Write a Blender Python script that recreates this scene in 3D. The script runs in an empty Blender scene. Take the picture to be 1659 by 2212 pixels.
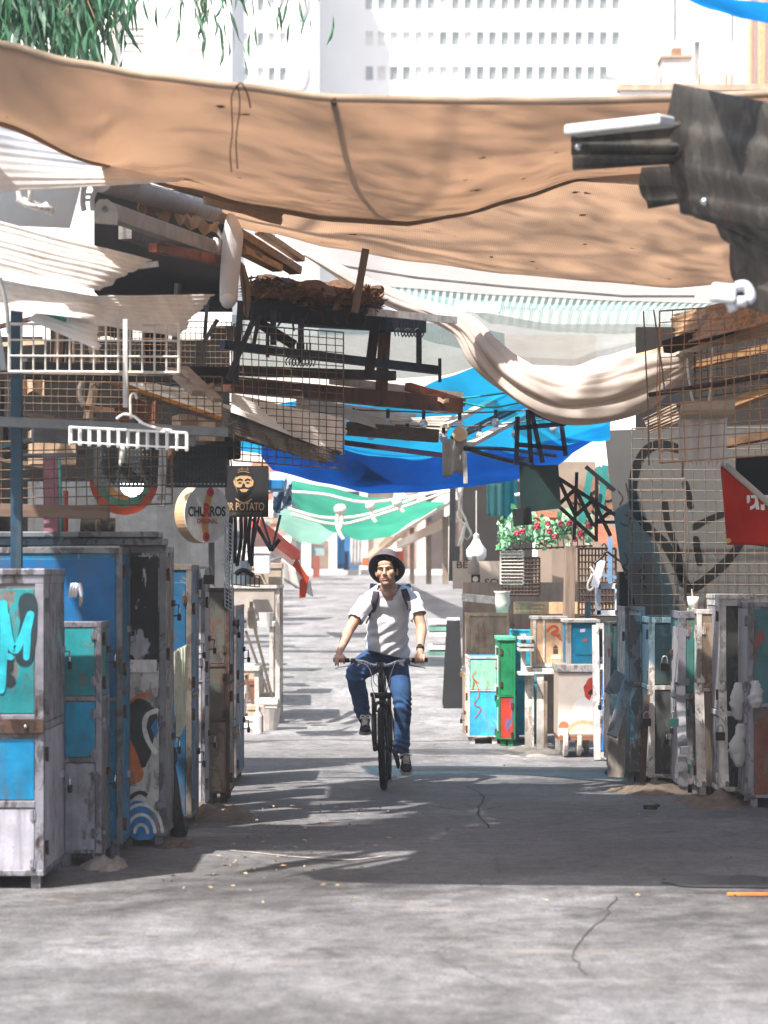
import bpy, bmesh, math, random
import numpy as np
from mathutils import Vector, Matrix, noise
V = Vector; R = math.radians
random.seed(7)
sc = bpy.context.scene
col = sc.collection
# ---------------------------------------------------------------- camera, sky, sun, exposure
F, U0, VH, CH = 5875.6, 829.5, 1245.0, 1.7
cd = bpy.data.cameras.new('camera'); cam = bpy.data.objects.new('camera', cd); col.objects.link(cam)
cd.sensor_fit = 'HORIZONTAL'; cd.sensor_width = 24; cd.lens = 85
cd.shift_y = 139 / 1659.0
cd.clip_start = 0.1; cd.clip_end = 2000
cam.location = (0, 0, CH); cam.rotation_euler = (R(90), 0, 0)
cd.dof.use_dof = True; cd.dof.focus_distance = 21.8; cd.dof.aperture_fstop = 3.0
sc.camera = cam
SUN = V((-0.36, -0.41, 0.84)).normalized()
w = bpy.data.worlds.new('World'); sc.world = w; w.use_nodes = True
wn = w.node_tree.nodes; wl = w.node_tree.links
sky = wn.new('ShaderNodeTexSky'); sky.sky_type = 'NISHITA'; sky.sun_disc = False
sky.sun_elevation = math.asin(SUN.z); sky.sun_rotation = math.atan2(SUN.x, SUN.y)
sky.dust_density = 4.0; sky.air_density = 1.2
wl.new(sky.outputs[0], wn['Background'].inputs[0]); wn['Background'].inputs[1].default_value = 0.095
sd = bpy.data.lights.new('sun', 'SUN'); sd.energy = 5.0; sd.angle = R(0.8); sd.color = (1.0, 0.955, 0.90)
so = bpy.data.objects.new('sun', sd); col.objects.link(so)
so.rotation_euler = SUN.to_track_quat('Z', 'Y').to_euler(); so.location = (0, 0, 30)
vs = sc.view_settings; vs.view_transform = 'Standard'; vs.look = 'None'; vs.gamma = 1; vs.exposure = 1.5
try:
    sc.cycles.max_bounces = 8; sc.cycles.transparent_max_bounces = 24; sc.cycles.diffuse_bounces = 5
except Exception: pass

def P(u, v, d):
    "world point d metres down the lane that lies behind point (u,v) of the 1659-wide view"
    return V(((u - U0) / F * d, d, CH + (VH - v) / F * d))
def S(d): return F / d
def G(y):
    t = max(0.0, y - 29.0)
    return 0.0354 * t * min(1, t / 6.0)

# ---------------------------------------------------------------- object helpers
ORG = {}
def tag(o, label=None, cat=None, group=None, kind=None):
    if label: o['label'] = label
    if cat: o['category'] = cat
    if group: o['group'] = group
    if kind: o['kind'] = kind
    return o
def thing(name, label, cat, loc, group=None):
    o = bpy.data.objects.new(name, None); col.objects.link(o); o.empty_display_size = 0.1
    o.location = loc; ORG[o.name] = V(loc)
    return tag(o, label, cat, group)
def dup(o, delta=(0, 0, 0), label=None, parent=None, rot=None):
    c = o.copy(); col.objects.link(c)
    if parent is None:
        c.location = V(o.location) + V(delta)
        if rot: c.rotation_euler = rot
        if label: c['label'] = label
        ORG[c.name] = V(c.location)
    else: c.parent = parent
    for ch in list(o.children): dup(ch, parent=c)
    return c

class MB:
    "collects geometry in world coordinates, builds ONE mesh object"
    def __init__(s, xf=None): s.v = []; s.f = []; s.mi = []; s.cur = 0; s.xf = xf
    def add(s, vs, fs):
        b = len(s.v)
        s.v += [V(p) for p in vs]
        for f in fs: s.f.append([b + i for i in f]); s.mi.append(s.cur)
        return s
    def box(s, c, sz, rz=0, rx=0, ry=0):
        x, y, z = sz[0] / 2, sz[1] / 2, sz[2] / 2
        m = Matrix.Rotation(rz, 3, 'Z') @ Matrix.Rotation(ry, 3, 'Y') @ Matrix.Rotation(rx, 3, 'X')
        c = V(c)
        p = [c + m @ V((a * x, b * y, g * z)) for a in (-1, 1) for b in (-1, 1) for g in (-1, 1)]
        return s.add(p, [(0, 1, 3, 2), (4, 6, 7, 5), (0, 4, 5, 1), (2, 3, 7, 6), (0, 2, 6, 4), (1, 5, 7, 3)])
    def bx(s, x0, x1, y0, y1, z0, z1):
        return s.box(((x0 + x1) / 2, (y0 + y1) / 2, (z0 + z1) / 2), (abs(x1 - x0), abs(y1 - y0), abs(z1 - z0)))
    def bar(s, p, q, w=.04, h=None, up=(0, 0, 1)):
        p = V(p); q = V(q); h = h or w
        t = (q - p).normalized(); u = V(up)
        if abs(t.dot(u)) > .95: u = V((0, 1, 0))
        a = t.cross(u).normalized(); b = a.cross(t)
        pts = [e + a * (i * w / 2) + b * (j * h / 2) for e in (p, q) for i, j in ((-1, -1), (1, -1), (1, 1), (-1, 1))]
        return s.add(pts, [(0, 1, 2, 3), (7, 6, 5, 4), (0, 4, 5, 1), (1, 5, 6, 2), (2, 6, 7, 3), (3, 7, 4, 0)])
    def tube(s, pts, r, n=8, cap=True, flat=1.0):
        pts = [V(p) for p in pts]; k = len(pts)
        rr = r if isinstance(r, (list, tuple)) else [r] * k
        vs = []; prev = None
        for i, p in enumerate(pts):
            t = (pts[min(i + 1, k - 1)] - pts[max(i - 1, 0)])
            if t.length < 1e-9: t = V((0, 0, 1))
            t.normalize()
            if prev is None:
                u = V((0, 0, 1)) if abs(t.z) < .9 else V((1, 0, 0))
                a = t.cross(u).normalized()
            else:
                a = prev - t * prev.dot(t)
                a = a.normalized() if a.length > 1e-6 else t.orthogonal().normalized()
            prev = a; b = t.cross(a)
            for j in range(n):
                an = 2 * math.pi * j / n
                vs.append(p + (a * math.cos(an) + b * math.sin(an) * flat) * rr[i])
        fs = [(i * n + j, i * n + (j + 1) % n, (i + 1) * n + (j + 1) % n, (i + 1) * n + j) for i in range(k - 1) for j in range(n)]
        if cap: fs += [tuple(range(n))[::-1], tuple(range((k - 1) * n, k * n))]
        return s.add(vs, fs)
    def ball(s, c, r, n=12, m=8, rot=None):
        c = V(c); r = r if isinstance(r, (tuple, list)) else (r, r, r)
        vs = [V((0, 0, -1))]; fs = []
        for i in range(1, m):
            th = -math.pi / 2 + math.pi * i / m
            for j in range(n):
                ph = 2 * math.pi * j / n
                vs.append(V((math.cos(th) * math.cos(ph), math.cos(th) * math.sin(ph), math.sin(th))))
        vs.append(V((0, 0, 1)))
        for j in range(n): fs.append((0, 1 + (j + 1) % n, 1 + j))
        for i in range(m - 2):
            for j in range(n):
                a = 1 + i * n + j; b = 1 + i * n + (j + 1) % n
                fs.append((a, b, b + n, a + n))
        L = len(vs) - 1
        for j in range(n): fs.append((L, L - n + j, L - n + (j + 1) % n))
        out = []
        for p in vs:
            q = V((p.x * r[0], p.y * r[1], p.z * r[2]))
            if rot is not None: q = rot @ q
            out.append(c + q)
        return s.add(out, fs)
    def lathe(s, c, prof, n=20, axis=(0, 0, 1)):
        "prof: (radius, height along axis)"
        ax = V(axis).normalized(); a = ax.orthogonal().normalized(); b = ax.cross(a); c = V(c)
        vs = []
        for r, h in prof:
            for j in range(n):
                t = 2 * math.pi * j / n
                vs.append(c + ax * h + (a * math.cos(t) + b * math.sin(t)) * r)
        k = len(prof)
        fs = [(i * n + j, i * n + (j + 1) % n, (i + 1) * n + (j + 1) % n, (i + 1) * n + j) for i in range(k - 1) for j in range(n)]
        fs += [tuple(range(n))[::-1], tuple(range((k - 1) * n, k * n))]
        return s.add(vs, fs)
    def prism(s, pts, nrm, th):
        "flat outline of world points given thickness th along nrm"
        n = V(nrm).normalized() * th; k = len(pts); pts = [V(p) for p in pts]
        vs = [p for p in pts] + [p + n for p in pts]
        fs = [tuple(range(k))[::-1], tuple(range(k, 2 * k))] + [(i, (i + 1) % k, k + (i + 1) % k, k + i) for i in range(k)]
        return s.add(vs, fs)
    def sheet(s, grid, th=.004):
        "grid[i][j] of points -> closed thick sheet"
        a = len(grid); b = len(grid[0])
        g = [[V(p) for p in row] for row in grid]
        if th == 0: return s.add([p for r in g for p in r], [(i * b + j, (i + 1) * b + j, (i + 1) * b + j + 1, i * b + j + 1) for i in range(a - 1) for j in range(b - 1)])
        nm = []
        for i in range(a):
            for j in range(b):
                du = g[min(i + 1, a - 1)][j] - g[max(i - 1, 0)][j]; dv = g[i][min(j + 1, b - 1)] - g[i][max(j - 1, 0)]
                n = du.cross(dv); nm.append(n.normalized() if n.length > 1e-9 else V((0, 0, 1)))
        top = [g[i][j] + nm[i * b + j] * th / 2 for i in range(a) for j in range(b)]
        bot = [g[i][j] - nm[i * b + j] * th / 2 for i in range(a) for j in range(b)]
        N = a * b; fs = []
        for i in range(a - 1):
            for j in range(b - 1):
                q = (i * b + j, (i + 1) * b + j, (i + 1) * b + j + 1, i * b + j + 1)
                fs.append(q); fs.append(tuple(N + x for x in q[::-1]))
        rim = [i * b for i in range(a)] + [(a - 1) * b + j for j in range(1, b)] + [i * b + b - 1 for i in range(a - 2, -1, -1)] + [j for j in range(b - 2, 0, -1)]
        for k in range(len(rim)):
            p, q = rim[k], rim[(k + 1) % len(rim)]
            fs.append((q, p, N + p, N + q))
        return s.add(top + bot, fs)
    def corr(s, a, b, c, d, n=12, amp=.012, rag=0.0, nt=8, th=.003, sag=0, seed=0, per=6):
        "corrugated sheet: a->b across the corrugations, a->d along the ridges; rag frays the d-c end"
        a, b, c, d = map(V, (a, b, c, d)); ns = n * per
        nn = (b - a).cross(d - a).normalized()
        grid = []
        for i in range(ns + 1):
            x = i / ns; row = []
            fr = 1 + rag * (noise.noise(V((x * 7, seed * 3.1, 0))) + .5 * noise.noise(V((x * 23, seed, 5)))) if rag else 1
            for j in range(nt + 1):
                t = j / nt * fr
                p = (a * (1 - x) + b * x) * (1 - t) + (d * (1 - x) + c * x) * t
                p = p + nn * (amp * (.35 + 1.2 * abs(noise.noise(V((x * 3.1, seed, 2))))) * math.sin(2 * math.pi * n * x) + .012 * noise.noise(V((x * 3, t * 3, seed + 9)))) + V((0, 0, -sag * 4 * t * (1 - t)))
                row.append(p)
            grid.append(row)
        return s.sheet(grid, th)
    def grid(s, o, ux, uz, nx, nz, r=.003, jit=0):
        "welded wire panel"
        o, ux, uz = V(o), V(ux), V(uz)
        nrm = ux.cross(uz).normalized()
        for i in range(nx + 1):
            p = o + ux * (i / nx); j = random.uniform(-jit, jit)
            q = p + uz; m = (p + q) / 2 + nrm * j + ux.normalized() * j
            s.tube([p, m, q], r, 4, cap=False)
        for k in range(nz + 1):
            p = o + uz * (k / nz) + nrm * (r * 1.2); s.tube([p, p + ux * .5 + nrm * random.uniform(-jit, jit), p + ux], r, 4, cap=False)
        return s
    def ribbon(s, pts, w, nrm, th=.0015, ww=None):
        "flat painted stroke following pts on a surface with normal nrm"
        pts = [V(p) for p in pts]; n = V(nrm).normalized(); L = []; Rr = []
        k = len(pts)
        for i, p in enumerate(pts):
            t = pts[min(i + 1, k - 1)] - pts[max(i - 1, 0)]
            sd_ = n.cross(t).normalized()
            h = (ww[i] if ww else w) / 2 * (1 + .06 * math.sin(i * .9))
            L.append(p + sd_ * h); Rr.append(p - sd_ * h)
        o = n * th; vs = [p + o for p in L] + [p + o for p in Rr]
        fs = [(i, i + 1, k + i + 1, k + i) for i in range(k - 1)]
        s.add(vs, fs)
        for c, a, e in ((pts[0], L[0], Rr[0]), (pts[-1], Rr[-1], L[-1])):
            x = (a - e) / 2; y = x.cross(n) * (-1)
            s.add([c + o * 1.02 + x * math.cos(q * math.pi / 8) - y * math.sin(q * math.pi / 8) for q in range(16)], [tuple(range(16))])
        return s
    def build(s, name, mats, parent=None, smooth=False, bevel=0, origin=None, autos=None):
        mats = mats if isinstance(mats, (list, tuple)) else [mats]
        vs = [s.xf(p) for p in s.v] if s.xf else s.v
        if parent is not None: org = ORG[parent.name]
        elif origin is not None: org = V(origin)
        else:
            lo = V((min(p.x for p in vs), min(p.y for p in vs), min(p.z for p in vs))); hi = V((max(p.x for p in vs), max(p.y for p in vs), max(p.z for p in vs)))
            org = V(((lo.x + hi.x) / 2, (lo.y + hi.y) / 2, lo.z))
        me = bpy.data.meshes.new(name)
        me.from_pydata([tuple(p - org) for p in vs], [], s.f)
        for m in mats: me.materials.append(m)
        me.polygons.foreach_set('material_index', s.mi)
        if smooth: me.polygons.foreach_set('use_smooth', [True] * len(s.f))
        me.update()
        bm = bmesh.new(); bm.from_mesh(me); bmesh.ops.recalc_face_normals(bm, faces=bm.faces); bm.to_mesh(me); bm.free()
        o = bpy.data.objects.new(name, me); col.objects.link(o)
        if parent is not None: o.parent = parent; ORG[o.name] = org
        else: o.location = org; ORG[o.name] = org
        if bevel:
            b = o.modifiers.new('bevel', 'BEVEL'); b.width = bevel; b.segments = 2; b.limit_method = 'ANGLE'; b.angle_limit = R(40)
        if smooth and autos:
            for p_ in me.polygons: pass
        return o

def catmull(pts, n=6):
    pts = [V(p) for p in pts]; out = []
    for i in range(len(pts) - 1):
        p0 = pts[max(i - 1, 0)]; p1 = pts[i]; p2 = pts[i + 1]; p3 = pts[min(i + 2, len(pts) - 1)]
        for k in range(n):
            t = k / n
            out.append(.5 * ((2 * p1) + (p2 - p0) * t + (2 * p0 - 5 * p1 + 4 * p2 - p3) * t * t + (3 * p1 - p0 - 3 * p2 + p3) * t ** 3))
    out.append(pts[-1]); return out
def bil(a, b, c, d, x, t):
    return (V(a) * (1 - x) + V(b) * x) * (1 - t) + (V(d) * (1 - x) + V(c) * x) * t

def text(body, c, right, up, h, m, name, parent, ext=.002, bold=0, sx=1.0, align='CENTER', font=None, shear=0):
    cu = bpy.data.curves.new('txt', 'FONT'); cu.body = body; cu.size = 1; cu.extrude = 0; cu.offset = bold
    cu.align_x = align; cu.align_y = 'CENTER'; cu.shear = shear
    o = bpy.data.objects.new('txt', cu); col.objects.link(o)
    dg = bpy.context.evaluated_depsgraph_get(); dg.update()
    me = bpy.data.meshes.new_from_object(o.evaluated_get(dg))
    bpy.data.objects.remove(o); bpy.data.curves.remove(cu)
    ys = [v.co.y for v in me.vertices]
    if not ys: return None
    k = h / (max(ys) - min(ys)); ym = (max(ys) + min(ys)) / 2
    r = V(right).normalized(); u = V(up).normalized(); n = r.cross(u)
    mb = MB(); vs = [V(c) + r * (v.co.x * k * sx) + u * ((v.co.y - ym) * k) + n * ext for v in me.vertices]
    mb.add(vs, [tuple(p.vertices) for p in me.polygons]); bpy.data.meshes.remove(me)
    return mb.build(name, m, parent)

# ---------------------------------------------------------------- materials
def lin(c):
    if isinstance(c, str): c = [int(c[i:i + 2], 16) / 255 for i in (0, 2, 4)]
    return tuple((x / 12.92 if x <= .04045 else ((x + .055) / 1.055) ** 2.4) for x in c) + (1,)
class NT:
    def __init__(s, name):
        s.m = bpy.data.materials.new(name); s.m.use_nodes = True; s.t = s.m.node_tree; s.n = s.t.nodes; s.l = s.t.links
        s.b = s.n['Principled BSDF']; s.out = s.n['Material Output']
        s.tc = s.n.new('ShaderNodeTexCoord').outputs['Object']
    def noise(s, scale, det=4, rough=.6, vec=None, dist=0):
        n = s.n.new('ShaderNodeTexNoise'); n.inputs['Scale'].default_value = scale; n.inputs['Detail'].default_value = det
        n.inputs['Roughness'].default_value = rough; n.inputs['Distortion'].default_value = dist
        s.l.new(vec or s.tc, n.inputs['Vector']); return n.outputs['Fac']
    def wave(s, scale, ax='X', dist=0, vec=None, prof='SIN'):
        n = s.n.new('ShaderNodeTexWave'); n.inputs['Scale'].default_value = scale; n.inputs['Distortion'].default_value = dist; n.bands_direction = ax
        n.wave_profile = prof
        n.inputs['Detail'].default_value = 1
        s.l.new(vec or s.tc, n.inputs['Vector']); return n.outputs['Fac']
    def scl(s, v3):
        n = s.n.new('ShaderNodeMapping'); n.inputs['Scale'].default_value = v3; s.l.new(s.tc, n.inputs['Vector']); return n.outputs[0]
    def ramp(s, fac, stops):
        n = s.n.new('ShaderNodeValToRGB'); s.l.new(fac, n.inputs[0]); e = n.color_ramp.elements
        while len(e) < len(stops): e.new(.5)
        for i, (p, c) in enumerate(stops):
            e[i].position = p; e[i].color = c if len(c) == 4 else tuple(c) + (1,)
        return n.outputs[0]
    def step(s, fac, a, b): return s.ramp(fac, [(a, (0, 0, 0, 1)), (b, (1, 1, 1, 1))])
    def mix(s, fac, a, b, mode='MIX'):
        n = s.n.new('ShaderNodeMix'); n.data_type = 'RGBA'; n.blend_type = mode
        for sock, val in ((n.inputs[0], fac), (n.inputs[6], a), (n.inputs[7], b)):
            if hasattr(val, 'is_linked'): s.l.new(val, sock)
            else: sock.default_value = val
        return n.outputs[2]
    def math(s, op, a, b=0):
        n = s.n.new('ShaderNodeMath'); n.operation = op
        for sock, val in ((n.inputs[0], a), (n.inputs[1], b)):
            if hasattr(val, 'is_linked'): s.l.new(val, sock)
            else: sock.default_value = val
        return n.outputs[0]
    def bump(s, h, st=.3, dist=.01):
        n = s.n.new('ShaderNodeBump'); n.inputs['Strength'].default_value = st; n.inputs['Distance'].default_value = dist
        s.l.new(h, n.inputs['Height']); s.l.new(n.outputs[0], s.b.inputs['Normal']); return n.outputs[0]
    def set(s, col=None, rough=None, metal=None, spec=None):
        for k, val in (('Base Color', col), ('Roughness', rough), ('Metallic', metal), ('Specular IOR Level', spec)):
            if val is None: continue
            if hasattr(val, 'is_linked'): s.l.new(val, s.b.inputs[k])
            else: s.b.inputs[k].default_value = val
        return s
def dk(c, k): return tuple(x * k for x in c[:3]) + (1,)
CACHE = {}
def plain(hexc, rough=.6, metal=0, var=.35, scale=5, bs=40, bst=.15, name=None):
    key = (hexc, rough, metal, var, scale)
    if key in CACHE: return CACHE[key]
    t = NT(name or 'paint_' + hexc); c = lin(hexc)
    f = t.noise(scale, 5, .65)
    cc = t.ramp(f, [(.3, dk(c, 1 - var)), (.7, dk(c, 1 + var * .6))])
    t.set(cc, t.ramp(t.noise(scale * 2.3, 3), [(.3, (rough * .8,) * 3), (.7, (min(1, rough * 1.15),) * 3)]), metal, .12 if rough > .65 else .35)
    t.bump(t.noise(bs, 3), bst, .004)
    CACHE[key] = t.m; return t.m
def worn(hexc, under='8a8580', rust='4a2f22', amt=.45, scale=7, rough=.5, metal=0.0, streak=True, rustamt=.62):
    "old paint on metal: chips showing what is underneath, rust and run-down dirt"
    key = ('w', hexc, under, rust, amt, scale)
    if key in CACHE: return CACHE[key]
    t = NT('worn_paint_' + hexc); c = lin(hexc)
    pc = t.ramp(t.noise(scale * .6, 6, .7), [(.3, dk(c, .5)), (.5, dk(c, .9)), (.7, dk(c, 1.25))])
    amt = amt + .065; rustamt = rustamt - .045
    vec = t.scl((1, 1, .55))
    chip = t.step(t.noise(scale, 8, .68, vec, .6), 1 - amt + .0, 1 - amt + .02)
    base = t.mix(chip, pc, t.ramp(t.noise(scale * 4, 3), [(.3, dk(lin(under), .7)), (.7, lin(under))]))
    rs = t.step(t.noise(scale * .9, 8, .75, t.scl((1.3, 1.3, .5)), .3), rustamt, rustamt + .09)
    base = t.mix(rs, base, t.ramp(t.noise(scale * 9, 3), [(.3, dk(lin(rust), .5)), (.7, dk(lin(rust), 1.3))]))
    if streak:
        st = t.noise(22, 5, .6, t.scl((1, 1, .06)))
        base = t.mix(t.ramp(st, [(.48, (0, 0, 0, 1)), (.75, (.5, .5, .5, 1))]), base, lin('4e4b48'))
    t.set(base, t.ramp(t.noise(9, 3), [(.3, (rough * .75,) * 3), (.7, (min(1, rough * 1.4),) * 3)]), metal, .25)
    h = t.math('SUBTRACT', t.math('MULTIPLY', t.noise(14, 4), .6), t.math('MULTIPLY', chip, .4))
    t.bump(h, .35, .006)
    CACHE[key] = t.m; return t.m
def wood(hexc, rough=.75, scale=3.0, ax=0, var=.45):
    key = ('wd', hexc, ax)
    if key in CACHE: return CACHE[key]
    t = NT('wood_' + hexc); c = lin(hexc)
    sv = [9, 9, 9]; sv[ax] = .7
    f = t.noise(scale, 6, .6, t.scl(tuple(sv)), .4)
    t.set(t.ramp(f, [(.25, dk(c, 1 - var)), (.5, c), (.8, dk(c, 1.35))]), rough, spec=.15)
    t.bump(f, .3, .006); CACHE[key] = t.m; return t.m
def cloth(hexc, trans=None, tw=.5, weave=220, var=.3, scale=2.5, spots=None, wax='X', wst=.12, rough=.9, stripe=None, hole=0.0, fold=0, bst=.12):
    "fabric that lets part of the light through"
    t = NT('cloth_' + hexc); c = lin(hexc); tcx = lin(trans or hexc)
    f = t.noise(scale, 6, .6)
    mod = t.ramp(f, [(.3, (1 - var,) * 3), (.7, (1 + var * .4,) * 3)])
    if spots:
        sp = t.step(t.noise(spots, 2, .4), .74, .76)
        mod = t.mix(sp, mod, (.25, .2, .15, 1))
    wv = t.wave(weave, wax)
    mod = t.mix(wst * 2.5 if wst < .4 else 1, mod, t.mix(1, mod, t.ramp(wv, [(.2, (.55,) * 3), (.8, (1.1,) * 3)]), 'MULTIPLY'))
    dcol = t.mix(1, mod, c, 'MULTIPLY'); tcol = t.mix(1, mod, tcx, 'MULTIPLY')
    n = t.n; d = n.new('ShaderNodeBsdfDiffuse'); tr = n.new('ShaderNodeBsdfTranslucent'); mx = n.new('ShaderNodeMixShader')
    t.l.new(dcol, d.inputs[0]); t.l.new(tcol, tr.inputs[0]); mx.inputs[0].default_value = tw
    t.l.new(d.outputs[0], mx.inputs[1]); t.l.new(tr.outputs[0], mx.inputs[2])
    b = n.new('ShaderNodeBump'); b.inputs['Strength'].default_value = bst; b.inputs['Distance'].default_value = .01
    t.l.new(t.math('ADD', t.noise(fold or 9, 4), t.math('MULTIPLY', wv, .15)), b.inputs['Height'])
    t.l.new(b.outputs[0], d.inputs['Normal']); t.l.new(b.outputs[0], tr.inputs['Normal'])
    last = mx.outputs[0]
    if hole:
        tp = n.new('ShaderNodeBsdfTransparent'); m2 = n.new('ShaderNodeMixShader')
        if stripe:
            fac = t.ramp(t.wave(stripe, wax), [(.35, (hole * .35,) * 3), (.65, (min(1, hole * 1.6),) * 3)])
            t.l.new(fac, m2.inputs[0])
        else: m2.inputs[0].default_value = hole
        t.l.new(last, m2.inputs[1]); t.l.new(tp.outputs[0], m2.inputs[2]); last = m2.outputs[0]
    t.l.new(last, t.out.inputs[0]); n.remove(t.b)
    return t.m
def emit(hexc, st):
    t = NT('lit_' + hexc); t.b.inputs['Emission Color'].default_value = lin(hexc); t.b.inputs['Emission Strength'].default_value = st
    t.set(lin(hexc), .4); return t.m
def glass(hexc='eef2f4', rough=.05):
    t = NT('glass_' + hexc); t.set(lin(hexc), rough); t.b.inputs['Transmission Weight'].default_value = .9; t.b.inputs['IOR'].default_value = 1.3
    return t.m

galv = plain('8f9294', .42, .75, .3, 6)
steel_dark = plain('1c2126', .45, .5, .4, 8)
steel_blue = plain('16263a', .45, .4, .4, 8)
silver = worn('8f8d95', '6c686c', '3a261c', .40, 5, .42, .5, streak=False, rustamt=.6)
white_metal = worn('cfcbc8', '9a9490', '5a4030', .36, 9, .5, .1)
rustm = worn('4f382e', '3d2a22', '6a4430', .45, 9, .8)
rust_wire = plain('6f5a48', .7, .3, .4, 30)
white_wire = plain('c9c4bb', .5, .3, .3, 30)
black_plastic = plain('141416', .4, 0, .3, 8)
black_rubber = plain('17171a', .75, 0, .3, 20)
chrome = plain('c9cbd0', .2, 1, .15, 6)
brass = plain('b08a4a', .35, .9, .2, 10)
lockbody = plain('2a2624', .4, .5, .3, 10)
rope_m = plain('d8d2c6', .9, 0, .25, 40)
concrete = plain('8d8880', .9, 0, .35, 3, 30, .5)
sand_m = plain('665a4e', .95, 0, .4, 8, 60, .8)
# ---------------------------------------------------------------- ground
def asphalt():
    t = NT('asphalt')
    big = t.noise(.55, 6, .62); mid = t.noise(3.2, 6, .7, t.scl((1, .45, 1))); fine = t.noise(60, 5, .8)
    c = t.ramp(big, [(.3, (.065, .062, .062, 1)), (.5, (.108, .105, .107, 1)), (.72, (.165, .163, .17, 1))])
    geo = t.n.new('ShaderNodeSeparateXYZ'); t.l.new(t.tc, geo.inputs[0])
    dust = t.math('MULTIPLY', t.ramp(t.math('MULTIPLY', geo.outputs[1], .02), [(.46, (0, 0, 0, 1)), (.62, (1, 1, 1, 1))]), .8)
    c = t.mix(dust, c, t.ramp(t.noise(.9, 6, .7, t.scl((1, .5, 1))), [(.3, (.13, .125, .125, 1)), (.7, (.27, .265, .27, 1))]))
    c = t.mix(.6, c, t.ramp(mid, [(.3, (.35,) * 3 + (1,)), (.55, (.95,) * 3 + (1,)), (.75, (1.45,) * 3 + (1,))]), 'MULTIPLY')
    mm = t.noise(11, 7, .75, t.scl((1, .6, 1)))
    c = t.mix(.45, c, t.ramp(mm, [(.32, (.3,) * 3 + (1,)), (.5, (1,) * 3 + (1,)), (.68, (1.7,) * 3 + (1,))]), 'MULTIPLY')
    c = t.mix(t.step(t.noise(1.7, 6, .75, t.scl((.8, 1, 1))), .56, .66), c, t.mix(.6, c, (.045, .036, .03, 1)))
    c = t.mix(.7, c, t.ramp(fine, [(.3, (.3,) * 3 + (1,)), (.5, (1,) * 3 + (1,)), (.7, (2.2,) * 3 + (1,))]), 'MULTIPLY')
    c = t.mix(t.step(t.noise(1.1, 5, .7, t.scl((.5, 1.6, 1))), .6, .68), c, t.mix(.55, c, (.21, .19, .17, 1)))
    # cracks
    vo = t.n.new('ShaderNodeTexVoronoi'); vo.feature = 'DISTANCE_TO_EDGE'; vo.inputs['Scale'].default_value = .55
    mp = t.n.new('ShaderNodeMix'); mp.data_type = 'VECTOR'; mp.inputs[0].default_value = .12
    nn = t.n.new('ShaderNodeTexNoise'); nn.inputs['Scale'].default_value = 2.6; nn.inputs['Detail'].default_value = 5; t.l.new(t.tc, nn.inputs['Vector'])
    t.l.new(t.tc, mp.inputs[4]); t.l.new(nn.outputs['Color'], mp.inputs[5]); t.l.new(mp.outputs[1], vo.inputs['Vector'])
    cr = t.math('MULTIPLY', t.ramp(vo.outputs['Distance'], [(.0, (1, 1, 1, 1)), (.005, (0, 0, 0, 1))]), t.step(t.noise(.8, 3), .46, .54))
    c = t.mix(t.math('MULTIPLY', cr, .4), c, (.03, .03, .03, 1))
    t.set(c, t.ramp(mid, [(.3, (.62,) * 3), (.7, (.9,) * 3)]), spec=.25)
    t.bump(t.math('ADD', t.math('MULTIPLY', fine, .35), t.math('SUBTRACT', t.math('MULTIPLY', mid, 1.2), t.math('MULTIPLY', cr, .5))), .55, .012)
    return t.m
def ground():
    ys = [2 + .5 * i for i in range(60)] + [32 + 1.5 * i for i in range(40)] + [95, 120, 200, 400, 900, 1500]
    xs = [-400, -150, -40, -15, -8, -5] + [-4 + .25 * i for i in range(33)] + [5, 8, 15, 40, 150, 400]
    vs = []; fs = []
    for y in ys:
        for x in xs:
            vs.append((x, y, G(min(y, 82)) + (.014 * noise.noise(V((x * .7, y * .5, 0))) if 17 < y < 60 and abs(x) < 5 else 0)))
    n = len(xs)
    for i in range(len(ys) - 1):
        for j in range(n - 1): fs.append((i * n + j, i * n + j + 1, (i + 1) * n + j + 1, (i + 1) * n + j))
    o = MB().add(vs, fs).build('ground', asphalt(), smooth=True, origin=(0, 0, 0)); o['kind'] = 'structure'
ground()
# raised lumps of sand and broken concrete along the kerbless edges
def mound(name, label, u, v, d, sx, sy, h, m=None):
    mb = MB(); c = V(((u - U0) / F * d, d, G(d))); n = 22; g = []
    for i in range(n):
        row = []
        for j in range(n):
            x = -1 + 2 * i / (n - 1); y = -1 + 2 * j / (n - 1); r = math.hypot(x, y)
            z = max(0, 1 - r ** 2.2) * h * .55 * (1 + 1.5 * noise.noise(V((x * 2.2 + u, y * 2.2, d)))) + .025 * noise.noise(V((x * 9, y * 9, u)))
            row.append(c + V((x * sx, y * sy, z - .02)))
        g.append(row)
    mb.sheet(g, .004)
    o = mb.build(name, m or sand_m, smooth=True); return tag(o, label, 'sand heap', 'heaps of sand and rubble beside the cabinets')
mound('sand_heap', 'tan sand heap spilling from under the rusty brown cabinet', 455, 0, 19.3, .36, .55, .12)
mound('sand_heap', 'rough rubble heap at the foot of the narrow turquoise and white cabinet', 222, 0, 15.9, .16, .3, .1, concrete)
mound('sand_heap', 'small earth heap at the foot of the graffiti fridge', 370, 0, 17.2, .2, .35, .06)
mound('sand_heap', 'sand drift in front of the striped grey cabinet at right', 1400, 0, 21.6, .42, .6, .11)
mound('sand_heap', 'earth drift between the striped cabinet and the white framed cabinet', 1535, 0, 20.3, .3, .6, .13)
mound('sand_heap', 'pale dust heap under the stand of the peach cabinet', 1120, 0, 26.3, .5, .8, .07, concrete)

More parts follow.
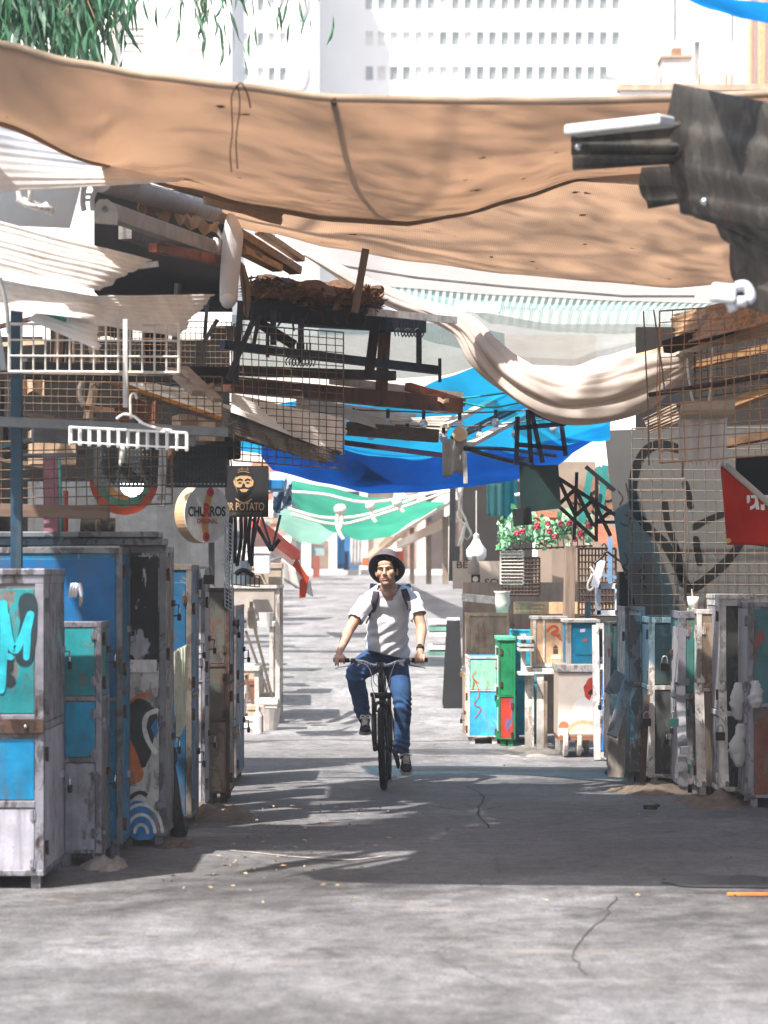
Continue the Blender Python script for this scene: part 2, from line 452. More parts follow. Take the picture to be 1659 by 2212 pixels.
leafm = plain('a08a70', .8, 0, .5, 30)
def litter():
    mb = MB()
    for k in range(130):
        if k < 110: x = random.gauss(-.75, .55); y = random.uniform(14.7, 20)
        else: x = random.uniform(-1.2, 2.2); y = random.uniform(14, 25)
        if x < -1.35: x += .7
        s = random.uniform(.008, .028); a = random.uniform(0, 6.3); z = G(y) + .016
        d = V((math.cos(a), math.sin(a), random.uniform(-.1, .2))); e = V((-d.y, d.x, random.uniform(-.2, .4))) * .28
        c = V((x, y, z + .004))
        mb.add([c - d * s, c + e * s - V((0, 0, .003)), c + d * s, c - e * s + V((0, 0, .008))], [(0, 1, 2, 3)])
    o = mb.build('leaf_litter', leafm); tag(o, kind='stuff', label='dry pale leaves and scraps scattered over the dark asphalt', cat='litter')
litter()
def crack(name, pts, w_, m, label):
    g_ = catmull([V(((u - U0) / F * (9988 / (v - 1245)), 9988 / (v - 1245), .003)) for u, v in pts], 8)
    g_ = [p + V((noise.noise(p * 5) * .03, noise.noise(p * 6 + V((3, 3, 3))) * .04, 0)) for p in g_]
    o = MB().ribbon(g_, w_, (0, 0, 1), .002).build(name, m, smooth=False); tag(o, label, 'crack', kind='structure')
tar = plain('1c1b1b', .8, 0, .3, 20)
crack('road_crack', [(1332, 1938), (1300, 1985), (1262, 2020), (1240, 2055), (1246, 2085), (1262, 2105)], .006, plain('4a4846', .85, 0, .3, 20), 'thin crack curving over the bright foreground road')
crack('road_crack', [(560, 1742), (700, 1748), (900, 1740), (1010, 1752), (1090, 1742)], .014, tar, 'thin crack running across the lane in the shade')
crack('road_crack', [(1010, 1700), (1045, 1722), (1030, 1752), (1060, 1790)], .01, tar, 'short crack curling beside the cyclist')
crack('road_crack', [(515, 1603), (700, 1598), (900, 1602), (1060, 1597)], .05, plain('4a4644', .9), 'dark straight joint crossing the road behind the cyclist')
crack('pale_line', [(500, 1838), (640, 1852), (760, 1858), (830, 1850)], .03, plain('a39c94', .8), 'pale line across the asphalt before the cyclist')  # thin pale ribbon laid on the asphalt
# puddle and strip at right
def puddle():
    t = NT('puddle_water'); t.set((.05, .05, .055, 1), .05); t.bump(t.noise(45, 4, .7), .8, .01)
    c = V(((1590 - U0) / F * 15.1, 15.1, .006)); pts = []
    for i in range(40):
        a = 2 * math.pi * i / 40; r = 1 + .3 * noise.noise(V((math.cos(a) * 2, math.sin(a) * 2, 3)))
        pts.append(c + V((math.cos(a) * .42 * r, math.sin(a) * .30 * r, 0)))
    o = MB().prism(pts, (0, 0, 1), .002).build('puddle', t.m); tag(o, 'shallow glinting puddle on the asphalt at the right edge', 'puddle', kind='structure')
puddle()
c = P(1640, 1936, 14.45); mb = MB(); mb.box((c.x, 14.45, .012), (.34, .03, .016), rz=.03)
tag(mb.build('wooden_strip', plain('d98a4a', .7), bevel=.002), 'thin orange strip lying on the asphalt beside the puddle', 'strip')
# dark crushed thing
mb = MB(); c = V(((1405 - U0) / F * 19.6, 19.6, .02))
pts = [c + V((.05 * math.cos(a) * (1 + .2 * math.sin(3 * a)), .03 * math.sin(a), 0)) for a in [i * math.pi / 6 for i in range(12)]]
mb.prism(pts, (0, .1, 1), .035); mb.box(c + V((.05, 0, .03)), (.03, .03, .02), rz=.5, rx=.3)
tag(mb.build('crushed_carton', plain('2a1d1c', .5), bevel=.006), 'crushed dark carton lying on the road near the right cabinets', 'carton')
mb = MB(); c = V(((1318 - U0) / F * 23.2, 23.2, .03)); mb.ball(c, (.05, .04, .03), 10, 6)
tag(mb.build('stone', plain('26282c', .8), smooth=True), 'small dark lump on the road by the bright blue rack', 'stone')

# ---------------------------------------------------------------- far buildings
bwhite = plain('e6e4e0', .8, 0, .06, .2, 3, .05, 'pale_plaster')
pane_m = plain('77807f', .9, 0, .15, .5, name='dull_pane'); blind_m = plain('cfcdc8', .7, 0, .1, 2)
def facade(name, label, u0, u1, d, top, wins, th=14):
    "wins: list of (u0,u1,v0,v1,mat). real openings 0.4 m deep in a front wall"
    root = thing(name, label, 'building', ((u0 + u1) / 2 / F * d - U0 / F * d, d + th / 2, G(82)))
    p0 = P(u0, 0, d); p1 = P(u1, 0, d)
    us = sorted(set([u0, u1] + [x for w_ in wins for x in w_[:2]])); vs_ = sorted(set([w_[k] for w_ in wins for k in (2, 3)]))
    zs = [G(82) - .5] + sorted([P(0, v, d).z for v in vs_]) + [top]
    zs = [z for z in zs if z <= top]
    hole = set()
    for w_ in wins:
        hole.add((round(w_[0], 2), round(P(0, w_[3], d).z, 3)))
    mb = MB()
    for i in range(len(us) - 1):
        for k in range(len(zs) - 1):
            if (round(us[i], 2), round(zs[k], 3)) in hole: continue
            a, b = P(us[i], 0, d).x, P(us[i + 1], 0, d).x
            mb.add([(a, d, zs[k]), (b, d, zs[k]), (b, d, zs[k + 1]), (a, d, zs[k + 1])], [(0, 1, 2, 3)])
    zb = zs[0]
    a, b = p0.x, p1.x
    mb.add([(a, d, zb), (a, d + th, zb), (a, d + th, top), (a, d, top)], [(0, 1, 2, 3)])
    mb.add([(b, d, zb), (b, d + th, zb), (b, d + th, top), (b, d, top)], [(0, 1, 2, 3)])
    mb.add([(a, d + th, zb), (b, d + th, zb), (b, d + th, top), (a, d + th, top)], [(0, 1, 2, 3)])
    mb.add([(a, d, top), (b, d, top), (b, d + th, top), (a, d + th, top)], [(0, 1, 2, 3)])
    R_ = .42
    for w_ in wins:
        a, b = P(w_[0], 0, d).x, P(w_[1], 0, d).x; z0, z1 = P(0, w_[3], d).z, P(0, w_[2], d).z
        q = [(a, d, z0), (b, d, z0), (b, d, z1), (a, d, z1)]; r = [(x, y + R_, z) for x, y, z in q]
        mb.add(q + r, [(0, 1, 5, 4), (1, 2, 6, 5), (2, 3, 7, 6), (3, 0, 4, 7)])
    mb.build('wall', bwhite, root)
    for w_ in wins:
        a, b = P(w_[0], 0, d).x, P(w_[1], 0, d).x; z0, z1 = P(0, w_[3], d).z, P(0, w_[2], d).z
        MB().bx(a - .02, b + .02, d + R_ - .1, d + R_ + .05, z0 - .02, z1 + .02).build('window', w_[4], root)
    return root
wins = []
rnd = random.Random(3)
for r, (v0, v1) in enumerate(((-9, 20), (68, 98), (143, 173))):
    for k in range(23):
        u = 790 + 26.6 * k
        pale = (r == 1 and k < 6) or (r == 2 and k in (1, 4, 5, 6, 7) ) or rnd.random() < .06
        wins.append((u, u + 16, v0, v1, blind_m if pale else pane_m))
tw = facade('tower_block', 'white office tower with rows of small deep windows behind the market', 690, 1398, 270, 68, wins)
wins = [(x, x + 14, v0, v0 + 30, pane_m if (int(x) // 7 + v0) % 2 else blind_m) for v0 in (-6, 70, 145) for x in (556, 580, 604, 522)]
pod = facade('tower_block', 'white narrow building wing at the left of the windowed tower', 505, 688, 262, 70, wins)
for v in (10, 165):
    mb = MB()
    c = P(660, v, 261.9); pts = []
    for i in range(17):
        a = math.pi * i / 16; pts.append(c + V((-.28 + .55 * math.sin(a) - .5 * math.cos(a) * .5, 0, -1.45 * math.cos(a))))
    for i in range(17):
        a = math.pi * i / 16; pts.append(c + V((-.28 - .55 * math.sin(a) + .5 * math.cos(a) * .5, 0, 1.45 * math.cos(a))))
    mb.prism(pts, (0, -1, 0), .12)
    mb.build('lens_opening', plain('a9a7a8', .7), pod)
wins = [(268, 312, 58, 66, plain('c9996a', .7)), (268, 312, 74, 82, blind_m), (268, 312, 90, 98, blind_m), (268, 312, 106, 114, plain('b98a60', .7)), (400, 440, 60, 110, blind_m), (60, 100, -20, 40, blind_m)]
lb = facade('apartment_building', 'pale apartment building with tan slatted window behind the hanging leaves', -260, 500, 150, 44, wins)
mb = MB(); p = P(245, 0, 149.8); mb.tube([(p.x, 149.7, 2), (p.x, 149.7, 44)], .14, 8); mb.build('drain_pipe', plain('d9c4b0', .7), lb, smooth=True)
rb = facade('apartment_building', 'pale building with tan pipes at the right behind the rooftop tank', 1400, 1950, 120, 40, [(1500, 1512, -30, 175, blind_m), (1455, 1462, -30, 90, blind_m), (1580, 1586, -30, 90, blind_m)])
mb = MB()
for u in (1622, 1650, 1644):
    p = P(u, 0, 119.6); mb.tube([(p.x, 119.7, 2), (p.x, 119.7, 40)], .12, 8)
mb.build('drain_pipe', plain('c58d66', .7), rb, smooth=True)
# low roof terrace in front, with tank, slab and posts
d = 52.0
tr = thing('rooftop_terrace', 'low roof terrace with brownish parapet and small posts beyond the right stalls', 'building', (7.8, d + 3, G(52)))
a, b = P(1340, 0, d).x, P(2000, 0, d).x
zt = P(0, 196, d).z
MB().bx(a, b, d, d + 6, G(d) - .3, zt).build('wall', bwhite, tr)
MB().bx(a - .05, b, d - .06, d + .3, zt + .003, zt + .12).build('parapet', plain('b79a84', .8), tr)
for u in (1570, 1582, 1512):
    p = P(u, 175, d); MB().tube([(p.x, d + .1, zt + .12), (p.x, d + .1, p.z + .15)], .03, 6).build('post', plain('a98a72', .7), tr)
tk = thing('water_tank', 'grey roof tank with a small brown vent box on top', 'tank', P(1461, 190, 53))
a, b = P(1432, 0, 53).x, P(1492, 0, 53).x; z1 = P(0, 125, 53).z
MB().bx(a, b, 53, 54, zt + .125, z1).build('body', plain('bdb6b0', .8), tk, bevel=.01)
MB().bx(a - .04, b + .04, 52.95, 54.05, z1 + .002, z1 + .05).build('lid', plain('a08a78', .8), tk)
MB().bx(P(1455, 0, 53).x, P(1475, 0, 53).x, 53.2, 53.5, z1 + .05, P(0, 99, 53).z).build('vent', plain('8f6f58', .8), tk)
bo = thing('roof_boiler', 'white lying boiler drum on a pale box beside the grey roof tank', 'boiler', P(1370, 190, 53))
MB().bx(P(1345, 0, 53).x, P(1412, 0, 53).x, 53, 53.8, zt + .125, P(0, 176, 53).z).build('box', bwhite, bo)
p, q = P(1312, 158, 53.3), P(1420, 156, 53.3); MB().tube([p, q], .15, 14).build('drum', bwhite, bo, smooth=True)

# ---------------------------------------------------------------- canopies over the lane
def tinted(c, f, *a, **k):
    "cloth through which part of the light passes straight, coloured"
    m = cloth(*a, **k); n = m.node_tree.nodes; l = m.node_tree.links; o = n['Material Output']; src = o.inputs[0].links[0].from_socket
    tp = n.new('ShaderNodeBsdfTransparent'); tp.inputs[0].default_value = c; mx = n.new('ShaderNodeMixShader'); mx.inputs[0].default_value = f
    l.new(src, mx.inputs[1]); l.new(tp.outputs[0], mx.inputs[2]); l.new(mx.outputs[0], o.inputs[0]); return m
def lerpk(keys, x):
    if x <= keys[0][0]: return keys[0][1]
    for (a, va), (b, vb) in zip(keys, keys[1:]):
        if x <= b:
            t = (x - a) / (b - a); t = t * t * (3 - 2 * t) * .5 + t * .5
            return va + (vb - va) * t
    return keys[-1][1]
def canopy(name, label, cat, u0, u1, near, far, dn, df, m, sag=.1, nu=60, nt=24, th=.003, wr=.03, wf=3, seed=0, group=None, belly=None, ragged=0, parent=None):
    "near, far: keys (u, v) of the two long edges; dn, df: their distances, a number or keys"
    g = []
    for i in range(nu + 1):
        u = u0 + (u1 - u0) * i / nu; row = []
        a = P(u, lerpk(near, u), lerpk(dn, u) if isinstance(dn, list) else dn)
        b = P(u, lerpk(far, u), lerpk(df, u) if isinstance(df, list) else df)
        for j in range(nt + 1):
            t = j / nt
            tt = t * (1 + ragged * noise.noise(V((u * .06, seed, 1.5))) * t)
            p = a * (1 - tt) + b * tt
            e = math.sin(math.pi * t)
            p += V((0, 0, -sag * e + wr * e * (noise.noise(V((u / 1659 * wf * 3, t * wf * .8, seed))) + .14 * noise.noise(V((u / 1659 * wf * 8, t * wf * 2, seed + 4))))))
            row.append(p)
        g.append(row)
    mb = MB(); mb.sheet(g, th); o = mb.build(name, m, parent, smooth=True)
    if parent is None: tag(o, label, cat, group)
    return o
brown = cloth('bca896', 'd5bda8', .6, 160, .16, 1.2, spots=7, fold=5, bst=0)
tan = cloth('cab8a6', 'dec8b4', .66, 26, .14, 1.1, spots=9, wst=.12, fold=5, bst=0)
n1 = [(-120, 55), (0, 95), (165, 137), (330, 165), (500, 185), (720, 212), (1000, 217), (1240, 218), (1460, 212), (1800, 196)]
f1 = [(-120, 235), (0, 262), (200, 345), (400, 405), (560, 445), (720, 470), (880, 479), (1000, 458), (1120, 424), (1250, 382), (1400, 362), (1800, 320)]
DF1 = [(-120, 13.7), (60, 13.9), (200, 14.4), (300, 15.6), (420, 16.5), (560, 16.9)]
t1 = canopy('shade_cloth', 'brown sagging shade cloth with a dark seam and tied strings, nearest the camera', 'shade cloth', -120, 1800, n1, f1, 13.0, DF1, brown, .14, 90, 30, wr=.06, wf=2, seed=2)
# seam, hem and cord on the first cloth
seam = catmull([P(720, 213, 12.98), P(727, 260, 13.5), P(735, 310, 14.1), P(752, 360, 14.9), P(785, 410, 15.7), P(812, 445, 16.2), P(850, 477, 16.85)], 8)
mb = MB(); mb.tube(seam, .016, 6, flat=.6); ob = mb.build('seam', plain('5f4a3a', .9), None, smooth=True)
def adopt(o, parent):
    o.location = V(o.location) - ORG[parent.name]; o.parent = parent
adopt(ob, t1)
mb = MB(); mb.tube([P(u, lerpk(n1, u), 13.0) for u in range(-120, 1801, 40)], .02, 8); ob = mb.build('hem', cloth('b9a48e', 'b59474', .3), None, smooth=True); adopt(ob, t1)
mb = MB(); mb.tube([P(u, lerpk(f1, u) + 2, lerpk(DF1, u) - .02) for u in range(-120, 1801, 40)], .022, 8); ob = mb.build('hem', cloth('a98a6c', 'b57a48', .4), None, smooth=True); adopt(ob, t1)
mb = MB()
mb.tube(catmull([P(512, 187, 12.95), P(500, 210, 12.96), P(502, 280, 12.97), P(497, 330, 12.97), P(500, 372, 12.98)], 6), .004, 5)
mb.tube(catmull([P(514, 187, 12.95), P(518, 230, 12.96), P(510, 300, 12.97), P(513, 365, 12.98)], 6), .004, 5)
mb.tube(catmull([P(510, 187, 12.95), P(522, 180, 12.9), P(535, 205, 12.92), P(541, 233, 12.95)], 6), .004, 5)
ob = mb.build('string', plain('4a3a30', .9), None, smooth=True); adopt(ob, t1)
n2 = [(480, 350), (900, 345), (1240, 330), (1500, 330), (1720, 330)]
f2 = [(480, 485), (580, 503), (720, 536), (900, 566), (1100, 592), (1300, 609), (1450, 622), (1580, 612), (1720, 590)]
canopy('shade_cloth', 'pale tan ribbed shade cloth with small holes behind the brown one', 'shade cloth', 480, 1720, n2, f2, 16.4, 19.3, tan, .05, 70, 24, wr=.05, wf=3, seed=5)
n3 = [(600, 480), (900, 500), (1300, 520), (1600, 540)]
f3 = [(600, 522), (700, 560), (760, 585), (830, 623), (1100, 641), (1350, 653), (1560, 658)]
whitet = cloth('c0bebd', 'b6b2ae', .5, 60, .1, 1, wst=.05, fold=3)
wt = canopy('tarpaulin', 'white tarpaulin stretched across the lane below the tan cloth', 'tarpaulin', 600, 1580, n3, f3, 26.8, 29, whitet, .05, 50, 14, th=0, wr=.03, seed=8)
mb = MB(); mb.tube([P(u, v, 27.6) for u, v in ((690, 566), (760, 578), (900, 600), (1100, 620), (1350, 640), (1500, 640))], .014, 6); ob = mb.build('seam', plain('b5aca6', .9), None); adopt(ob, wt)
teal = cloth('6f9a9a', '7fb0aa', .5, 30, .2, 2, wst=.4, stripe=4.2, hole=.35)
canopy('shade_net', 'teal striped shade net under the white tarpaulin edge', 'shade net', 812, 1560, [(812, 618), (1100, 638), (1350, 650), (1560, 656)], [(812, 624), (880, 640), (1010, 668), (1250, 672), (1560, 672)], 28.6, 29.6, teal, 0, 50, 8, th=0, seed=3)
pale = cloth('aab6b4', 'aabab6', .5, 20, .15, 3, wst=.4, stripe=3.4, hole=.22)
canopy('shade_net', 'pale ribbed shade net hanging in a wide curve right of the drape', 'shade net', 1015, 1480, [(1015, 655), (1200, 668), (1480, 668)], [(1015, 672), (1060, 699), (1200, 717), (1330, 722), (1480, 712)], 25.8, 26.4, pale, 0, 50, 8, th=0, seed=4)
grey = cloth('94948e', '8e928c', .45, 40, .25, 2.5, wst=.3, hole=.28)
canopy('shade_net', 'grey worn shade net sagging behind the white drape', 'shade net', 840, 1480, [(840, 690), (1015, 672), (1200, 700), (1480, 700)], [(840, 712), (960, 745), (1060, 772), (1140, 788), (1240, 791), (1300, 770), (1390, 746), (1480, 730)], 25.2, 26.2, grey, .0, 60, 10, th=0, wr=.05, seed=6)
tealg = cloth('566a6c', '5f7878', .5, 25, .3, 3, wst=.35, hole=.3)
canopy('shade_net', 'dull teal grey shade net above the blue tarpaulin', 'shade net', 500, 1090, [(500, 680), (700, 690), (1000, 700), (1090, 720)], [(500, 820), (640, 815), (850, 818), (950, 812), (1050, 788), (1090, 770)], 23.9, 25.0, tealg, .0, 50, 12, th=0, wr=.05, seed=7)
bluet = tinted((.03, .50, .80, 1), .33, '1078ae', '0c80b6', .7, 90, .5, 1.3, wst=.1, fold=4, bst=.2)
nb = [(470, 890), (560, 880), (640, 866), (760, 872), (880, 850), (960, 816), (1050, 786), (1140, 800), (1250, 872), (1340, 905)]
fb = [(470, 960), (560, 978), (590, 1012), (700, 1040), (800, 1062), (900, 1060), (1000, 1049), (1100, 1036), (1200, 1002), (1290, 930), (1318, 908)]
bt = canopy('tarpaulin', 'bright blue tarpaulin hanging low above the cyclist', 'tarpaulin', 470, 1318, nb, fb, [(470, 21.6), (760, 21.7), (960, 21.2), (1050, 20.9), (1340, 20.9)], 23.1, bluet, .1, 70, 30, th=0, wr=.1, wf=4, seed=11)
mb = MB(); mb.tube(catmull([P(700, 950, 22.5), P(780, 975, 22.5), P(880, 985, 22.5), P(1000, 975, 22.5)], 8), .008, 5); ob = mb.build('seam', plain('1f6ab4', .9), None, smooth=True); adopt(ob, bt)
mb = MB()
mb.prism([P(700, 935, 22.55), P(740, 965, 22.45), P(790, 1000, 22.4), P(845, 1030, 22.6), P(800, 1022, 22.6), P(770, 1012, 22.6), P(775, 1000, 22.55), P(745, 985, 22.55)], (0, -1, -.2), .02)
ob = mb.build('fold', cloth('1560b4', '1560c0', .4), None); adopt(ob, bt)  # flat patch, the shade of the crease is put into its darker colour
canopy('tarpaulin', 'added darker blue sheet deepening the low edge of the bright blue tarpaulin', 'tarpaulin', 565, 1300, [(565, 948), (700, 962), (800, 985), (900, 992), (1000, 978), (1100, 968), (1200, 950), (1300, 922)], [(u_, v_ + 4) for u_, v_ in fb], 22.3, 22.9, cloth('0e6cac', '0b6cb0', .68, 90, .45, 1.6, wst=.1, fold=4, bst=.2), .06, 60, 12, th=0, wr=.07, wf=4, seed=19)  # added second sheet, the tarpaulin's dark low band put into its colour
greent = cloth('3f927a', '3f9a80', .6, 40, .25, 1.5, wst=.15, fold=3)
canopy('tarpaulin', 'green tarpaulin sagging on ropes far down the lane', 'tarpaulin', 618, 960, [(618, 1036), (700, 1050), (800, 1075), (960, 1085)], [(618, 1072), (660, 1112), (720, 1150), (780, 1168), (840, 1160), (900, 1122), (960, 1090)], 38.5, 41, greent, .0, 40, 12, th=0, wr=.08, wf=5, seed=13)
palegreen = cloth('8ab4a4', '8ab8a6', .5, 30, .2, 2)
canopy('tarpaulin', 'faded pale green tarpaulin below the green one at far left', 'tarpaulin', 600, 740, [(600, 1098), (740, 1110)], [(600, 1140), (650, 1172), (690, 1176), (740, 1140)], 46, 48, palegreen, 0, 20, 8, th=0, wr=.06, seed=14)
bluec = cloth('0f68a4', '0f74b4', .6, 60, .15, 2)
canopy('awning', 'blue awning edge in the upper right corner', 'awning', 1460, 1800, [(1480, -25), (1600, 0), (1800, 20)], [(1460, -8), (1540, 22), (1610, 42), (1680, 54), (1800, 62)], 11.6, 12.1, bluec, 0, 24, 8, th=0, seed=15)

# white drape gathered across the lane
def drape():
    K = [(660, 548, 21.2, 7), (700, 568, 21.1, 12), (770, 608, 21, 17), (860, 650, 20.8, 21), (950, 680, 20.6, 21), (1005, 708, 20.5, 30), (1045, 755, 20.4, 38), (1090, 800, 20.4, 42), (1150, 838, 20.3, 47), (1220, 862, 20.2, 54), (1300, 858, 20.0, 60), (1370, 835, 19.9, 62), (1430, 806, 19.8, 50), (1476, 782, 19.7, 20), (1492, 752, 19.65, 26), (1503, 715, 19.6, 34), (1510, 680, 19.6, 40)]
    pts = [P(a, b, c) for a, b, c, _ in K]; rad = [h * .86 / S(c) for a, b, c, h in K]
    cp = catmull(pts, 7); rr = []
    for i in range(len(cp)):
        k = min(i / 7, len(rad) - 1); a = int(k); b = min(a + 1, len(rad) - 1); rr.append(rad[a] * (1 - (k - a)) + rad[b] * (k - a))
    n = 110; vs = []; fs = []
    prev = None
    for i, p in enumerate(cp):
        t = (cp[min(i + 1, len(cp) - 1)] - cp[max(i - 1, 0)]).normalized()
        a = V((0, -1, 0)); a = (a - t * a.dot(t)).normalized(); b = t.cross(a)
        s_ = i / len(cp)
        for j in range(n):
            th = 2 * math.pi * j / n
            k = 1 + .10 * math.sin(4 * th + 5 * s_) + .34 * abs(math.sin(3.5 * th - 8 * s_ + 1.4 * math.sin(11 * s_))) ** .6 - .24 + .045 * math.sin(9 * th + 14 * s_ + 2 * math.sin(7 * s_)) + .03 * math.sin(15 * th - 19 * s_ + 3 * math.sin(5 * s_)) + .12 * noise.noise(V((math.cos(th) * 2, math.sin(th) * 2, s_ * 12)))
            vs.append(p + (a * math.cos(th) * .75 + b * math.sin(th)) * rr[i] * k)
    m = len(cp)
    fs = [(i * n + j, i * n + (j + 1) % n, (i + 1) * n + (j + 1) % n, (i + 1) * n + j) for i in range(m - 1) for j in range(n)] + [tuple(range(n)), tuple(range((m - 1) * n, m * n))]
    o = MB().add(vs, fs).build('gathered_drape', cloth('cfc2b8', 'c8b8aa', .35, 140, .12, 2, wst=.05, fold=14), smooth=True)
    tag(o, 'cream white cloth gathered into a thick swag across the lane', 'drape')
    mb = MB()
    c = P(1484, 775, 19.6)
    mb.tube([c + V((.07 * math.cos(a), .07 * math.sin(a), .01 * a)) for a in [i * .5 for i in range(20)]], .012, 6)
    mb.tube(catmull([c, P(1488, 820, 19.5), P(1500, 880, 19.5), P(1515, 893, 19.5), P(1530, 870, 19.5), P(1536, 800, 19.5), P(1540, 690, 19.55)], 8), .008, 6)
    ob = mb.build('rope', rope_m, None, smooth=True); adopt(ob, o)
    mb = MB(); mb.tube([P(1473, 905, 19.9), P(1474, 950, 19.9), P(1476, 985, 19.9)], .014, 6)
    mb.tube([P(1476, 985, 19.9), P(1474, 1030, 19.9)], .008, 6); ob = mb.build('cord_end', plain('8a7f74', .9), None, smooth=True); adopt(ob, o)
drape()

# thin air along the lane
def haze():
    t = NT('thin_haze'); n = t.n; n.remove(t.b); vp = n.new('ShaderNodeVolumePrincipled'); vp.inputs['Density'].default_value = HAZE
    vp.inputs['Color'].default_value = (.95, .96, 1, 1); vp.inputs['Anisotropy'].default_value = .3; t.l.new(vp.outputs[0], t.out.inputs['Volume'])
    o = MB().bx(-420, 420, -5, 1520, -1.5, 90).build('haze', t.m); o['kind'] = 'stuff'
HAZE = .0015
haze()
# ---------------------------------------------------------------- cabinets
def padlock(mb_body, mb_sh, c, s=.045, face='y'):
    c = V(c); n = V((0, -1, 0)) if face == 'y' else V((1 if face == '+x' else -1, 0, 0)); r = V((1, 0, 0)) if face == 'y' else V((0, 1, 0))
    sz = (s, s * .5, s * .9) if face == 'y' else (s * .5, s, s * .9)
    mb_body.box(c + n * s * .4, sz)
    pts = [c + n * s * .4 + r * (s * .32 * math.cos(a)) + V((0, 0, s * .45 + s * .55 * math.sin(a) + (s * .2 if 0 < a < math.pi else 0))) for a in [i * math.pi / 8 for i in range(9)]]
    pts = [pts[0] - V((0, 0, s * .2))] + pts + [pts[-1] - V((0, 0, s * .2))]
    mb_sh.tube(pts, s * .09, 6)
def cabinet(label, x0, x1, y0, y1, z1, body, trim, front=(), lane=(), side=1, z0=.02, cat='cabinet', name='market_cabinet', group='steel cabinets along the lane', hw=1, tw=.03, seed=0, top=None, legs=True, locks=True):
    "front/lane: list of (z_low, z_high, material[, inset]) door panels. side=+1: the +x face looks onto the lane"
    rnd = random.Random(seed + int(abs(x0) * 100))
    zg = G(y0)
    root = thing(name, label, cat, ((x0 + x1) / 2, (y0 + y1) / 2, zg), group)
    z0 += zg; z1 += zg
    zl = z0 + .05 if legs else z0
    MB().bx(x0, x1, y0, y1, zl, z1).build('body', body, root, bevel=.006)
    if legs:
        for x in (x0 + .04, x1 - .04):
            for y in (y0 + .04, y1 - .04): MB().bx(x - .025, x + .025, y - .025, y + .025, zg - .03, zl - .002).build('leg', trim, root)
    xl = x1 if side > 0 else x0; e = .007
    fr = MB()
    for x in (x0, x1):
        sx = 1 if x == x0 else -1
        fr.bx(x - sx * e, x + sx * tw, y0 - e, y0 + .012, zl + .004, z1 - tw)
    fr.bx(x0 - e, x1 + e, y0 - e - .002, y0 + .012, z1 - tw, z1 + e); fr.bx(x0 - e, x1 + e, y0 - e - .002, y0 + .012, zl, zl + tw * .8)
    for za in [f[0] for f in front[1:]]: fr.bx(x0 + tw, x1 - tw, y0 - e - .004, y0 + .01, za + zg - tw * .45, za + zg + tw * .45)
    fr.build('frame', trim, root, bevel=.003)
    if lane or True:
        fl = MB(); s_ = side
        for y in (y0 + .014, y1 - tw): fl.bx(xl - .012 * s_, xl + e * s_, y, y + tw, zl + .004, z1 - tw)
        fl.bx(xl - .012 * s_, xl + (e + .002) * s_, y0 + .014, y1, z1 - tw, z1 + e); fl.bx(xl - .012 * s_, xl + (e + .002) * s_, y0 + .014, y1, zl, zl + tw * .8)
        for za in [f[0] for f in lane[1:]]: fl.bx(xl - .012 * s_, xl + (e + .004) * s_, y0 + tw, y1 - tw, za + zg - tw * .45, za + zg + tw * .45)
        fl.build('side_frame', trim, root, bevel=.003)
    for (za, zb, m) in front:
        dr = MB().bx(x0 + tw + .006, x1 - tw - .006, y0 - .004, y0 + .004, max(za + zg, zl) + tw * .5 + .004, zb + zg - tw * .5 - .006).build('door', m, root, bevel=.003)
        if hw:
            xh = x1 - tw - .012 if rnd.random() < .6 else x0 + tw + .012; hm = rnd.choice((rustm, trim, trim, body))
            for zz in (za + (zb - za) * .18, za + (zb - za) * .82):
                zz += zg + rnd.uniform(-.03, .03); h = MB(); h.bx(xh - .014, xh + .014, y0 - .013, y0 - .005, zz - .026, zz + .026); h.tube([(xh, y0 - .014, zz - .03), (xh, y0 - .014, zz + .03)], .005, 6); h.build('hinge', hm, dr)
    for (za, zb, m) in lane:
        dr = MB().bx(xl - .004, xl + .004, y0 + tw + .02, y1 - tw - .006, max(za + zg, zl) + tw * .5 + .004, zb + zg - tw * .5 - .006).build('door', m, root, bevel=.003)
        if hw:
            L = MB(); Sh = MB(); s_ = side; hm = rnd.choice((rustm, trim, body))
            for zz in (za + (zb - za) * .15, za + (zb - za) * .85):
                zz += rnd.uniform(-.03, .03); h = MB(); h.box((xl + .012 * s_, y0 + tw + .03, zz + zg), (.016, .05, .07)); h.tube([(xl + .02 * s_, y0 + tw + .012, zz + zg - .04), (xl + .02 * s_, y0 + tw + .012, zz + zg + .04)], .008, 8); h.build('hinge', hm, dr)
            zz = za + (zb - za) * rnd.uniform(.4, .65) + zg; yy = y1 - tw - .05
            b = MB(); b.box((xl + .012 * s_, yy - .02, zz + .03), (.02, .11, .04)); b.tube([(xl + .01 * s_, yy + .02, zz + .02), (xl + .045 * s_, yy + .02, zz + .02), (xl + .045 * s_, yy + .02, zz - .05), (xl + .01 * s_, yy + .02, zz - .05)], .006, 6)
            b.build('latch', rustm if rnd.random() < .5 else galv, dr)
            if locks:
                padlock(L, Sh, (xl + .03 * s_, yy, zz - .06), .05, '+x' if s_ > 0 else '-x')
                lk = L.build('padlock', brass if rnd.random() < .12 else lockbody, dr, bevel=.004); Sh.build('shackle', chrome, lk, smooth=True)
    if top: MB().bx(x0 - .015, x1 + .015, y0 - .02, y1, z1 + e, z1 + e + .035).build('lid', top, root, bevel=.004)
    return root
def X(u, d): return (u - U0) / F * d
def Z(v, d): return CH + (VH - v) / F * d

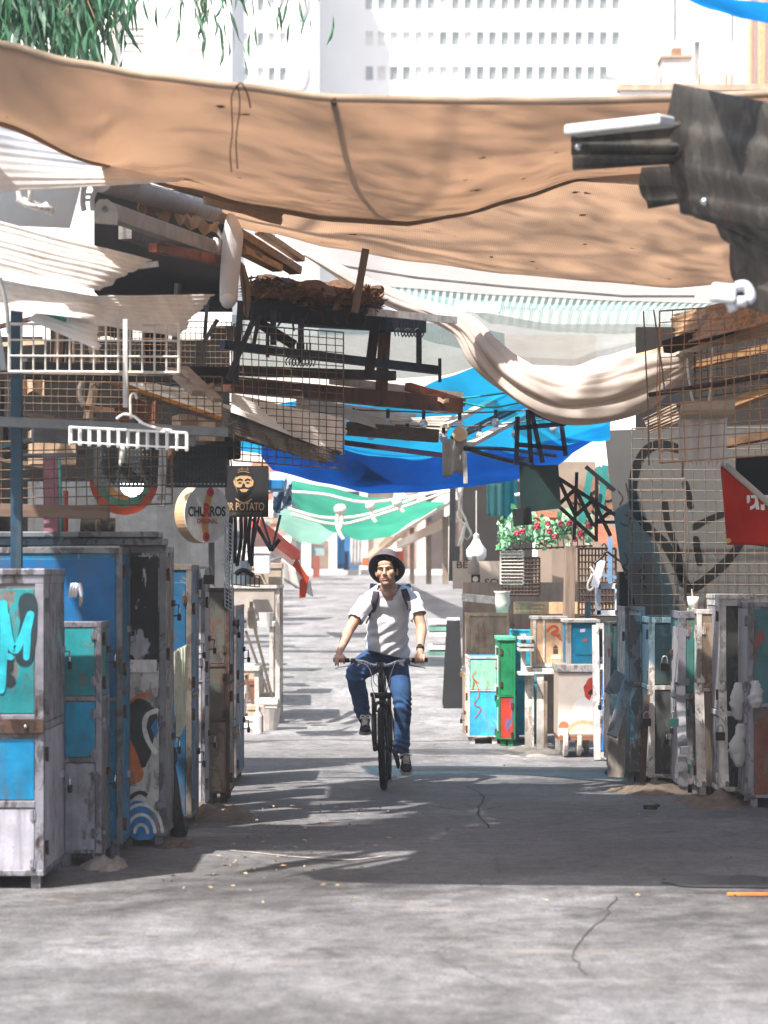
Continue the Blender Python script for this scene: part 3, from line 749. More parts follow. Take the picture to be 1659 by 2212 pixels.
turq = worn('1a8086', '6d6a66', '5b3a2a', .36, 6)
aqua = worn('178db0', '8a7f74', '63402c', .33, 6)
blue = worn('106488', '6c7f8c', '4a3a34', .32, 6)
bluel = worn('0f78a4', '8c9aa2', '5a4636', .3, 5)
deepb = worn('0c4f74', '57646a', '4a3a34', .36, 7)
whitep = worn('9c9aa4', '78747a', '6a5550', .33, 5)
greyp = worn('6f6f72', '555355', '46301f', .4, 6, .45, .3, streak=False)
blackp = worn('1b1b1c', 'b9b5b0', '3a2a24', .3, 5, rustamt=.75)
brownp = worn('4a423b', '6b625a', '5f3a26', .45, 8)
stripes = NT('ribbed_panel')
_w = stripes.wave(14, 'Y', 1.5); stripes.set(stripes.mix(stripes.step(stripes.noise(9, 6, .7, stripes.scl((1, 1, .2))), .55, .66), stripes.ramp(_w, [(.2, lin('6f6f76')), (.6, lin('b3b0b4'))]), lin('8e8176')), .5, .3); stripes.bump(_w, .5, .01); ribbed = stripes.m

# L1 nearest, turquoise graffiti door over a bright blue and grey one
d = 14.8
c1 = cabinet('wide blue cabinet with turquoise graffiti door, nearest at the left edge', -2.95, X(92, d), d, 15.75, Z(1245, d), greyp, silver,
    front=[(.07, .46, whitep), (.46, .84, bluel), (.93, Z(1262, d), turq)], lane=[(.07, .88, whitep), (.88, Z(1250, d), silver)], seed=1, tw=.04, top=silver)
mb = MB(); mb.bx(-2.95, X(92, d) + .012, d - .03, d - .012, .845, .925); ob = mb.build('cross_bar', rustm, c1, bevel=.004)
mb = MB(); mb.ball((X(57, d), d - .035, .885), .012, 10, 6); mb.build('bolt', chrome, c1, smooth=True)
def paint(root, name, strokes, m, nrm=(0, -1, 0)):
    mb = MB()
    for i, (pts, w_) in enumerate(strokes):
        off = V(nrm) * (.0004 * (i + 1))
        mb.ribbon([p + off for p in catmull(pts, 6)], w_, nrm, .0012)
    return mb.build(name, m, root)
dg = d - .0075
Q = lambda u, v, dd=dg: P(u, v, dd)
paint(c1, 'graffiti', [([Q(-22, 1320), Q(-4, 1360), Q(10, 1440)], .1), ([Q(60, 1300), Q(62, 1350), Q(52, 1420)], .1), ([Q(-10, 1450), Q(20, 1470)], .07)], plain('15262c', .6))
paint(c1, 'graffiti', [([Q(7, 1305), Q(9, 1370), Q(6, 1440), Q(2, 1490)], .045), ([Q(12, 1330), Q(22, 1385), Q(33, 1405), Q(46, 1380), Q(66, 1328)], .042), ([Q(66, 1330), Q(60, 1370), Q(57, 1420)], .036), ([Q(-14, 1425), Q(14, 1418), Q(24, 1420)], .034)], plain('1fa4b2', .6, 0, .35, 10)).location += V((0, -.0015, 0))
mb = MB()
for k in range(3): mb.tube([P(150 + 6 * k, 1290, 14.7), P(156 + 6 * k, 1262, 14.7), P(172, 1262 + 4 * k, 14.7), P(176, 1290, 14.7), P(174, 1310, 14.7)], .012, 8)
ob = mb.build('shackle', chrome, c1, smooth=True)
# L2 narrow turquoise/white
d = 16.0
cabinet('narrow cabinet, peeling turquoise above and white below, with rusty hinges', X(128, d), X(217, d), d, 16.45, Z(1345, d), greyp, silver,
    front=[(.06, .62, whitep), (.62, .98, aqua), (.98, Z(1350, d), turq)], lane=[(.06, .98, greyp), (.98, Z(1350, d), turq)], seed=2, tw=.028)
# L3 tall blue
d = 16.55
c3 = cabinet('tall clean blue fridge cabinet with a grey lintel, behind the turquoise ones', -2.75, X(262, d), d, 17.05, Z(1185, d), blue, greyp, front=[(.1, .95, blue), (.95, Z(1200, d), worn('0c5c90', '0f4f70', '3a4a5a', .33, 3, rustamt=.78))], lane=[(.06, 1.0, bluel), (1.0, 1.85, blue)], seed=3, tw=.03, locks=False)
# L4 tall graffiti fridge
d = 17.1; x0, x1 = X(262, d), X(356, d)
c4 = cabinet('tall fridge with chipped black upper door and swirling graffiti on the lower one', x0, x1, d, 17.75, Z(1182, d), worn('2a2826', 'b8b4ae'), greyp,
    front=[(.06, 1.13, worn('b5b1ac', '8a8580', '7a5a40', .38, 8)), (1.14, Z(1195, d), worn('18181a', 'c4c0bb', '2a2422', .36, 5, rustamt=.85, streak=False))], lane=[(.06, 1.1, greyp), (1.1, 1.85, brownp)], seed=4, tw=.035)
dg = d - .0078
mb = MB(); mb.bx(x0 + .05, x1 - .05, d - .016, d - .008, Z(1452, d), Z(1425, d)); mb.build('door_rail', white_metal, c4)
def blob(root, name, pts, m, off=0.0, jag=.012):
    pp = catmull(pts + [pts[0]], 5)[:-1]
    pp = [p + V((noise.noise(p * 23) * jag, 0, noise.noise(p * 23 + V((5, 5, 5))) * jag)) - V((0, off, 0)) for p in pp]
    return MB().prism(pp, (0, -1, 0), .0012).build(name, m, root)
blob(c4, 'peeled_patch', [Q(272, 1385, dg), Q(290, 1362, dg), Q(312, 1368, dg), Q(322, 1390, dg), Q(318, 1412, dg), Q(295, 1418, dg), Q(270, 1412, dg)], whitep, 0, .05)
blk = plain('201f1f', .6, 0, .4, 14); org_ = plain('b05a26', .6, 0, .4, 10); sblu = plain('1b6a9c', .6, 0, .4, 10); swht = plain('c9c6c2', .6, 0, .35, 16)
blob(c4, 'graffiti', [Q(272, 1530, dg), Q(300, 1508, dg), Q(335, 1530, dg), Q(338, 1560, dg), Q(322, 1640, dg), Q(300, 1655, dg), Q(280, 1600, dg), Q(270, 1580, dg)], blk, .0005)
blob(c4, 'graffiti', [Q(268, 1590, dg), Q(282, 1600, dg), Q(300, 1640, dg), Q(310, 1672, dg), Q(300, 1688, dg), Q(268, 1690, dg)], org_, .001)
paint(c4, 'graffiti', [([Q(275, 1530, dg), Q(295, 1508, dg), Q(318, 1500, dg)], .03)], org_)
paint(c4, 'graffiti', [([Q(338, 1535, dg), Q(318, 1545, dg), Q(312, 1570, dg), Q(320, 1600, dg), Q(336, 1625, dg)], .03)], swht).location += V((0, -.002, 0))
blob(c4, 'graffiti', [Q(330, 1560, dg), Q(339, 1550, dg), Q(339, 1595, dg), Q(328, 1580, dg)], sblu, .0022)
blob(c4, 'graffiti', [Q(270, 1800, dg), Q(268, 1760, dg), Q(290, 1730, dg), Q(315, 1738, dg), Q(332, 1770, dg), Q(334, 1806, dg), Q(300, 1815, dg)], sblu, .0005)
for (r_, k) in ((46, 0), (30, 1), (14, 2)):
    paint(c4, 'graffiti', [([Q(305 + r_ * math.cos(a), 1800 - r_ * 1.35 * math.sin(a), dg) for a in [math.pi * (.02 + .94 * i / 8) for i in range(9)]], .02)], swht).location += V((0, -.0012 - k * .0003, 0))
paint(c4, 'graffiti', [([Q(268, 1745, dg), Q(280, 1725, dg), Q(300, 1712, dg), Q(315, 1716, dg)], .025)], blk)
# long grey ledge above
mb = MB(); mb.bx(-3.2, X(352, 17.0), 16.95, 17.4, Z(1178, 17), Z(1162, 17)); mb.bx(-3.2, X(345, 17), 16.9, 17.3, Z(1168, 17) + .02, Z(1166, 17) + .05)
tag(mb.build('ledge_rail', greyp, bevel=.006), 'long dented grey rail lying across the top of the blue fridge', 'rail')
# L5
d = 18.3
c5 = cabinet('deep blue cabinet behind the leaning pale green sheet', X(360, d), X(412, d), d, 19.0, Z(1222, d), deepb, brownp, front=[(.06, .9, deepb), (.9, 1.68, deepb)], lane=[(.06, .9, deepb), (.9, 1.6, blue)], seed=5)
mb = MB(); mb.corr(P(372, 1410, 18.05), P(403, 1392, 18.15), P(403, 1560, 18.1), P(382, 1604, 18.0), 7, .006, per=5)
tag(mb.build('ribbed_sheet', plain('b4b8a4', .6, 0, .25, 9)), 'pale green ribbed sheet leaning against the deep blue cabinet', 'sheet')
mb = MB(); g = []
for i in range(10):
    t = i / 9; g.append((P(368 + 12 * t, 1640, 17.95), t))
pts = [P(372, 1650, 17.9), P(374, 1700, 17.8), P(376, 1760, 17.75), P(380, 1800, 17.8)]
mb.tube(catmull(pts, 5), [.02 + .004 * i for i in range(16)], 10)
mb.tube(catmull([P(372, 1560, 17.9), P(366, 1600, 17.85), P(380, 1630, 17.85), P(374, 1660, 17.85)], 4), .012, 6)
tag(mb.build('rolled_tarp', plain('1a1a1e', .6, 0, .4, 12), smooth=True), 'black rolled sheet hanging at the corner of the graffiti fridge', 'rolled sheet')
# L6
d = 19.4
c6 = cabinet('narrow cabinet of white and blue striped ribbed metal', X(406, d), X(441, d), d, 19.9, Z(1250, d), greyp, silver, front=[(.06, .95, ribbed), (.95, 1.64, ribbed)], lane=[(.06, .95, whitep), (.95, 1.6, ribbed)], seed=6, tw=.014)
for (u, v, s_) in ((425, 1262, .085), (452, 1252, .075)):
    L = MB(); Sh = MB(); padlock(L, Sh, P(u, v, 19.2), s_, 'y'); lk = L.build('padlock', plain('2a2220', .4, .4), None, bevel=.006); Sh2 = Sh.build('shackle', galv, None, smooth=True)
    Sh2.location = V(Sh2.location) - V(lk.location); Sh2.parent = lk
    tag(lk, 'large dark padlock hooked over the striped cabinet, ' + ('lower of the two' if u < 430 else 'upper of the two'), 'padlock', 'padlocks on the striped cabinet')
mb = MB(); mb.tube([P(410, 1300, 19.25), P(410, 1232, 19.25), P(418, 1226, 19.25), P(448, 1226, 19.25), P(450, 1252, 19.2)], .008, 6); ob = mb.build('hasp', galv, None, smooth=True); adopt(ob, c6)
# L7 rusty brown
d = 20.4
cabinet('rusty grey brown cabinet standing last in the left front row', X(440, d), X(494, d), d, 21.0, Z(1272, d), brownp, rustm, front=[(.06, .62, brownp), (.62, 1.03, worn('4b463f', '35503f', '5a3a28', .4, 7)), (1.03, 1.6, worn('504f4a', '3c3a38', '5a3a28', .4, 7))], lane=[(.06, .9, brownp), (.9, 1.58, deepb)], seed=7, tw=.022)
cabinet('dark teal cabinet with many latches behind the rusty brown one', X(470, 22.0), X(509, 22.0), 22.0, 23.2, Z(1310, 22), deepb, brownp, front=[(.06, .8, brownp), (.8, 1.42, deepb)], lane=[(.06, .8, deepb), (.8, 1.4, deepb)], seed=8)

# ---------------------------------------------------------------- left stall: walls, frames, wire panels
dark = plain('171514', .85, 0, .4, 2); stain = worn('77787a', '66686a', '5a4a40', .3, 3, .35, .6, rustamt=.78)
def wall(label, x0, x1, y0, y1, z0, z1, m, cat='wall', name='stall_wall'):
    return tag(MB().bx(x0, x1, y0, y1, z0, z1).build(name, m), label, cat)
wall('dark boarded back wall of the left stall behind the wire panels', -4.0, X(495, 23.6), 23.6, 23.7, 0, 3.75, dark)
wall('stained grey metal shutter wall above the left cabinets', X(60, 23.4), X(492, 23.4), 23.4, 23.48, .02, Z(1040, 23.4), stain)
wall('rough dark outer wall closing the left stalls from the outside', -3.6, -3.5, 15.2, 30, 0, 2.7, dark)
# vertical posts and rails
def pole(label, pts, r, m, cat='post', name='steel_post', sq=True, group=None):
    mb = MB()
    for a, b in zip(pts, pts[1:]):
        if sq: mb.bar(a, b, r * 2)
        else: mb.tube([a, b], r, 8)
    return tag(mb.build(name, m, bevel=.003 if sq else 0, smooth=not sq), label, cat, group)
pole('square dark blue post rising beside the left wire panel', [P(36, 1245, 15.9), P(36, 640, 15.9)], .032, worn('1e3e50', '3a2f2a', '6a3a28', .36, 9))
pole('slim white pole hanging down in front of the left wire panel', [P(271, 690, 15.0), P(271, 880, 15.0)], .013, white_metal)
pole('grey plastic downpipe stub hanging from the left rails', [P(353, 970, 17.6), P(348, 1095, 17.6)], .026, greyp, 'pipe', 'pipe_stub')
pole('long grey aluminium rail across the left stall, upper', [P(-60, 908, 15.6), P(488, 934, 16.6)], .028, galv, 'rail', 'awning_rail')
pole('long grey channel rail across the left stall, lower', [P(70, 940, 16.2), P(420, 950, 16.5)], .042, greyp, 'rail', 'awning_rail')
pole('short grey tube below the channel rail', [P(45, 985, 16.0), P(165, 983, 16.0)], .014, greyp, 'tube', 'short_tube', False)
pole('thick brown wooden bar in front of the grey shutter wall', [P(-40, 1101, 16.6), P(236, 1108, 16.6)], .04, wood('6a574c'), 'bar', 'wooden_bar')
pole('black beam crossing behind the left wire panels', [P(50, 800, 17.8), P(500, 812, 18.4)], .055, plain('1a1a1c', .7), 'beam', 'steel_beam')
pole('mauve post wrapped in tape with a teal edge', [P(112, 980, 17.0), P(112, 1165, 17.0)], .045, plain('8f5f6c', .6, 0, .4, 8), 'post', 'taped_post')
pole('thin teal pipe beside the mauve post', [P(128, 985, 16.95), P(134, 1165, 16.95)], .01, plain('3a9c94', .5), 'pipe', 'thin_pipe', False)
pole('thin red pipe beside the mauve post', [P(142, 1060, 16.95), P(142, 1165, 16.95)], .016, plain('a8402c', .5), 'pipe', 'thin_pipe', False)
mb = MB(); mb.tube([P(175, 1135, 17.3), P(248, 1139, 17.3)], .055, 14); mb.tube([P(208, 1137, 17.2), P(218, 1137, 17.2)], .075, 14)
tag(mb.build('pipe_joint', worn('4f4a44', '8a7f60', '6a4a30', .4, 12), smooth=True), 'dull pipe joint lying on the rail above the fridge', 'pipe')
def wires(label, u0, u1, v0, v1, d, nx, nz, r, m, skew=0, jit=0, dd=0, group='welded wire panels'):
    a = P(u0, v1, d); b = P(u1, v1 + skew, d + dd); c = P(u0, v0, d)
    mb = MB(); mb.grid(a, b - a, c - a, nx, nz, r, jit)
    for p, q in ((a, b), (c, c + b - a), (a, c), (b, b + c - a)): mb.tube([p, q], r * 1.7, 6)
    return tag(mb.build('wire_panel', m), label, 'wire panel', group)
wires('white painted wire panel under the corrugated sheets at left', 20, 386, 700, 803, 15.4, 14, 3, .0055, white_wire, 2)
wires('rusty wire panel behind the white one, upper left', -20, 480, 806, 902, 17.2, 27, 6, .0032, rust_wire, 8, .01)
wires('rusty wire panel hanging from the lower left rails', -20, 372, 955, 1098, 16.9, 17, 7, .0036, rust_wire, -10, .01)
wires('fine dark wire panel deep in the left stall', 150, 500, 690, 806, 18.8, 32, 9, .0026, rust_wire, 6, .01)
wires('rusty hanging wire panel beside the string lights', 505, 742, 700, 995, 18.6, 13, 20, .0033, rust_wire, 18, .015)
wires('white cage frame panel at the edge of the left shutter', 486, 502, 1125, 1310, 20.0, 2, 22, .004, plain('aeb6bc', .5, .3), 10)
# pegboard
d = 18.9
pb = thing('perforated_panel', 'black perforated panel with rows of square holes above the rainbow arc', 'panel', P(345, 1050, d))
x0, x1, z0, z1 = X(205, d), X(488, d), Z(1050, d), Z(966, d); nx, nz = 34, 8; mb = MB()
sx = (x1 - x0) / nx; sz = (z1 - z0) / nz
for i in range(nx + 1): mb.bx(x0 + i * sx - sx * .31, x0 + i * sx + sx * .31, d - .004, d + .004, z0, z1)
for k in range(nz + 1): mb.bx(x0, x1, d - .0055, d + .0055, z0 + k * sz - sz * .31, z0 + k * sz + sz * .31)
mb.build('sheet', plain('1f2729', .6), pb)
MB().bx(x0, x1, d + .05, d + .06, z0 + .02, z1).build('backing', worn('6a6a62', '4a4a46', '6a5440', .4, 4), pb)  # paler sheet, the light in the holes is put into its colour
# rainbow arc
d = 19.5; ra = thing('rainbow_sign', 'faded half ring sign in red, green and orange stripes', 'sign', P(265, 1110, d))
for k, (ro, ri, m) in enumerate(((74, 58, plain('b8451f', .6, 0, .4, 12)), (57.5, 42, plain('3f7f62', .6, 0, .4, 12)), (41.5, 28, plain('c08240', .6, 0, .4, 12)))):
    n = 24; a_ = [math.pi + math.pi * i / n for i in range(n + 1)]
    pts = [P(268 + ro * math.cos(t), 1037 - ro * math.sin(t) * 1.02, d) for t in a_] + [P(268 + ri * math.cos(t), 1037 - ri * math.sin(t) * 1.02, d) for t in a_[::-1]]
    MB().prism(pts, (0, -1, 0), .02).build('arc_band', m, ra)
MB().prism([P(232, 1118, d), P(252, 1118, d), P(205, 1165, d), P(185, 1165, d)], (0, -1, 0), .015).build('tail_stripe', plain('b07a34', .6), ra)
# lit floodlight
lp = thing('floodlight', 'lit bluish white LED floodlight in front of the rainbow arc', 'lamp', P(285, 1060, 19.2))
c = P(285, 1048, 19.2); mb = MB(); mb.lathe(c + V((0, .06, 0)), [(.05, 0), (.085, .02), (.088, .05)], 20, (0, -1, 0)); mb.build('housing', plain('2a3550', .4), lp, smooth=True)
mb = MB(); mb.lathe(c + V((0, .012, 0)), [(.08, 0), (.083, .01), (.06, .03), (.02, .036)], 20, (0, -1, 0)); mb.build('lens', emit('dfe6ff', 5), lp, smooth=True)
mb = MB()
for i in range(5):
    for k in range(2): mb.ball(c + V((-.06 + .03 * i, -.0, .095 + .028 * k)), .011, 8, 5)
mb.build('led', emit('8fa4ff', 2.5), lp)
# churros drum sign
d = 21.0; cs = thing('drum_sign', 'round white drum sign reading CHURROS ORIGINAL on a post', 'sign', P(450, 1240, d))
n_ = V((.70, -.714, 0)).normalized(); r_ = V((.714, .70, 0)).normalized(); up = V((0, 0, 1)); cc = P(446, 1110, d); rad = 63.5 / S(d)
mb = MB(); mb.lathe(cc - n_ * .12, [(rad * .97, 0), (rad, .006), (rad, .12)], 48, n_); mb.build('drum', plain('bd9c78', .5, 0, .12, 3), cs, bevel=.003)
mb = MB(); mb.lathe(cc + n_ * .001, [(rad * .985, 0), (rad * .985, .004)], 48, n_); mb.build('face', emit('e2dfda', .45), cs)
mb = MB(); mb.lathe(cc + n_ * .0, [(rad * 1.0, 0), (rad * 1.0, .008), (rad * .965, .008), (rad * .965, .006)], 48, n_); mb.build('rim', plain('cfc9c0', .4), cs)
def onf(x, y, k=.006): return cc + n_ * k + r_ * x + up * y
def flatpoly(pts, k, m, name, th=.0012): return MB().prism([onf(x, y, k) for x, y in pts], n_, th).build(name, m, cs)
ch_o = plain('cf9048', .6, 0, .15, 20); ch_r = plain('b8302a', .6); navy = plain('27253c', .5)
spn = catmull([V((.035, .175, 0)), V((0, .06, 0)), V((-.02, -.06, 0)), V((-.01, -.185, 0))], 6); Lp = []; Rp = []
for i, p in enumerate(spn):
    t = (spn[min(i + 1, len(spn) - 1)] - spn[max(i - 1, 0)]).normalized(); s_ = V((-t.y, t.x, 0)); Lp.append((p.x + s_.x * .034, p.y + s_.y * .034)); Rp.append((p.x - s_.x * .034, p.y - s_.y * .034))
for i in range(len(spn) - 1): pass
flatpoly(Lp + Rp[::-1], .0055, ch_o, 'churro')
for (x, y) in ((.035, .168), (-.01, -.178)):
    flatpoly([(x + .036 * math.cos(a), y + .036 * math.sin(a)) for a in [i * .3 for i in range(21)]], .007, ch_r, 'churro_end')
    flatpoly([(x + .013 * math.cos(a), y + .013 * math.sin(a)) for a in [i * .4 for i in range(16)]], .0084, plain('7a2a24', .6), 'churro_end')
for o_ in (-.017, 0, .017):
    mb = MB(); mb.ribbon([onf(p.x + o_, p.y, .0068) for p in spn[2:-2]], .003, n_, .0006); mb.build('churro', plain('9a6428', .6), cs)
text('CHU', onf(-.106, .016, .0085), r_, up, .078, navy, 'lettering', cs, .001, .035, .8)
text('R', onf(-.004, .028, .0095), r_, up, .105, ch_r, 'lettering', cs, .001, .045, .8)
text('ROS', onf(.106, .022, .0085), r_, up, .078, navy, 'lettering', cs, .001, .035, .86)
text('ORIGINAL', onf(-.0, -.056, .0095), r_, up, .038, ch_r, 'lettering', cs, .001, .02, .9)
MB().bar(P(457, 1172, d + .1), P(458, 1300, d + .1), .045).build('post', greyp, cs)
# potato sign
d = 21.4; ms = thing('hanging_sign', 'square black sign with a laughing bearded face above MR POTATO', 'sign', P(533, 1117, d))
MB().bx(X(486, d), X(580, d), d, d + .03, Z(1117, d), Z(1006, d)).build('board', plain('1d1c1d', .6, 0, .2, 3), ms, bevel=.003)
tan_p = plain('c8a274', .6); E = V((1, 0, 0)); 
text('MR POTATO', P(527, 1094, d - .004), E, up, .062, tan_p, 'lettering', ms, .001, .012, .66)
text('KOREAN STREET FOOD', P(529, 1110, d - .004), E, up, .024, plain('6d5d4a', .6), 'lettering', ms, .001, 0, .72)
def fs(pts, name='emblem', m=tan_p, k=.004): return MB().prism([P(u, v, d - k) for u, v in pts], (0, -1, 0), .001).build(name, m, ms)
bk = plain('19181a', .6)
fs([(508, 1030), (513, 1020), (525, 1017), (538, 1020), (543, 1030), (544, 1050), (540, 1062), (533, 1070), (523, 1072), (514, 1066), (509, 1052)])
fs([(506, 1034), (504, 1040), (507, 1050), (509, 1048)]); fs([(545, 1034), (548, 1040), (546, 1050), (543, 1048)])
fs([(508, 1031), (512, 1021), (526, 1018), (540, 1022), (544, 1031), (535, 1027), (518, 1027)], m=bk, k=.0055)      # hair
for cx in (518, 535): fs([(cx - 7, 1037), (cx, 1033), (cx + 7, 1036), (cx + 5, 1039), (cx, 1037), (cx - 5, 1040)], m=bk, k=.0055); fs([(cx - 5, 1043), (cx, 1041), (cx + 5, 1043), (cx, 1045)], m=bk, k=.0055)
fs([(510, 1052), (518, 1053), (526, 1051), (536, 1053), (543, 1051), (540, 1063), (532, 1071), (522, 1072), (514, 1066)], m=bk, k=.0055)   # beard
fs([(517, 1057), (527, 1056), (537, 1057), (532, 1063), (522, 1063)], k=.007)
fs([(525, 1044), (528, 1044), (530, 1051), (522, 1051)], m=bk, k=.0055)
mb = MB(); mb.ribbon([P(510 + 33 * t, 1078 + 8 * math.sin(math.pi * t), d - .004) for t in [i / 10 for i in range(11)]], .01, (0, -1, 0), .001); mb.build('emblem', tan_p, ms)
for k in range(4): fs([(512 + 6 * k, 1017 - 3 * (k % 3)), (517 + 6 * k, 1012 - 4 * (k % 2)), (520 + 6 * k, 1016)], m=plain('6d5d4a', .6))
mb = MB(); mb.tube([P(500, 1006, d), P(498, 985, d)], .006, 6); mb.tube([P(566, 1006, d), P(568, 985, d)], .006, 6); mb.build('hanger', steel_dark, ms)
# accordion bracket
mb = MB()
pts = [P(540, 1205, 21.9), P(562, 1105, 21.9), P(588, 1188, 21.9), P(606, 1112, 21.9)]
for a, b in zip(pts, pts[1:]): mb.bar(a, b, .02, .03)
pts = [P(546, 1120, 21.93), P(586, 1190, 21.93), P(604, 1165, 21.93)]
for a, b in zip(pts, pts[1:]): mb.bar(a, b, .02, .03)
tag(mb.build('folding_bracket', steel_dark), 'black folding scissor bracket hanging under the bearded face sign', 'bracket')
for k, u in enumerate((500, 508, 520, 531, 541, 551)):
    mb = MB(); mb.tube(catmull([P(u, 1117, 21.2), P(u - 2 + 3 * math.sin(k), 1165, 21.15), P(u - 5 + 4 * math.sin(k * 2), 1210 + 6 * (k % 3), 21.2)], 5), .016, 6)
    tag(mb.build('hanging_strap', plain('22242c', .7), smooth=True), 'dark strap dangling below the bearded face sign', 'strap', 'dark straps below the sign')
mb = MB(); mb.grid(P(500, 1262, 21.0), P(560, 1268, 21.3) - P(500, 1262, 21.0), P(500, 1238, 21.0) - P(500, 1262, 21.0), 6, 1, .004); mb.tube(catmull([P(510, 1240, 20.9), P(525, 1232, 20.9), P(548, 1244, 20.9)], 5), .02, 8)
tag(mb.build('shackle_chain', steel_dark), 'dark metal clamp bundle at the edge of the left cabinets', 'clamp')

# white plastic rack over the rails
rk = MB(); a, b = P(150, 955, 15.5), P(402, 968, 15.2)
for k in range(13):
    p = a.lerp(b, k / 12); rk.tube([p, p + V((0, 0, -.012)), p + V((0, .1, -.01)), p + V((0, .1, .09))], .006, 6); rk.tube([p, p + V((0, 0, .085))], .0055, 6)
rk.tube([a, b], .006, 6); rk.tube([a + V((0, 0, .085)), b + V((0, 0, .085))], .008, 6); rk.tube([a + V((0, .1, .09)), b + V((0, .1, .09))], .008, 6)
rk.tube(catmull([P(252, 905, 15.3), P(268, 895, 15.3), P(290, 900, 15.25), P(310, 915, 15.2), P(340, 925, 15.2), P(370, 930, 15.2)], 5), .008, 8)
tag(rk.build('hook_rack', plain('d4d2cf', .45), smooth=False), 'white plastic hook rack hung over the left rails', 'rack')
mb = MB(); mb.tube(catmull([P(283, 905, 15.3), P(282, 860, 15.3), P(290, 850, 15.3), P(296, 862, 15.3)], 6), .008, 6); mb.tube([P(265, 960, 15.4), P(262, 1000, 15.4)], .016, 8); mb.tube([P(262, 1000, 15.4), P(258, 1000, 15.4)], .02, 8)
tag(mb.build('hanging_hook', white_wire, smooth=True), 'white hook hanging from the plastic rack', 'hook')

# ---------------------------------------------------------------- left roofs
def roof_mat(hexc, k=.25): return worn(hexc, '8a847c', '7a5c44', .36, 4, .5, .05)
wsheet = plain('e6e4e2', .5, 0, .14, 5); dsheet = plain('dedad4', .55, 0, .22, 7)
def corr(label, a, b, c, d, n, amp, m, rag=0, cat='roof sheet', name='corrugated_sheet', seed=0, group='corrugated roof sheets', **k):
    mb = MB(); mb.corr(a, b, c, d, n, amp, rag=rag, seed=seed, **k)
    return tag(mb.build(name, m, smooth=True), label, cat, group)
corr('broad white roof sheet at upper left just under the brown shade cloth', P(-90, 225, 13.75), P(-90, 420, 13.55), P(385, 392, 15.2), P(450, 368, 15.6), 9, .0025, wsheet, .04, seed=1)
mb = MB(); mb.sheet([[P(-60 + 250 * i / 10 + (10 if j > 5 else 0) * 0 - 40 * (j / 8) * (i / 10), 335 + 150 * j / 8 + 8 * i / 10 - 20 * (1 - j / 8) * (1 - i / 10), 14.6 + .5 * i / 10) for j in range(9)] for i in range(11)], .01)
tag(mb.build('white_board', plain('c9cdcf', .6, 0, .12, 3)), 'plain white board standing under the upper left roof sheet', 'board')
mb = MB(); mb.bar(P(65, 385, 14.4), P(65, 440, 14.4), .022); mb.bar(P(40, 430, 14.4), P(110, 455, 14.6), .03); mb.tube(catmull([P(40, 405, 14.3), P(46, 432, 14.3), P(70, 446, 14.3), P(112, 452, 14.4)], 5), .016, 8); mb.bar(P(96, 440, 14.4), P(112, 462, 14.4), .05, .03)
tag(mb.build('roof_bracket', white_metal, smooth=True), 'blurred white bracket on the white board at far left', 'bracket')
corr('white corrugated sheet pointing right, middle of the three at left', P(-80, 460, 14.3), P(-80, 560, 14.05), P(212, 627, 14.9), P(332, 563, 15.5), 8, .007, dsheet, .03, seed=2)
corr('long low white corrugated sheet reaching furthest right at left', P(180, 640, 14.95), P(150, 690, 14.7), P(382, 728, 15.7), P(462, 636, 16.3), 9, .007, dsheet, .04, seed=3)
corr('narrow white corrugated strip under the middle left sheet', P(-80, 590, 14.2), P(-80, 660, 14.0), P(205, 690, 14.75), P(205, 640, 14.95), 5, .007, dsheet, .03, seed=4)
corr('small torn white sheet hanging by the white wire panel', P(90, 668, 14.6), P(60, 690, 14.5), P(214, 757, 14.75), P(212, 690, 14.95), 5, .006, wsheet, .05, seed=5)
pole('teal strip of plastic caught under the hanging torn sheet', [P(85, 672, 14.6), P(142, 692, 14.7)], .011, plain('1f9c94', .5), 'strip', 'plastic_strip')
pole('white bar beside the middle left sheet', [P(300, 575, 15.9), P(342, 570, 15.9)], .016, white_metal, 'bar', 'white_bar')
mb = MB(); mb.bar(P(-20, 620, 14.3), P(8, 800, 14.3), .03); mb.tube(catmull([P(0, 600, 14.2), P(14, 660, 14.2), P(18, 720, 14.2)], 5), .012, 6)
tag(mb.build('slanted_strut', galv), 'slanted grey strut at the left edge of the view', 'strut')
# awning cassette
aw = thing('awning_roller', 'rolled awning tube in white end bracket with folded arm', 'awning', P(220, 470, 15.9))
a, b = P(218, 394, 15.9), P(492, 468, 18.8)
mb = MB(); mb.tube([a, b], .062, 20); mb.build('roller', plain('8a7f78', .7, 0, .2, 6), aw, smooth=True)
mb = MB(); mb.bar(a + V((0, 0, .058)), b + V((0, 0, .058)), .05, .02); mb.build('cover_strip', white_metal, aw)
mb = MB(); mb.lathe(a + V((0, -.03, 0)), [(.055, 0), (.06, .004), (.06, .03)], 22, (0, 1, 0)); mb.lathe(a + V((0, -.045, 0)), [(.022, 0), (.03, .004), (.03, .03)], 14, (0, 1, 0))
mb.tube(catmull([P(236, 378, 15.85), P(215, 374, 15.85), P(192, 388, 15.85), P(181, 410, 15.85), P(179, 440, 15.85), P(182, 455, 15.85)], 6), .017, 8)
mb.tube(catmull([P(206, 412, 15.85), P(199, 430, 15.85), P(200, 455, 15.85)], 5), .014, 8)
for v in (420, 432): mb.tube([P(181, v, 15.85), P(202, v, 15.85)], .009, 6)
mb.build('end_bracket', plain('d6d3d0', .4), aw, smooth=True)
mb = MB(); pts = [P(204, 480, 15.95), P(206, 440, 15.95), P(214, 430, 15.95), P(232, 430, 15.95), P(246, 440, 15.95), P(252, 458, 15.95), P(252, 484, 15.95)]; mb.prism(pts, (0, 1, 0), .06)
mb.build('end_plate', plain('cfc8c0', .5), aw, bevel=.004)
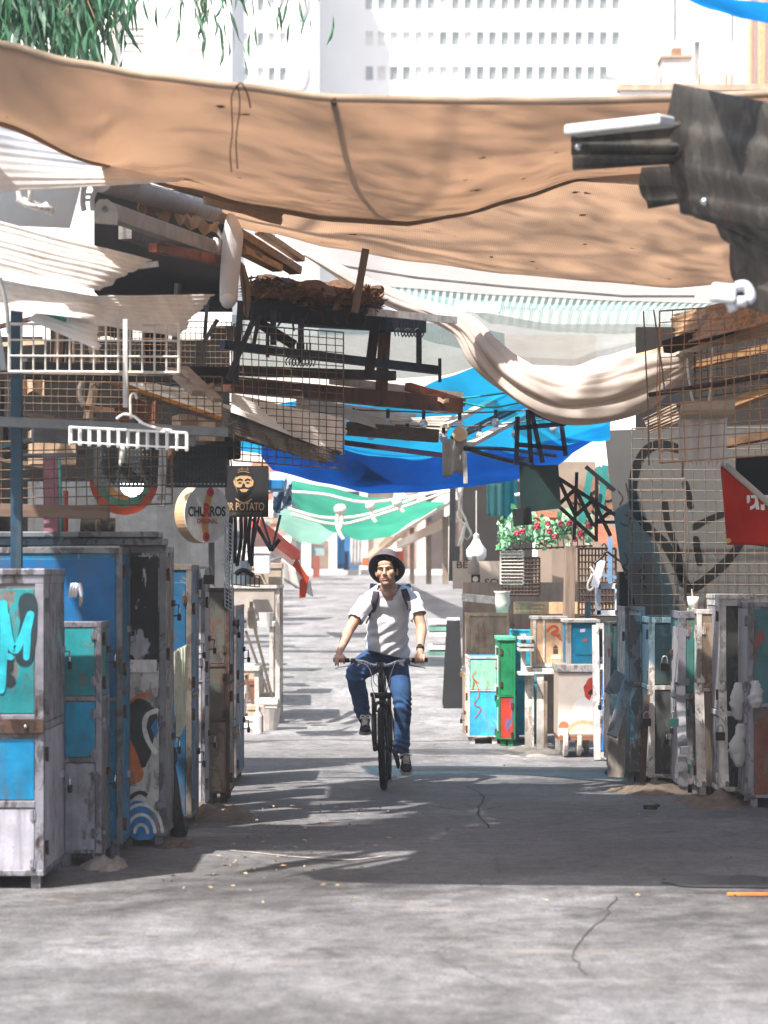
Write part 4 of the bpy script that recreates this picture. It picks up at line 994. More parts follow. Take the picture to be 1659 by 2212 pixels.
mb = MB(); mb.lathe(P(227, 453, 15.95), [(.018, 0), (.018, .02), (.01, .024)], 14, (0, -1, 0)); mb.build('screw', galv, aw)
mb = MB(); mb.bar(P(228, 455, 16.0), P(470, 540, 18.8), .08, .1); mb.build('arm', plain('8f8880', .5), aw, bevel=.006)
mb = MB()
mb.tube(catmull([P(487, 455, 18.6), P(472, 470, 18.6), P(466, 490, 18.6), P(478, 510, 18.6), P(486, 520, 18.6)], 5), .014, 8); mb.tube([P(470, 515, 18.6), P(464, 545, 18.6)], .03, 8)
mb.build('end_hook', plain('d6d3d0', .4), aw, smooth=True)
rp = MB(); cpts = catmull([P(497, 462, 18.4), P(503, 505, 18.35), P(499, 560, 18.35), P(495, 610, 18.35), P(494, 652, 18.35)], 6)
rp.tube(cpts, [.02 + .055 * min(1, i / 6) * (1 - .25 * i / len(cpts)) for i in range(len(cpts))], 14); rp.ball(P(493, 650, 18.3), .052, 12, 8)
tag(rp.build('rolled_cloth', cloth('dcd6d4', 'c9c2bc', .2, 90, .1), smooth=True), 'white rolled cloth hanging straight down from the awning end', 'rolled cloth')
tag(MB().sheet([[P(515 + (j * 1.6 + 22 * i / 8 * (1 - abs(.4 - j / 8))), 560 + 118 * j / 8 + (14 * i / 8), 18.6 + .2 * i / 8 + .04 * math.sin(i)) for j in range(9)] for i in range(9)], .006).build('cloth_flap', cloth('9a8774', '8a7460', .3, 80, .3, 6), smooth=True), 'brown cloth flap hanging beside the rolled white cloth', 'cloth')
# added near-black block for the dark space under the roofs, stops sun; lumber behind
wall('added near-black block for the dark space under the left roofs', X(205, 19), X(478, 19), 18.95, 20.4, Z(632, 19), Z(412, 19), plain('0d0b0b', .95, 0, .4, 3), 'dark block', 'dark_block')
pole('rust red angle bar under the awning', [P(330, 535, 17.4), P(480, 563, 18.5)], .03, worn('8a4a38', '5a3a30', '7a3a24', .4, 8), 'bar', 'angle_bar')
pole('grey plank under the awning arm', [P(270, 500, 17.6), P(460, 555, 18.7)], .05, wood('6f6a66'), 'plank', 'grey_plank')
crump = MB(); g = []
for i in range(16):
    row = []
    for j in range(8):
        p = P(300 + 165 * i / 15, 425 + 62 * i / 15 + 34 * (j / 7) * (1 - .5 * i / 15), 17.0 + 1.2 * i / 15); row.append(p + V((noise.noise(p * 9) * .06, noise.noise(p * 11) * .1, noise.noise(p * 10) * .06)))
    g.append(row)
crump.sheet(g, .006); tag(crump.build('crumpled_paper', plain('a08468', .7, 0, .4, 12)), 'crumpled brown packing paper stuffed behind the awning tube', 'paper')
corr('brown corrugated plastic sheet end under the brown shade cloth', P(440, 408, 16.9), P(440, 440, 16.8), P(607, 486, 17.2), P(612, 440, 17.4), 9, .008, plain('7d6248', .6, 0, .3, 8), .02, seed=8)
pole('white batten along the edge of the upper left roof', [P(440, 380, 16.7), P(535, 404, 17.2)], .02, white_metal, 'batten', 'roof_batten')
corr('tilted white roof sheet behind the awning end with light on it', P(500, 470, 19.2), P(520, 520, 19.0), P(640, 570, 20.0), P(590, 505, 20.4), 6, .01, wsheet, .03, seed=9)
for k, (a, b, w_, m) in enumerate(((P(505, 500, 18.9), P(640, 585, 19.6), .1, '8a6f55'), (P(520, 540, 18.8), P(600, 580, 19.3), .085, 'a5815c'), (P(560, 500, 19.3), P(650, 560, 20), .07, '9a7b5c'), (P(500, 520, 18.7), P(560, 552, 19), .06, '6a5a4c'))):
    mb = MB(); mb.bar(a, b, w_, w_ * .6); tag(mb.build('timber_offcut', wood(m), bevel=.004), ('broad weathered plank on the debris pile', 'light tan plank lying lowest on the pile', 'short tan plank at the back of the pile', 'dark short plank at the left of the pile')[k], 'plank', 'planks piled on the left roof')
# debris deck
db = thing('debris_roof', 'low stall roof deck covered in dry leaves and dirt', 'roof', P(660, 640, 19.6))
g = []
for i in range(40):
    row = []
    for j in range(14):
        p = P(530 + 255 * i / 39, 640 + 22 * i / 39, 19.0).lerp(P(560 + 270 * i / 39, 618 + 20 * i / 39, 20.3), j / 13)
        p.z += .12 * max(0, noise.noise(V((p.x * 3, p.y * 3, 1)))) + .02 * noise.noise(V((p.x * 9, p.y * 9, 2))) + .03; row.append(p)
    g.append(row)
MB().sheet(g, .05).build('leaf_layer', plain('5f4736', .95, 0, .6, 25, 90, .9), db)
mb = MB(); mb.bar(P(525, 668, 19.05), P(790, 690, 19.05), .1, .14); mb.build('edge_beam', plain('1b2026', .8), db)
mb = MB(); mb.sheet([[P(530 + 255 * i / 5, 655 + 22 * i / 5, 19.0).lerp(P(560 + 270 * i / 5, 632 + 20 * i / 5, 20.4), j / 3) for j in range(4)] for i in range(6)], .04); mb.build('deck', plain('2b2622', .9), db)
tw_ = MB(); rr = random.Random(5)
for k in range(1500):
    i = rr.random(); p = P(530 + 290 * i, 630 + 26 * i + rr.gauss(0, 11) - 12 * max(0, math.sin(i * 9)), rr.uniform(18.92, 20.2)); a = V((rr.uniform(-1, 1), rr.uniform(-1, 1), rr.uniform(-.3, .8))).normalized() * rr.uniform(.02, .09)
    b = a.cross(V((rr.random(), rr.random(), 1))).normalized() * rr.uniform(.004, .02)
    tw_.add([p - a, p + b, p + a, p - b], [(0, 1, 2, 3)])
ob = tw_.build('dry_leaves', plain('7a5a42', .9, 0, .8, 6), db); ob['kind'] = 'stuff'
mb = MB(); mb.bar(P(640, 622, 19.3), P(815, 648, 19.5), .08, .09); mb.build('front_board', wood('8d6b4c'), db)
mb = MB()
for k in range(9):
    u = 545 + 30 * k; mb.tube(catmull([P(u, 675, 19.0), P(u + rr.uniform(-6, 6), 692, 18.97), P(u + rr.uniform(-8, 8), 700 + rr.uniform(0, 16), 18.97)], 4), .008, 5)
mb.build('hanging_shreds', plain('3a2c24', .9), db)
pole('weathered upright post leaning above the debris roof', [P(766, 676, 18.8), P(790, 538, 18.8)], .026, wood('6a5c55', ax=2), 'post', 'timber_post')
mb = MB(); mb.bar(P(782, 672, 19.3), P(985, 692, 19.9), .03, .05); tag(mb.build('white_edging', white_metal), 'white metal edging along the right end of the debris roof', 'edging')
pole('dark steel beam under the white edging', [P(655, 690, 19.5), P(915, 705, 19.9)], .05, plain('1e242c', .7), 'beam', 'steel_beam')
corr('thin white sheet edge on the debris roof by the drape', P(985, 652, 20.2), P(975, 668, 20.0), P(1080, 678, 20.2), P(1080, 655, 20.4), 3, .006, wsheet, 0, seed=11)
# hooks bundles
for (u, v, d_, lab) in ((885, 700, 19.7, 'bundle of steel S hooks under the dark beam'), (650, 762, 18.9, 'bundle of steel S hooks on the dark blue rail')):
    mb = MB()
    for k in range(7):
        c = P(u - 22 + 7 * k, v, d_ + .01 * (k % 3)); mb.tube([c + V((0, 0, .07)), c + V((0, 0, -.03))], .006, 5)
        mb.tube([c + V((.035 * math.cos(a), .01 * k % .03, -.065 + .035 * math.sin(a))) for a in [i * .6 - 1 for i in range(9)]], .005, 5)
    tag(mb.build('hook_bundle', steel_dark), lab, 'hooks', 'bundles of hooks')
# dark blue display rail and uprights
dr = thing('display_rail', 'dark blue steel rail with end plates hanging under the debris roof', 'rail', P(730, 780, 19.0))
MB().bar(P(480, 745, 18.4), P(948, 800, 19.6), .055, .06).build('bar', steel_blue, dr)
for (u, v, d_) in ((578, 745, 18.7), (648, 757, 18.85), (830, 778, 19.3), (950, 800, 19.55)):
    c = P(u, v, d_ - .04); MB().bx(c.x - .012, c.x + .012, c.y - .02, c.y + .02, c.z - .085, c.z + .085).build('plate', steel_blue, dr)
for (u, v0, v1, d_) in ((650, 690, 755, 18.9), (590, 670, 745, 18.75), (905, 715, 790, 19.45)): MB().bar(P(u, v0, d_), P(u, v1, d_), .04).build('upright', steel_blue, dr)
pole('leaning dark strut crossing the dark blue rail', [P(812, 690, 19.2), P(796, 818, 19.2)], .035, plain('231d20', .7), 'strut', 'steel_strut')
pole('brown timber upright behind the dark blue rail', [P(832, 705, 19.9), P(822, 878, 19.9)], .045, wood('5f4334', ax=2), 'post', 'timber_post')
pole('short black tilted bar under the debris roof', [P(555, 695, 18.8), P(635, 745, 18.9)], .03, plain('1a1a1c', .7), 'bar', 'short_bar')
# thick dark struts left of centre
for k, (a, b, r_) in enumerate(((P(470, 690, 18.2), P(440, 740, 18.2), .013), (P(448, 650, 18.3), P(442, 730, 18.3), .012), (P(520, 650, 18.3), P(508, 830, 18.3), .02), (P(548, 690, 18.2), P(492, 820, 18.2), .018), (P(560, 680, 18.4), P(548, 745, 18.4), .013))):
    mb = MB(); mb.bar(a, b, r_ * 2); tag(mb.build('dark_strut', plain('201d1d', .6, .2)), 'dark bare strut among the tangle left of the debris roof', 'strut', 'dark struts left of the debris roof')
for k, (a, b, w_) in enumerate(((P(375, 800, 17.3), P(430, 850, 17.0), .1), (P(395, 795, 17.2), P(470, 865, 17.0), .08), (P(430, 850, 17.1), P(462, 830, 17.1), .06))):
    mb = MB(); mb.bar(a, b, w_, w_ * .4); tag(mb.build('timber_offcut', wood('8a7a6c'), bevel=.003), ('broad grey plank offcut wedged beside the white wire panel', 'long grey plank offcut under the dark struts', 'short grey plank offcut crossing another')[k], 'plank', 'grey plank offcuts')
# purlins and sheets in front of the blue tarp
pole('long red brown steel purlin above the blue tarpaulin', [P(490, 830, 19.0), P(990, 876, 20.4)], .055, worn('5a3426', '3a2620', '6a3a28', .4, 5), 'purlin', 'steel_purlin')
pole('dark brown purlin above the red brown one', [P(490, 800, 18.9), P(850, 812, 19.8)], .035, worn('33201c', '241a18', '4a2a20', .4, 5), 'purlin', 'steel_purlin')
pole('thin brown purlin tip beside the scalloped sheet', [P(880, 835, 20.2), P(1000, 870, 20.6)], .03, wood('7a4634'), 'purlin', 'steel_purlin')
mb = MB(); mb.bar(P(720, 822, 20), P(992, 856, 20.8), .1, .05); tag(mb.build('pale_board', wood('b8a894')), 'pale splintered board lying on the red brown purlin', 'board')
sc_ = MB(); pts = []
n = 60
up_ = [P(858 + 112 * i / n, 852 + 14 * i / n - 5.5 * abs(math.sin(math.pi * 4.5 * i / n)) ** .7, 20.2) for i in range(n + 1)]
lo_ = [P(858 + 112 * i / n, 861 + 14 * i / n - 5.5 * abs(math.sin(math.pi * 4.5 * i / n)) ** .7, 20.2) for i in range(n + 1)]
sc_.sheet([[a, b] for a, b in zip(up_, lo_)], .012); tag(sc_.build('scalloped_strip', plain('c8a98c', .6)), 'scalloped pale strip at the end of the red brown purlin', 'strip')
for k, (a, b, c, d_, n_) in enumerate(((P(500, 850, 18.5), P(500, 890, 18.3), P(742, 985, 18.9), P(748, 905, 19.2), 10), (P(480, 880, 18.4), P(480, 930, 18.3), P(700, 1002, 18.7), P(735, 975, 18.9), 9), (P(640, 860, 20.0), P(640, 880, 19.8), P(860, 935, 20.5), P(902, 895, 20.8), 7), (P(830, 905, 20.7), P(830, 922, 20.6), P(958, 944, 20.9), P(982, 898, 21.1), 6))):
    corr(('torn white corrugated sheet behind the hanging wire panel', 'dirty grey ragged sheet under the torn white one', 'cream sheet behind the string lights', 'small cream sheet piece right of the string lights')[k], a, b, c, d_, n_, .012, (dsheet, worn('7d756c', '5a524a', '6a4a34', .45, 6), plain('d3c6b8', .6, 0, .2, 5), plain('d3c6b8', .6, 0, .2, 5))[k], (.05, .16, .05, .06)[k], seed=20 + k, nt=10)
tag(MB().sheet([[P(480 + 28 * i, 905 + 11 * i + 34 * j / 4 * (1 - i / 11), 19.2 + .1 * i) for j in range(5)] for i in range(9)], .02).build('soffit_board', worn('6a6058', '4a423c', '5a4030', .42, 6)), 'dark soffit board under the torn white sheets', 'board')
pole('grey roof board left of the string lights', [P(300, 840, 18.6), P(500, 900, 18.9)], .06, wood('7a7066'), 'board', 'roof_board')
tag(MB().bar(P(700, 922, 20.2), P(945, 942, 20.6), .05, .1).build('soffit_board', wood('5a4e46')), 'dark brown board under the cream sheets', 'board')
pole('orange edged sloping plywood board behind the left rails', [P(215, 815, 18.0), P(480, 905, 18.8)], .015, plain('c98b4a', .7), 'board', 'plywood_edge')
tag(MB().sheet([[P(215 + 265 * i / 6, 812 + 88 * i / 6 - 45 * (i / 6) * j / 3, 18.1 + .7 * i / 6 + .5 * j / 3) for j in range(4)] for i in range(7)], .012).build('plywood_board', plain('5a5a58', .8, 0, .25, 4)), 'grey sloping plywood panel behind the left rails', 'board')
mb = MB(); mb.bar(P(580, 935, 20.6), P(965, 985, 21.2), .03, .04); tag(mb.build('hanging_rod', plain('3a2a4c', .5)), 'dark purple brown rod hanging in front of the blue tarpaulin', 'rod')
# central post with spool and white rag
mb = MB(); mb.tube([P(993, 938, 20.3), P(995, 938, 20.55)], .055, 20); mb.tube([P(993, 938, 20.29), P(993, 938, 20.3)], .012, 10); tag(mb.build('spool_end', plain('cbb28e', .7, 0, .15, 12), smooth=False), 'pale wooden roller end seen end on above the white rag', 'roller')
g = [[P(956 + 52 * i / 8, 948 + (78 + 6 * math.sin(i)) * j / 8, 20.35 + .03 * math.sin(i * 1.4)) for j in range(9)] for i in range(9)]
tag(MB().sheet(g, .006).build('hanging_rag', cloth('cfccc8', 'b9b4ae', .35, 60, .2, 8), smooth=True), 'white rag hanging below the roller end', 'rag')
pole('thin white split stick below the roller end', [P(1003, 975, 20.3), P(1006, 1045, 20.3)], .016, white_metal, 'stick', 'split_stick')
for k, (a, b, w_) in enumerate(((P(960, 920, 20.6), P(1130, 830, 22.0), .075), (P(1005, 965, 20.5), P(1240, 840, 22.2), .08))):
    mb = MB(); mb.bar(a, b, w_, w_ * .35); tag(mb.build('pale_batten', plain('cfc4b4', .7, 0, .2, 6)), ('upper' if k == 0 else 'lower') + ' of two pale battens slanting up right over the blue tarpaulin', 'batten', 'pale slanting battens')
mb = MB(); mb.bar(P(985, 945, 20.8), P(1190, 845, 22.2), .1, .02); tag(mb.build('dark_board', plain('5b5f60', .8)), 'dark board between the two pale slanting battens', 'board')
mb = MB(); mb.tube(catmull([P(1006, 968, 20.3), P(1060, 985, 20.8), P(1120, 1000, 21.2), P(1180, 1015, 21.4)], 5), .02, 6); mb.tube(catmull([P(1008, 968, 20.3), P(1090, 970, 20.8), P(1200, 985, 21.4)], 5), .016, 6)
tag(mb.build('bent_rods', plain('16263f', .5), smooth=True), 'pair of dark blue rods springing from the white rag', 'rods')
mb = MB(); mb.tube(catmull([P(940, 862, 20.5), P(1020, 858, 20.6), P(1110, 846, 20.7)], 6), .008, 6); mb.tube(catmull([P(985, 866, 20.5), P(1060, 880, 20.6), P(1130, 868, 20.6)], 6), .008, 6)
tag(mb.build('green_cable', plain('1f9c94', .5), smooth=True), 'turquoise cable strung to the white drape', 'cable')
# string lights
bulb_g = plain('dfe3ea', .15, 0, .1, 5, name='clear_bulb'); bulb_g.node_tree.nodes['Principled BSDF'].inputs['Transmission Weight'].default_value = .6
def string_lights(label, keys, bulbs, d0, d1):
    root = thing('string_light', label, 'string light', P(keys[0][0], keys[0][1], d0), 'string lights across the lane')
    dd = lambda u: d0 + (d1 - d0) * (u - 480) / 760
    MB().tube(catmull([P(u, v, dd(u)) for u, v in keys], 6), .006, 5).build('cable', plain('5a5654', .6), root)
    for u in bulbs:
        v = lerpk(keys, u); c = P(u, v + 2, dd(u)); sk = MB().tube([c + V((0, 0, .02)), c - V((0, 0, .045))], .014, 8).build('socket', plain('2c2a3c', .5), root)
        mb = MB(); mb.lathe(c - V((0, 0, .115)), [(.004, 0), (.022, .006), (.033, .03), (.032, .045), (.014, .07)], 12); mb.build('bulb', bulb_g, sk, smooth=True)
string_lights('upper string of round bulbs between the left roofs and the drape', [(480, 868), (620, 878), (760, 885), (900, 890), (1000, 892), (1150, 885), (1250, 870)], [567, 683, 762, 838, 915, 993, 1071, 1148], 20.0, 20.9)
string_lights('lower string of round bulbs between the left roofs and the drape', [(480, 880), (640, 905), (800, 915), (960, 922), (1100, 915), (1260, 893)], [640, 725, 802, 880, 958, 1036, 1114, 1196], 20.1, 21.0)

rr = random.Random(33)
cl_cols = ['6a5a4c', 'b59a80', '23282c', '3a2f28', '5f5b56', '4a3226', '1f3338', '6f4a3a', '14181a', '1f1b1a']
for k in range(46):
    u = rr.uniform(-10, 490); v = rr.uniform(700, 1010); d = rr.uniform(17.6, 22.5); c = P(u, v, d); w_ = rr.uniform(.05, .22); h = rr.uniform(.08, .4); t = rr.random(); b = MB(); m = plain(rr.choice(cl_cols), .7, 0, .4, 8)
    if t < .35: b.bar(c + V((-w_ * 2.2, 0, rr.uniform(-.12, .12))), c + V((w_ * 2.2, rr.uniform(-.3, .3), rr.uniform(-.12, .12))), .03 + w_ * .25, .03); nm = 'stored_plank'
    elif t < .6: b.tube(catmull([c + V((0, 0, h)), c + V((rr.uniform(-.05, .05), 0, h * .4)), c + V((rr.uniform(-.08, .08), 0, -h * .4))], 5), [.012 + .03 * rr.random()] * 11, 8); nm = 'hanging_tube'
    elif t < .85:
        b.sheet([[c + V((-w_ + 2 * w_ * i / 6, .04 * math.sin(i * 1.6 + k), h * (.5 - j / 5) + .02 * math.sin(i + j))) for j in range(6)] for i in range(7)], .005); nm = 'hanging_cloth'
    else: b.box(c, (w_ * 1.6, w_, w_ * 1.2), rz=rr.uniform(-.5, .5)); nm = 'stored_box'
    tag(b.build(nm, m, bevel=.004 if nm == 'stored_box' else 0), 'dusty %s among the things stored behind the left wire panels' % nm.replace('_', ' '), nm.split('_')[1], 'things stored behind the left wire panels')

corr('added flat grey sheet hidden behind the broad white one, shades the road', V((-3.0, 14.85, 4.12)), V((-3.0, 16.5, 4.18)), V((-1.45, 16.5, 4.12)), V((-1.45, 14.85, 4.06)), 9, .012, greyp, 0, seed=71)  # unseen sheet added to keep a sun patch off the road
# ---------------------------------------------------------------- right side, near
greycab = worn('95959a', '6c6a68', '4f3a2c', .42, 8, .5, .3); darkcab = worn('404548', '22282a', '3f2c22', .45, 6); palecab = worn('d2ccc6', '8f877d', '6f5038', .42, 7)
teald = worn('2a7068', '6f6a60', '5b3a2a', .4, 6)
Gp = lambda lab, u0, u1, d, vt, dep, body, trim, front, lane, **k: cabinet(lab, X(u0, d), X(u1, d), d, d + dep, Z(vt, d), body, trim, front=front, lane=lane, side=-1, **k)
Gp('grey cabinet with red and teal painted door at the right edge', 1618, 1760, 20.0, 1303, .9, greycab, silver, [(.06, .75, worn('7a4a3c', '6a6058', '5a3a2a', .42, 8)), (.75, 1.48, worn('3f6f74', '8f4a48', '5a3a2a', .42, 4))], [(.06, .75, greycab), (.75, 1.48, ribbed)], seed=31)
Gp('dark fronted cabinet with a thick white frame, second from the right edge', 1556, 1628, 20.6, 1296, .8, darkcab, white_metal, [(.06, .66, darkcab), (.66, 1.5, worn('2c3030', '4a4c48', '4a3426', .42, 6))], [(.06, .66, greycab), (.66, 1.5, ribbed)], seed=32, tw=.045, top=palecab)
Gp('tall plank sided cabinet between white and teal strips at right', 1508, 1562, 21.1, 1318, .7, worn('857565', '665a4e', '5a3a2a', .4, 8), palecab, [(.06, .82, wood('7c7064', ax=2)), (.82, 1.36, worn('9a8572', '7a6a5a', '6a4632', .42, 7))], [(.06, .8, greycab), (.8, 1.34, palecab)], seed=33)
Gp('narrow cabinet with white and teal vertical strips at right', 1468, 1514, 21.3, 1322, .6, teald, silver, [(.06, .76, greycab), (.76, 1.33, teald)], [(.06, .76, ribbed), (.76, 1.33, ribbed)], seed=34, tw=.05)
Gp('wide dark grey cabinet with faded graffiti behind the striped ones', 1404, 1482, 22.0, 1335, .9, worn('3d4444', '5a5c58', '4a3426', .4, 5), palecab, [(.1, .8, worn('3a3c3a', '55544f', '4a3426', .42, 5)), (.8, 1.33, worn('3c4a48', '5f625c', '4a3426', .4, 5))], [(.06, .8, ribbed), (.8, 1.33, ribbed)], seed=35, tw=.04)
Gp('plain tall grey box at the far end of the near right row', 1352, 1392, 22.6, 1312, .8, greycab, greyp, [(.06, .8, greycab), (.8, 1.4, greyp)], [(.06, 1.42, greycab)], seed=36)
def strip(lab, pts, w_, m, th=.02, grp='metal strips leaning among the right cabinets'):
    mb = MB(); mb.bar(pts[0], pts[1], w_, th, up=(0, 1, 0)); return tag(mb.build('leaning_strip', m, bevel=.002), lab, 'strip', grp)
strip('long pale strip leaning against the plain tall grey box', (P(1322, 1590, 22.1), P(1358, 1470, 22.5)), .09, greyp)
strip('bent grey sheet strip leaning left of the plain grey box', (P(1330, 1680, 22.2), P(1336, 1500, 22.4)), .14, worn('6a625a', '7a746c', '5a4030', .42, 8))
strip('curled grey sheet corner left of the plain grey box', (P(1318, 1500, 22.6), P(1342, 1455, 22.7)), .12, greyp)
strip('rusty leaning strip between the dark grey cabinet and the grey box', (P(1388, 1690, 21.8), P(1398, 1500, 21.95)), .045, rustm)
strip('white ribbed strip leaning beside the teal stripes', (P(1476, 1700, 21.0), P(1470, 1480, 21.15)), .07, ribbed)
strip('broad white strip standing left of the plank sided cabinet', (P(1516, 1700, 20.8), P(1510, 1475, 20.95)), .07, palecab)
strip('white strip standing before the dark fronted cabinet', (P(1566, 1700, 20.3), P(1560, 1470, 20.45)), .06, palecab)
for k, (u, v, d, m, lab) in enumerate(((1455, 1560, 21.0, teald, 'teal padlock box hanging on the dark grey cabinet'), (1478, 1620, 20.8, chrome, 'shiny padlock hanging on the white ribbed strip'), (1435, 1440, 21.6, lockbody, 'dark padlock high on the dark grey cabinet'), (1396, 1560, 21.6, lockbody, 'dark padlock on the rusty leaning strip'), (1555, 1590, 20.2, lockbody, 'dark padlock on the white strip by the dark fronted cabinet'))):
    L = MB(); Sh = MB(); padlock(L, Sh, P(u, v, d), .07, 'y'); lk = L.build('padlock', m, bevel=.005); s2 = Sh.build('shackle', galv, None, smooth=True); adopt(s2, lk); tag(lk, lab, 'padlock', 'padlocks on the right cabinets')
for k, (u, v, d, sx, sz) in enumerate(((1598, 1515, 20.3, .06, .14), (1598, 1610, 20.2, .06, .16), (1632, 1500, 19.8, .05, .1))):
    mb = MB(); c = P(u, v, d)
    g = []
    for i in range(14):
        row = []
        for j in range(12):
            th = 2 * math.pi * j / 11; t = i / 13; r = sx * (.35 + .65 * math.sin(math.pi * min(.98, t + .02)) ** .8) * (1 + .75 * noise.noise(V((math.cos(th) * 1.6, math.sin(th) * 1.6 + t * 6, k))) + .3 * noise.noise(V((math.cos(th) * 5, math.sin(th) * 5, t * 14))))
            row.append(c + V((r * math.cos(th), r * .6 * math.sin(th), (t - .5) * 2 * sz)))
        g.append(row)
    mb.sheet(g, .003); tag(mb.build('plastic_bag', cloth('d9dadb', 'c8c8c8', .3, 60, .1, 8), smooth=True), ('crumpled white plastic bag hanging on the right cabinet, upper', 'crumpled white plastic bag hanging on the right cabinet, lower', 'small white bag knotted at the right edge')[k], 'bag', 'white bags on the right cabinets')
cup = thing('paper_cup', 'white paper cup left on top of the striped cabinet at right', 'cup', P(1497, 1318, 21.5)); c = P(1497, 1316, 21.5)
mb = MB(); mb.lathe(c, [(.035, 0), (.048, .1), (.044, .1), (.032, .01)], 16); mb.build('cup_body', plain('d8d4cc', .6), cup, smooth=True); mb = MB(); mb.tube([c + V((0, 0, .05)), c + V((-.01, 0, .16))], .006, 6); mb.build('stick', plain('c9b8a0', .6), cup)

# graffiti wall and wire panels
wd = 23.4
gw = thing('painted_panel', 'big grey board with a black sprayed heart face behind the right wire panels', 'panel', P(1500, 1330, wd))
pg = plain('52504d', .75, 0, .15, 2.5, name='grey_board')
MB().prism([P(1306, 930, wd), P(1720, 915, wd), P(1720, 1345, wd), P(1380, 1345, wd), P(1372, 1300, wd), P(1340, 1215, wd), P(1322, 1080, wd)], (0, 1, 0), .03).build('board', pg, gw)
q = lambda u, v: P(u, v, wd - .002)
spray = plain('101010', .7, 0, .3, 10)
for st_ in [([q(1462, 968), q(1420, 960), q(1385, 985), q(1368, 1040), q(1372, 1100), q(1400, 1140), q(1440, 1180), q(1480, 1260), q(1492, 1270), q(1520, 1255), q(1580, 1200), q(1625, 1120), q(1640, 1050)], .075), ([q(1436, 1085), q(1440, 1120), q(1446, 1145), q(1455, 1165), q(1468, 1210), q(1474, 1260)], .055), ([q(1480, 1045), q(1486, 1065), q(1491, 1092)], .06), ([q(1500, 1138), q(1530, 1122), q(1575, 1105)], .05), ([q(1503, 1165), q(1506, 1185), q(1511, 1215)], .06), ([q(1590, 1165), q(1640, 1172), q(1700, 1180)], .05)]: paint(gw, 'graffiti', [st_], spray)
scr = []
for (u, v) in ((1350, 1215), (1385, 1225)):
    scr.append(([q(u, v - 20), q(u + 6, v), q(u - 4, v + 10), q(u + 8, v + 22), q(u - 2, v + 30), q(u + 10, v + 45)], .012))
scr += [([q(1335, 1060), q(1345, 1075), q(1338, 1090)], .01), ([q(1352, 1045), q(1358, 1075)], .012), ([q(1340, 1130), q(1355, 1135), q(1362, 1120), q(1350, 1112)], .01)]
for st_ in scr: paint(gw, 'graffiti', [st_], plain('2b2928', .7))
wgray = plain('75665a', .6, .4, .4, 30)
wires('wire panel fixed over the heart graffiti, right of the lane', 1365, 1700, 925, 1330, 22.9, 15, 18, .0035, wgray, 0, .02, group='welded wire panels at right')
wires('sagging second wire panel low over the heart graffiti', 1358, 1480, 1035, 1330, 22.75, 5, 13, .0035, wgray, 0, .03, group='welded wire panels at right')
wires('bright rusty wire panel hanging at the upper right', 1425, 1700, 672, 1000, 18.6, 10, 13, .0038, plain('b58a62', .6, .3, .3, 30), -20, .02, group='welded wire panels at right')
wires('wire panel tucked behind the upper right one', 1500, 1720, 690, 860, 19.6, 14, 9, .0034, rust_wire, -30, .02, group='welded wire panels at right')
mb = MB(); mb.tube(catmull([P(1412, 670, 18.4), P(1428, 780, 18.4), P(1436, 850, 18.4)], 6), .006, 6); mb.tube([P(1390, 672, 18.4), P(1400, 880, 18.4), P(1402, 1005, 18.4)], .006, 6)
tag(mb.build('loose_wire', wgray), 'two loose wires hanging in front of the upper right wire panel', 'wire')
wall('dark back wall of the right stalls', X(1375, 24), 4.5, 24.0, 24.1, 0, 3.9, plain('2e2a27', .9, 0, .3, 2))
wall('dark brown column under the left end of the heart graffiti board', X(1336, 23.6), X(1384, 23.6), 23.5, 23.8, .02, Z(1235, 23.6), plain('2a211e', .8, 0, .3, 5), 'column', 'stall_column')
wall('rough outer wall closing the right stalls', 4.3, 4.4, 12, 24, 0, 3.0, plain('5a544e', .9, 0, .3, 2))
# lumber and cloths under the upper right roof
corr('tan corrugated roof sheet with a torn end at right', P(1700, 620, 18.0), P(1700, 690, 17.6), P(1462, 745, 19.4), P(1450, 680, 19.8), 6, .012, worn('b08a62', '8a6a4a', '6a4830', .4, 6), .06, seed=41)
corr('pale ribbed board reaching left over the cream drape', P(1680, 680, 18.4), P(1690, 720, 18.2), P(1348, 790, 20.6), P(1372, 765, 20.8), 6, .01, plain('c9b094', .7, 0, .25, 6), .03, seed=42)
pole('dark beam under the pale ribbed board', [P(1440, 750, 19.4), P(1720, 660, 18.6)], .045, plain('2a211e', .8), 'beam', 'timber_beam')
pole('rusty round bar poking left under the cream drape', [P(1402, 853, 19.2), P(1720, 800, 18.8)], .018, rustm, 'bar', 'round_bar', False)
for k, (a, b, w_, m) in enumerate(((P(1480, 720, 20), P(1720, 690, 19.6), .14, 'b58a5e'), (P(1500, 790, 20.4), P(1720, 740, 20), .12, '8f6a48'), (P(1520, 900, 20.6), P(1720, 820, 20.2), .16, 'b08860'), (P(1510, 840, 20.9), P(1720, 790, 20.6), .1, '5a4534'), (P(1560, 960, 21), P(1720, 930, 20.6), .14, '6a523e'))):
    mb = MB(); mb.bar(a, b, w_, w_ * .4); tag(mb.build('timber_board', wood(m)), ('broad tan board at the top of the upper right stack', 'brown board second in the upper right stack', 'sunlit tan board behind the fringed cloth', 'dark board in the middle of the upper right stack', 'brown board lowest in the upper right stack')[k], 'board', 'boards stacked behind the upper right wire panel')
g = []
for i in range(25):
    u = 1466 + 104 * i / 24; row = []
    bot = 985 + (22 if i % 2 else 6) + 8 * noise.noise(V((i * .7, 0, 0)))
    for j in range(9): row.append(P(u + (3 if j < 2 else 0), 885 + (bot - 885) * j / 8, 19.0 + .02 * math.sin(i * .8)))
    g.append(row)
